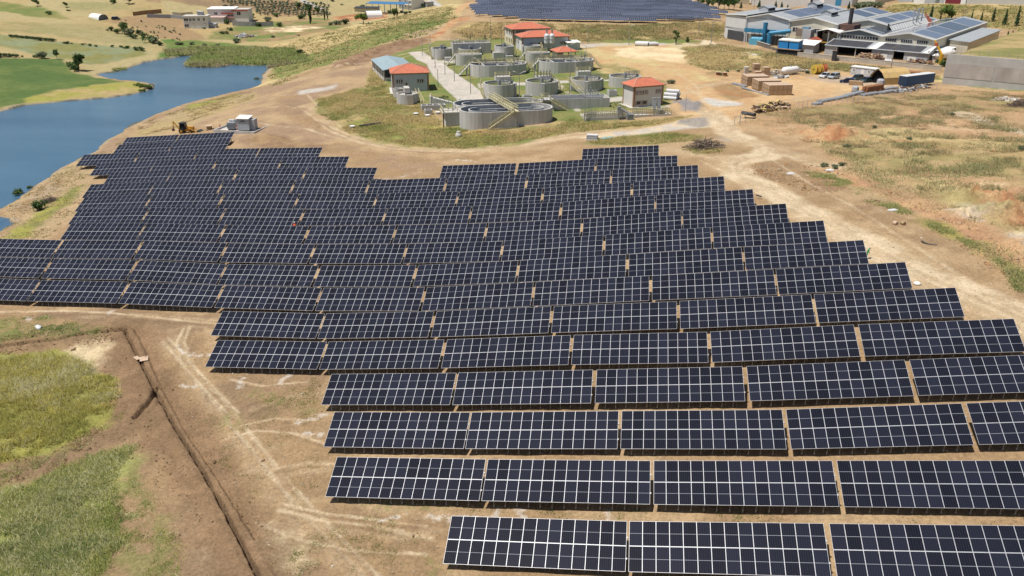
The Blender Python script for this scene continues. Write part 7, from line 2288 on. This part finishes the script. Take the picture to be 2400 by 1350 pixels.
# ------------------------------------------------------------------ trees, bushes and grass
M_LEAF = mat_attr("leaves", .8, 1.0, .0, 0, 0, .22, .35)
M_BARK = mat("bark", (.10,.075,.055), .95, 0, .3, 3)
M_GRASSM = mat_attr("grass_blades", .9, 1.0, .0, 0, 0, .30, .6)

def leaf_mesh(name, lobes, n, size, cols, seed=0, up=0.0):
    """many small leaf clumps spread through lobes (cx, cy, cz, rx, ry, rz); denser towards the outside of each lobe"""
    g = np.random.default_rng(seed)
    lob = np.array(lobes, float)
    vol = (lob[:,3]*lob[:,4]*lob[:,5]) ** .7
    pick = g.choice(len(lob), n, p=vol/vol.sum())
    d = g.normal(size=(n,3)); d /= np.linalg.norm(d, axis=1)[:,None]
    r = g.random(n) ** .38
    c = lob[pick,:3] + d * r[:,None] * lob[pick,3:] * (1 + .18*g.normal(size=(n,1)))
    nrm = d * .8 + g.normal(size=(n,3)) * .7 + np.array([0,0,.35])
    nrm /= np.linalg.norm(nrm, axis=1)[:,None]
    a = np.cross(nrm, g.normal(size=(n,3))); a /= np.linalg.norm(a, axis=1)[:,None]
    b = np.cross(nrm, a)
    s = size * g.uniform(.5, 1.35, (n,1))
    q = np.stack([c - a*s - b*s*.55, c + a*s*.25 - b*s*.8, c + a*s + b*s*.4, c - a*s*.3 + b*s*.85], 1)
    if up: q[:,:,2] += 0
    cols = np.array(cols)
    k = g.choice(len(cols), n)
    col = cols[k] * g.uniform(.72, 1.28, (n,1))
    V = q.reshape(-1,3)
    F = np.arange(4*n).reshape(n,4)
    return np_mesh(name, V, F, 4, M_LEAF, np.repeat(col, 4, 0))

GRN = [(.07,.115,.035),(.10,.155,.045),(.05,.085,.028)]
GRN_L = [(.11,.17,.035),(.14,.20,.045),(.08,.13,.03)]
GRN_D = [(.045,.078,.035),(.06,.10,.042),(.08,.125,.05)]
OLV = [(.15,.18,.11),(.19,.215,.135),(.11,.14,.08)]
GRY = [(.14,.165,.095),(.18,.20,.115),(.10,.13,.065)]
KINDS_ = {}
def kind_mesh(kind, var):
    key = (kind, var)
    if key in KINDS_: return KINDS_[key]
    g = random.Random(hash((len(kind), kind[0], var)) & 255)
    tr = MB()
    if kind == "broad" or kind == "lime":
        lobes = [(g.gauss(0,.22),g.gauss(0,.22),.45+g.random()*.4,.16+.14*g.random(),.16+.14*g.random(),.12+.1*g.random()) for _ in range(9)]
        lobes = [(x,y,min(z,.86),a,b,c) for x,y,z,a,b,c in lobes]
        crown = leaf_mesh("crown", lobes, 900, .05, GRN_L if kind == "lime" else GRN, var)
        tr.tube((0,0,-.05),(.01,0,.34),.035,6,.024)
        for x,y,z,*_ in lobes[:5]: tr.tube((.01,0,.3),(x*.8,y*.8,z),.018,5,.006)
    elif kind == "sparse":
        lobes = [(g.gauss(0,.16),g.gauss(0,.16),.45+.07*i,.13,.13,.09) for i in range(7)]
        crown = leaf_mesh("crown", lobes, 420, .045, GRN, var)
        for x,y,z,*_ in lobes: tr.tube((0,0,0),(x*.8,y*.8,z),.022,5,.007)
        tr.tube((0,0,-.05),(0,0,.25),.03,6,.02)
    elif kind == "cypress":
        lobes = [(0,0,.14+.075*i,.115*(1-(i/11.5)**1.5)*(.9+.2*g.random()),.115*(1-(i/11.5)**1.5),.075) for i in range(11)]
        crown = leaf_mesh("crown", lobes, 900, .026, GRN_D, var)
        tr.tube((0,0,-.05),(0,0,.85),.02,6,.004)
    elif kind == "pine":
        lobes = [(g.gauss(0,.03),g.gauss(0,.03),.22+.07*i,.25*(1-(i/11)**1.1)*(.8+.4*g.random()),.25*(1-(i/11)**1.1),.06) for i in range(11)]
        crown = leaf_mesh("crown", lobes, 800, .04, GRN_D, var)
        tr.tube((0,0,-.05),(0,0,.85),.025,6,.006)
    elif kind == "poplar":
        lobes = [(g.gauss(0,.02),g.gauss(0,.02),.12+.085*i,.10*(1-abs(i-4)/14),.10*(1-abs(i-4)/14),.08) for i in range(10)]
        crown = leaf_mesh("crown", lobes, 800, .032, GRN_D, var)
        tr.tube((0,0,-.05),(0,0,.8),.02,6,.005)
    elif kind == "olive":
        lobes = [(g.gauss(0,.18),g.gauss(0,.18),.55+.15*g.random(),.26,.26,.22) for i in range(4)]
        crown = leaf_mesh("crown", lobes, 130, .12, OLV, var)
        tr.tube((0,0,-.1),(0,0,.45),.05,5,.03)
    else:  # bush, grey bush, dark bush
        lobes = [(g.gauss(0,.28),g.gauss(0,.28),.3+.3*g.random(),.26+.1*g.random(),.26+.1*g.random(),.24+.12*g.random()) for _ in range(7)]
        crown = leaf_mesh("crown", lobes, 520, .075, {"bush": GRN, "greybush": GRY, "darkbush": GRN_D, "limebush": GRN_L}[kind], var)
        for x,y,z,*_ in lobes[:5]: tr.tube((0,0,-.05),(x*.7,y*.7,z*.8),.025,5,.01)
    KINDS_[key] = (crown, tr.mesh("trunk", M_BARK))
    return KINDS_[key]

def tree(kind, label, u, v, vt, width=1.0, group=None, cat="tree", name=None):
    x, y, z = P(u, v)
    h = max(.8, rise(x, y, z, vt))
    return tree_at(kind, label, x, y, z, h, width, group, cat, name)
def tree_at(kind, label, x, y, z, h, width=1.0, group=None, cat="tree", name=None):
    nm = name or {"broad":"broadleaf_tree","lime":"broadleaf_tree","sparse":"young_tree","cypress":"cypress_tree","pine":"pine_tree","poplar":"poplar_tree","olive":"olive_tree"}.get(kind, "bush")
    crown, trunk = kind_mesh(kind, random.randrange(3))
    o = link(nm, None, None, (x, y, z), random.uniform(0, 6.3))
    o.scale = (h*width, h*width, h)
    tag(o, label, "bush" if nm == "bush" else cat, group)
    link("trunk" if nm != "bush" else "stem", trunk, o)
    link("crown", crown, o)
    return o
T = tree
# left of the lake
T("broad","dark double crowned tree at the corner of the green field by the inlet",186,166,125,.8); T("bush","round bush joined to the left foot of the double crowned tree",170,164,138,1.0)
T("broad","upright dark tree standing alone above the green field",134,138,115,.62); T("greybush","grey green bush left of the upright dark tree",102,137,117,1.0); T("limebush","small yellow green bush beside the grey green one",86,135,124,1.0)
T("broad","tree with dark crown on the wheat slope at the top left corner",88,15,-3,.95); T("broad","small round tree alone in the wheat at the top left",155,17,4,1.0); T("bush","dark bush at the tip of the olive strip in the wheat",115,34,23,1.1)
T("broad","spreading tree with a shadow on the wheat near the top edge",303,9,-7,1.3); T("bush","dark bush left of the spreading tree at the top edge",265,6,-5,1.3)
for i,(u,v,vt) in enumerate([(4,134,122),(14,133,123),(26,134,124),(36,134,125),(52,134,129)]): T("darkbush","dark hedge bush on the upper edge of the bright green field",u,v,vt,1.2,"hedge above the bright green field")
for i,u in enumerate(np.linspace(26,122,13)): T("darkbush","dark hedge bush between the wheat slope and the pale green field",u,86+ (u-26)*.115,79+(u-26)*.10,1.3,"hedge below the wheat slope")
for u,v,vt in [(150,102,97),(158,102,95),(168,103,99),(195,105,100),(210,107,101),(225,109,104)]: T("bush","low bush trailing off the end of the hedge below the wheat",u,v,vt,1.4,"bushes trailing along the hedge end")
for u,v,vt in [(262,110,104),(285,111,105),(297,113,105)]: T("bush","low bush between hedge end and the lake head",u,v,vt,1.5,"low bushes towards the lake head")
T("bush","wide green bush at the end of the hedge line near the lake head",323,118,106,1.4)
for k,(u,v,vt,kd) in enumerate([(263,72,60,"darkbush"),(276,79,64,"bush"),(292,80,52,"broad"),(306,84,62,"greybush"),(313,91,78,"darkbush"),(325,80,67,"darkbush"),(338,88,74,"bush"),(352,100,78,"bush"),(365,103,84,"greybush"),(372,107,94,"darkbush")]):
    T(kd,"dark tree in the gully between wheat slope and ploughed garden",u,v,vt,.9 if kd=="broad" else 1.0,"trees in the gully")
g_ = random.Random(3)
for i in range(34):
    u = g_.uniform(290,425); v = 40 + (u-290)*.18 + g_.uniform(2,34)
    T("greybush","small grey shrub planted in the ploughed garden left of the houses",u,v,v-g_.uniform(2.5,5),1.0,"shrubs of the ploughed garden")
# olive grove on the hillside
n = 0
for r_ in range(24):
    for c_ in range(30):
        u = 280 + c_*19 + r_*9 - 60 + g_.uniform(-2,2)
        v = -7 + c_*.72 + r_*1.9 - 3 + g_.uniform(-.5,.5)
        lim = 9 if u < 430 else (13 if u < 480 else (17 if u < 600 else 39))
        if v > lim or v < -7 or u < 300 or u > 775 - max(0, 18 - v)*1.2 or (480 < u < 592 and v > 14) or v > 2 + (u-560)*.4 + 18: continue
        if n >= 210: continue
        T("olive","small olive tree in the planted rows on the far brown hillside",u,v,v-g_.uniform(5,8),1.15,"olive trees in rows on the hillside"); n += 1
print("olives", n)
for k,(kd,lab,u,v,vt,w_) in enumerate([("darkbush","dark bushy tree right behind the wide white house roof",527,19,9,1.2),("darkbush","dark tree beside the wide house, just left of the first",542,20,10,1.0),("bush","green tree in the courtyard of the wide white house",533,56,42,.9),
  ("limebush","vine covered arbour tree before the wide white house",552,47,38,1.1),("bush","bush at the right corner of the wide white house",592,40,28,1.0),("bush","green bush by the stone wall below the houses",607,62,51,1.1),("bush","bush on the marsh slope under the flat roofed house",528,80,70,1.2),("bush","bush hanging on the slope just below the stone wall",540,72,62,1.1),
  ("bush","rounded green bush in the green strip right of the houses",655,62,49,1.1),("greybush","grey bush at the orchard foot right of the houses",625,50,37,1.4),("bush","green bush at the orchard's lower right corner",645,38,28,1.2),("greybush","grey green bush standing out in the marsh edge",553,100,87,1.2),
  ("darkbush","dark bush on the near slope of the ridge beside the lake end",702,126,113,1.0),("broad","broad tree at the road corner behind the poplars",700,22,5,1.0),("broad","tree beside the farm road, right of the road corner",722,34,8,.8),("broad","dark tree by the farm road nearest the orchard",746,32,16,1.0),("bush","round bush left of the tall poplar",707,44,30,1.2),
  ("poplar","tall dark poplar standing alone on the green strip",728,56,14,.9),("poplar","left one of the twin poplars before the red earth",761,47,20,.8),("poplar","right one of the twin poplars before the red earth",768,46,21,.7),
  ("lime","round bright green tree before the white farm tent",852,55,31,1.25),("broad","dense dark tree at the foot of the blue roofed barn",924,45,20,.9),("poplar","narrow dark tree beside the dense one by the barn",931,40,18,.9),("darkbush","dark bushes on the left of the bright green round tree",812,57,42,1.3),("greybush","grey shrub left of the dark bushes on the ridge",790,58,46,1.4),
  ("greybush","grey shrub farther left along the ridge top",775,60,50,1.4),("bush","small tree beside the block of flats, left",941,30,23,.9),("bush","small tree beside the block of flats, middle",951,34,24,.9),("bush","small tree beside the block of flats, right",961,31,24,.9),("darkbush","dark tree beside the small grey house",990,18,6,1.0),
  ("pine","pointed tree at the right of the small grey house",993,14,3,.7),("bush","bush growing on the shore spit right at the water, left of the array",43,458,439,1.1),("bush","little bush on the water's edge above the shore bush",70,444,434,1.1),("bush","bush clinging to the bank beside the brushwood heap",95,492,467,1.1),
  ("greybush","dry bush standing in the lake water near the right shore",601,189,179,1.0)]):
    T(kd,lab,u,v,vt,w_)
for u,v,vt in [(322,201,192),(333,204,194),(345,207,196),(352,208,200),(328,214,208),(338,214,207)]: T("limebush","green waterside bush on the tip of the peninsula",u,v,vt,1.3,"bushes on the peninsula tip")
for u,v,vt in [(160,26,21),(480,68,63),(700,14,9),(800,12,8),(780,3,-3),(850,16,10),(640,88,82),(700,84,80),(420,105,96),(450,104,97),(480,108,100),(510,108,101)]: T("greybush","grey green shrub scattered on the far valley floor",u,v,vt,1.6,"scattered shrubs of the valley")
# right
T("sparse","young tree with open crown on the bank behind the sandy ground",1584,103,69,.95); T("sparse","smaller young tree right of the open crowned one",1611,101,85,.9)
for k,(u,v,vt) in enumerate([(1660,18,-8),(1672,20,-8),(1684,22,-10),(1697,22,-8),(1708,23,-6),(1720,24,-6),(1646,14,-6),(1636,10,-8)]): T("broad","dark roadside tree in the clump along the road behind the factory",u,v,vt,.75,"roadside trees behind the factory")
for k,(u,v,vt,lab) in enumerate([(1736,22,3,"pine at the left foot of the big white warehouse"),(1778,22,-3,"tall pine before the big white warehouse, left"),(1817,22,0,"tall pine before the big white warehouse, middle"),(1831,22,3,"pine close right of the middle one before the warehouse"),(1845,22,8,"short pine before the right part of the big white warehouse"),(1988,24,2,"narrow conifer before the grey brown warehouse")]): T("pine",lab,u,v,vt,.8)
for u,v,vt in [(2008,22,4),(2022,22,1),(2036,22,0),(2050,20,2),(2060,16,1),(2016,26,14)]: T("greybush","dark green tree in the clump at the left end of the hill",u,v,vt,1.1,"tree clump at the left end of the hill",name="broadleaf_tree")
for k,(u,v,vt,w_) in enumerate([(2138,48,24,.55),(2180,48,7,.85),(2203,50,28,.8),(2228,52,26,.8),(2251,50,40,1.2),(2276,49,19,.6),(2299,51,24,.9),(2326,51,14,.9),(2353,60,18,1.0),(2381,62,9,.8)]):
    T("cypress","dark cypress, "+ORDS[k]+" from the left in the row on the hillside",u,v,vt,w_)
T("lime","bright green spreading tree among the cypresses on the hillside",2222,52,12,.8)
for k,(u,v,vt) in enumerate([(2362,84,70),(2373,80,69),(2385,76,68),(2396,72,65)]): T("pine","small conifer on the terrace edge behind the factory wing",u,v,vt,.7,"conifers at the terrace edge")
T("bush","green bush at the corner of the concrete retaining wall",2206,155,136,.9)
T("darkbush","dark shrub under the right silo",1291,123,110,1.0); T("bush","green shrub at the foot of the left silo",1280,123,112,.9); T("bush","bright shrub right of the silos",1299,122,112,.9)
T("pine","small pointed conifer on the back lawn, left",1102,93,81,.6); T("pine","small pointed conifer on the back lawn, right",1137,93,78,.75); T("bush","bushy weed growing in the sunken ramp pit",1038,233,222,1.2)
T("greybush","grey green bush in the sand right of the half hidden tank",1574,196,184,1.3); T("bush","bush at the bend of the pale road",1611,98,90,1.2)
for u,v,vt in [(1893,172,163),(1690,176,170),(1730,168,163),(1758,170,165),(1704,168,163)]: T("greybush","dusty shrub along the back edge of the yard",u,v,vt,1.4,"shrubs at the back of the yard")
for u,v,vt in [(1955,394,384),(1972,388,378),(1930,390,380),(2230,270,262),(2390,350,340),(2050,300,292),(2130,330,320),(1985,345,336)]: T("greybush","low grey shrub on the dry ground right of the haul road",u,v,vt,1.5,"shrubs on the waste ground")

# ------------------------------------------------------------------ grass and weeds: countless, one object each
def tufts(name, label, polys, n, hr, cols, width=.10, nb=6, spread=.22, patch=3.0, thr=-.35, seed=1, lean=1.7, edge=1.0):
    g = np.random.default_rng(seed)
    polys = [PXY(p) for p in polys]
    areas = []
    for p in polys:
        q = np.roll(p, -1, 0)
        areas.append(abs((p[:,0]*q[:,1]-q[:,0]*p[:,1]).sum())/2)
    tot = sum(areas)
    X = []
    for p, a in zip(polys, areas):
        m = int(n * a / tot * 2.6) + 50
        lo, hi = p.min(0), p.max(0)
        m = int(m * (hi[0]-lo[0])*(hi[1]-lo[1]) / max(a, 1))
        m = min(m, 400000)
        xy = g.uniform(lo, hi, (m, 2))
        s = sdf_poly(xy[:,0], xy[:,1], p) + edge*fbm(xy[:,0], xy[:,1], edge*4+1, 4, 8)
        nz = fbm(xy[:,0], xy[:,1], patch, 3, seed+20)
        keep = (s > edge*1.2*g.random(m)**2) & (nz > thr + g.random(m)*.5 - .25)
        xy = xy[keep]
        X.append(xy[:int(n * a / tot)])
    X = np.concatenate(X)
    N = len(X)
    Z = ground(X[:,0], X[:,1])
    ok = Z > .05
    X, Z = X[ok], Z[ok]; N = len(X)
    nz = fbm(X[:,0], X[:,1], patch*2.2, 4, seed+5)
    cols = np.array(cols)
    k = np.clip(((nz*.5+.5) + g.normal(0,.22,N)) * len(cols), 0, len(cols)-.01).astype(int)
    base = cols[k] * g.uniform(.75,1.25,(N,1))
    H = g.uniform(hr[0], hr[1], N) * (.75 + .5*(nz*.5+.5))
    M = N*nb
    cx = np.repeat(X[:,0],nb) + g.normal(0,spread,M); cy = np.repeat(X[:,1],nb) + g.normal(0,spread,M); cz = np.repeat(Z,nb) - .04
    h = np.repeat(H,nb)*g.uniform(.55,1.15,M); a = g.uniform(0,2*np.pi,M); ln = g.uniform(.35,lean,M)*h
    w = width*g.uniform(.6,1.4,M); b = a + np.pi/2 + g.normal(0,.35,M)
    bx, by = np.cos(b)*w, np.sin(b)*w
    V = np.empty((M,3,3)); V[:,0] = np.stack([cx-bx,cy-by,cz],-1); V[:,1] = np.stack([cx+bx,cy+by,cz],-1); V[:,2] = np.stack([cx+np.cos(a)*ln,cy+np.sin(a)*ln,cz+h],-1)
    col = np.repeat(np.repeat(base,nb,0)*g.uniform(.85,1.15,(M,1)),3,0)
    o = link(name, np_mesh(name, V.reshape(-1,3), np.arange(3*M).reshape(M,3), 3, M_GRASSM, col))
    tag(o, label, None, None, "stuff")
YG = [(.22,.22,.06),(.29,.28,.075),(.33,.30,.085),(.40,.34,.08),(.46,.43,.24)]
GG = [(.15,.195,.05),(.25,.275,.075),(.33,.32,.10),(.50,.47,.27),(.23,.245,.09),(.14,.18,.055)]
DD = [(.50,.38,.18),(.50,.385,.19),(.35,.26,.12),(.30,.225,.115),(.24,.215,.085)]
MX = [(.18,.21,.065),(.26,.25,.085),(.36,.28,.12),(.46,.36,.17),(.42,.32,.15)]
RD = [(.16,.21,.065),(.20,.24,.075),(.25,.27,.10),(.24,.22,.115)]
tufts("weeds","tall yellow green weeds in the upper patch left of the trench",[[(-260,838),(0,832),(120,828),(190,838),(240,872),(262,892),(255,930),(238,960),(225,1000),(170,1030),(110,1060),(50,1078),(-260,1098)]],15000,(.25,.6),YG,.04,9,.3,3.0,-.45,1,edge=2.6)
tufts("weeds","green weeds in the lower left corner patch",[[(-260,1200),(0,1160),(90,1120),(180,1080),(262,1052),(318,1045),(300,1090),(270,1130),(262,1200),(250,1290),(245,1420),(-260,1420)]],16000,(.2,.48),GG,.036,9,.3,3.0,-.4,2,edge=2.6)
tufts("weeds","scattered weeds between the patches and the trench",[[(262,1140),(330,1080),(380,1170),(420,1250),(450,1420),(245,1420)],[(-100,745),(150,740),(250,765),(220,785),(0,805)],[(-200,1110),(110,1065),(230,1000),(240,1040),(120,1105),(-200,1180)],[(205,985),(300,960),(290,1010),(240,1040)]],3200,(.08,.22),GG,.035,8,.22,2.0,.0,3)
tufts("weeds","sparse low weeds on the bare soil below the front rows",[[(480,880),(755,880),(755,960),(760,1180),(1050,1215),(1035,1360),(700,1360),(560,1200),(480,1020)],[(780,1176),(1600,1190),(2400,1200),(2400,1225),(1500,1222),(1060,1205)],[(500,1100),(600,1180),(700,1290),(640,1300),(540,1180)]],2600,(.06,.18),[(.15,.17,.05),(.20,.20,.07),(.28,.24,.10)],.03,7,.2,2.5,.1,4)
tufts("bank_grass","mixed green and straw grass on the bank of the treatment works",[[(800,300),(745,262),(742,232),(800,218),(860,200),(872,160),(900,190),(910,220),(990,240),(1040,298),(1180,308),(1300,300),(1340,275),(1420,288),(1560,279),(1640,268),(1570,288),(1400,304),(1290,320),(1180,338),(1080,348),(960,343),(860,323)],[(1390,325),(1480,319),(1560,311),(1640,319),(1640,330),(1540,338),(1400,340),(1372,334)],[(1595,345),(1625,338),(1690,345),(1690,358),(1640,362)]],15000,(.25,.6),MX,.065,8,.45,5,-.5,5)
tufts("dry_grass","straw coloured dry grass over the waste ground on the right",[[(1790,262),(1850,244),(1960,232),(2060,220),(2180,208),(2400,216),(2600,234),(2600,700),(2420,690),(2250,560),(2150,490),(2020,420),(1960,380),(1900,330),(1800,300),(1745,290)]],19000,(.16,.42),[(.42,.30,.17),(.36,.25,.14),(.46,.35,.19),(.30,.215,.12),(.25,.25,.11),(.21,.225,.095),(.28,.28,.13)],.055,8,.7,9,-.25,6,edge=2.0)
tufts("dry_grass","green and yellow weeds along the strip beside the haul road",[[(1880,398),(1935,405),(2010,440),(2100,475),(2140,502),(2105,498),(2020,462),(1930,430)],[(2140,505),(2200,520),(2300,570),(2400,630),(2440,660),(2420,684),(2330,610),(2230,560),(2160,530)]],3600,(.15,.4),[(.24,.26,.09),(.32,.31,.12),(.18,.21,.07),(.40,.34,.17)],.045,8,.35,3,.0,7,edge=2.0)
tufts("dry_grass","dry brown grass on the long bank under the far solar farm",[[(1060,72),(1130,52),(1300,55),(1500,59),(1700,54),(1700,100),(1640,92),(1400,97),(1250,94),(1100,92)],[(1600,112),(1680,104),(1760,116),(1900,138),(2080,160),(2200,178),(2200,186),(2050,176),(1900,163),(1760,158),(1680,168),(1620,150)]],12000,(.35,.8),DD+[(.25,.24,.10)],.16,7,.8,8,-.5,8)
tufts("reeds","bright green reeds in the marsh at the head of the lake",[[(385,118),(430,112),(500,108),(600,112),(690,114),(715,126),(735,140),(700,151),(640,153),(545,151),(500,154),(450,152),(440,140),(470,130),(430,130),(390,136)],[(428,152),(470,148),(510,153),(490,160),(440,160)],[(260,165),(290,160),(305,164),(280,170)]],6000,(.6,1.3),RD,.30,5,.8,8,-.5,9)
tufts("dry_grass","long dry and green grass on the ridge beside the lake",[[(650,190),(720,165),(800,140),(860,118),(930,100),(1000,82),(1075,42),(1060,12),(1000,24),(900,46),(800,68),(740,84),(650,106),(610,130),(640,150),(630,180)],[(640,205),(700,182),(690,176),(630,195)]],4200,(.3,.65),[(.13,.17,.05),(.17,.19,.06),(.30,.26,.11),(.42,.34,.16),(.48,.38,.19)],.3,5,.6,14,-.7,10)
tufts("dry_grass","thin dry grass along the lake shore left of the array",[[(0,492),(80,442),(190,374),(215,372),(350,280),(470,240),(560,218),(600,214),(600,230),(520,258),(440,292),(300,332),(230,385),(190,480),(110,560),(0,560)]],4500,(.1,.3),[(.17,.18,.055),(.34,.26,.12),(.40,.30,.15),(.28,.20,.11)],.09,5,.3,4,-.2,11)
tufts("lawn","green lawn grass between the concrete tanks",[[(1030,138),(1000,128),(1010,118),(1060,128)],[(1300,200),(1340,195),(1340,240),(1310,245)],[(1390,178),(1440,172),(1450,182),(1400,190)],[(1430,240),(1480,236),(1470,258),(1430,256)]],4000,(.15,.4),GG,.12,5,.3,4,-.6,12)
tufts("dry_grass","dry and green grass on the hillside under the hilltop warehouses",[[(2045,42),(2100,10),(2150,11),(2270,13),(2480,15),(2500,60),(2400,72),(2340,66),(2250,56),(2130,50)]],4500,(.3,.7),[(.20,.21,.07),(.30,.27,.10),(.42,.34,.15),(.48,.38,.18)],.3,5,.7,9,-.5,13)
tufts("reeds","brown dead reeds along the edge of the marsh",[[(440,150),(470,146),(520,152),(600,156),(650,154),(640,160),(560,158),(500,164),(430,166),(420,158)],[(300,164),(340,155),(350,160),(310,170)],[(355,193),(395,190),(400,197),(360,199)]],1500,(.4,.9),[(.30,.25,.17),(.24,.20,.13),(.20,.22,.08)],.22,5,.8,6,-.5,14)

def stones(name, label, polys, n, size, cols, seed):
    """loose clods and stones lying on the soil"""
    g = np.random.default_rng(seed)
    X = []
    polys = [PXY(p) for p in polys]
    for p in polys:
        lo, hi = p.min(0), p.max(0)
        xy = g.uniform(lo, hi, (int(n*3/len(polys)), 2))
        s = sdf_poly(xy[:,0], xy[:,1], p)
        nz = fbm(xy[:,0], xy[:,1], 5, 3, seed)
        X.append(xy[(s > -.5*g.random(len(s))) & (nz > g.random(len(s))*1.2 - .8)][:n//len(polys)])
    X = np.concatenate(X); N = len(X)
    Z = ground(X[:,0], X[:,1])
    base = np.array([(1,0,0),(-.5,.87,0),(-.5,-.87,0),(.5,.6,.5),(-.75,.05,.55),(.35,-.6,.6),(0,0,.85)])
    F0 = np.array([(0,1,3),(1,2,4),(2,0,5),(3,1,4),(4,2,5),(5,0,3),(3,4,6),(4,5,6),(5,3,6)])
    s = size * g.lognormal(0, .5, (N,1,1))
    a = g.uniform(0, 2*np.pi, N); c_, s_ = np.cos(a), np.sin(a)
    V = base[None] * g.uniform(.6,1.4,(N,7,1)) * s * np.array([1,.8,.8])
    V = np.stack([V[...,0]*c_[:,None]-V[...,1]*s_[:,None], V[...,0]*s_[:,None]+V[...,1]*c_[:,None], V[...,2]], -1)
    V += np.stack([X[:,0], X[:,1], Z + .01], -1)[:,None]
    F = (F0[None] + 7*np.arange(N)[:,None,None]).reshape(-1,3)
    cols = np.array(cols)
    col = cols[g.integers(0, len(cols), N)] * g.uniform(.75,1.2,(N,1))
    tag(link(name, np_mesh(name, V.reshape(-1,3), F, 3, M_GRASSM, np.repeat(col, 7, 0))), label, None, None, "stuff")
SO = [(.26,.175,.09),(.21,.14,.075),(.30,.21,.115),(.17,.11,.06)]
stones("clods","brown clods of dug soil along the cable trench",[[(215,900),(300,775),(420,900),(560,1130),(690,1350),(430,1350),(330,1080),(250,1050)],[(-150,800),(290,765),(300,790),(120,830),(-150,850)],[(-150,1110),(110,1070),(235,1000),(245,1040),(120,1105),(-150,1170)]],9000,.06,SO,5)
stones("stones","small pale stones scattered over the bare ground",[[(300,770),(500,800),(760,900),(760,1150),(1040,1230),(1000,1350),(650,1350),(420,950)],[(1640,380),(1790,350),(2000,430),(2300,640),(2400,720),(2380,760),(2000,540)],[(560,330),(700,260),(800,300),(900,345),(1030,380),(1020,418),(890,412),(760,345)]],3200,.06,[(.50,.43,.32),(.40,.31,.20),(.60,.55,.46),(.30,.21,.12)],6)
stones("clods","orange and brown clods on the rough slope right of the haul road",[[(1870,380),(1960,400),(2160,480),(2300,540),(2420,610),(2420,690),(2180,530),(1980,440)],[(1860,312),(2010,316),(1990,340),(1880,332)],[(1760,385),(1880,385),(1990,445),(1900,452),(1770,408)]],3000,.12,[(.40,.22,.11),(.30,.19,.10),(.36,.24,.14),(.44,.33,.22)],9)
tufts("dry_grass","taller grey green and rusty scrub clumps on the waste ground at the right",[[(1850,262),(2060,222),(2400,220),(2560,260),(2560,600),(2330,550),(2150,460),(1990,380),(1900,335)]],5200,(.35,.8),[(.30,.20,.11),(.36,.26,.14),(.22,.22,.10),(.26,.25,.12),(.18,.19,.085),(.40,.30,.16)],.05,12,.5,5,.25,15,edge=2.0)
# ------------------------------------------------------------------ daylight
SUN_AZ, SUN_EL = R(-119), R(68)          # azimuth from +Y towards +X
w = bpy.data.worlds.new("World")
SC.world = w
w.use_nodes = True
nt = w.node_tree
sky = nt.nodes.new("ShaderNodeTexSky")
sky.sky_type = 'NISHITA'
sky.sun_disc = False
sky.sun_elevation = SUN_EL
sky.sun_rotation = SUN_AZ
sky.altitude = 100
bg = nt.nodes["Background"]
nt.links.new(sky.outputs[0], bg.inputs[0])
bg.inputs[1].default_value = 0.062
sd = bpy.data.lights.new("sun", 'SUN')
sd.energy = 4.7
sd.angle = R(0.53)
sd.color = (1.0, 0.955, 0.89)
so = bpy.data.objects.new("sun", sd)
COL.objects.link(so)
d = Vector((math.sin(SUN_AZ) * math.cos(SUN_EL), math.cos(SUN_AZ) * math.cos(SUN_EL), math.sin(SUN_EL)))
so.rotation_euler = d.to_track_quat('Z', 'Y').to_euler()
so.location = d * 300
SC.view_settings.view_transform = 'Standard'
SC.view_settings.look = 'None'
SC.view_settings.exposure = 0.15
SC.view_settings.gamma = 1.0
SC.cycles.max_bounces = 5
SC.cycles.diffuse_bounces = 2
SC.cycles.glossy_bounces = 3
SC.cycles.transmission_bounces = 3
SC.cycles.use_denoising = True
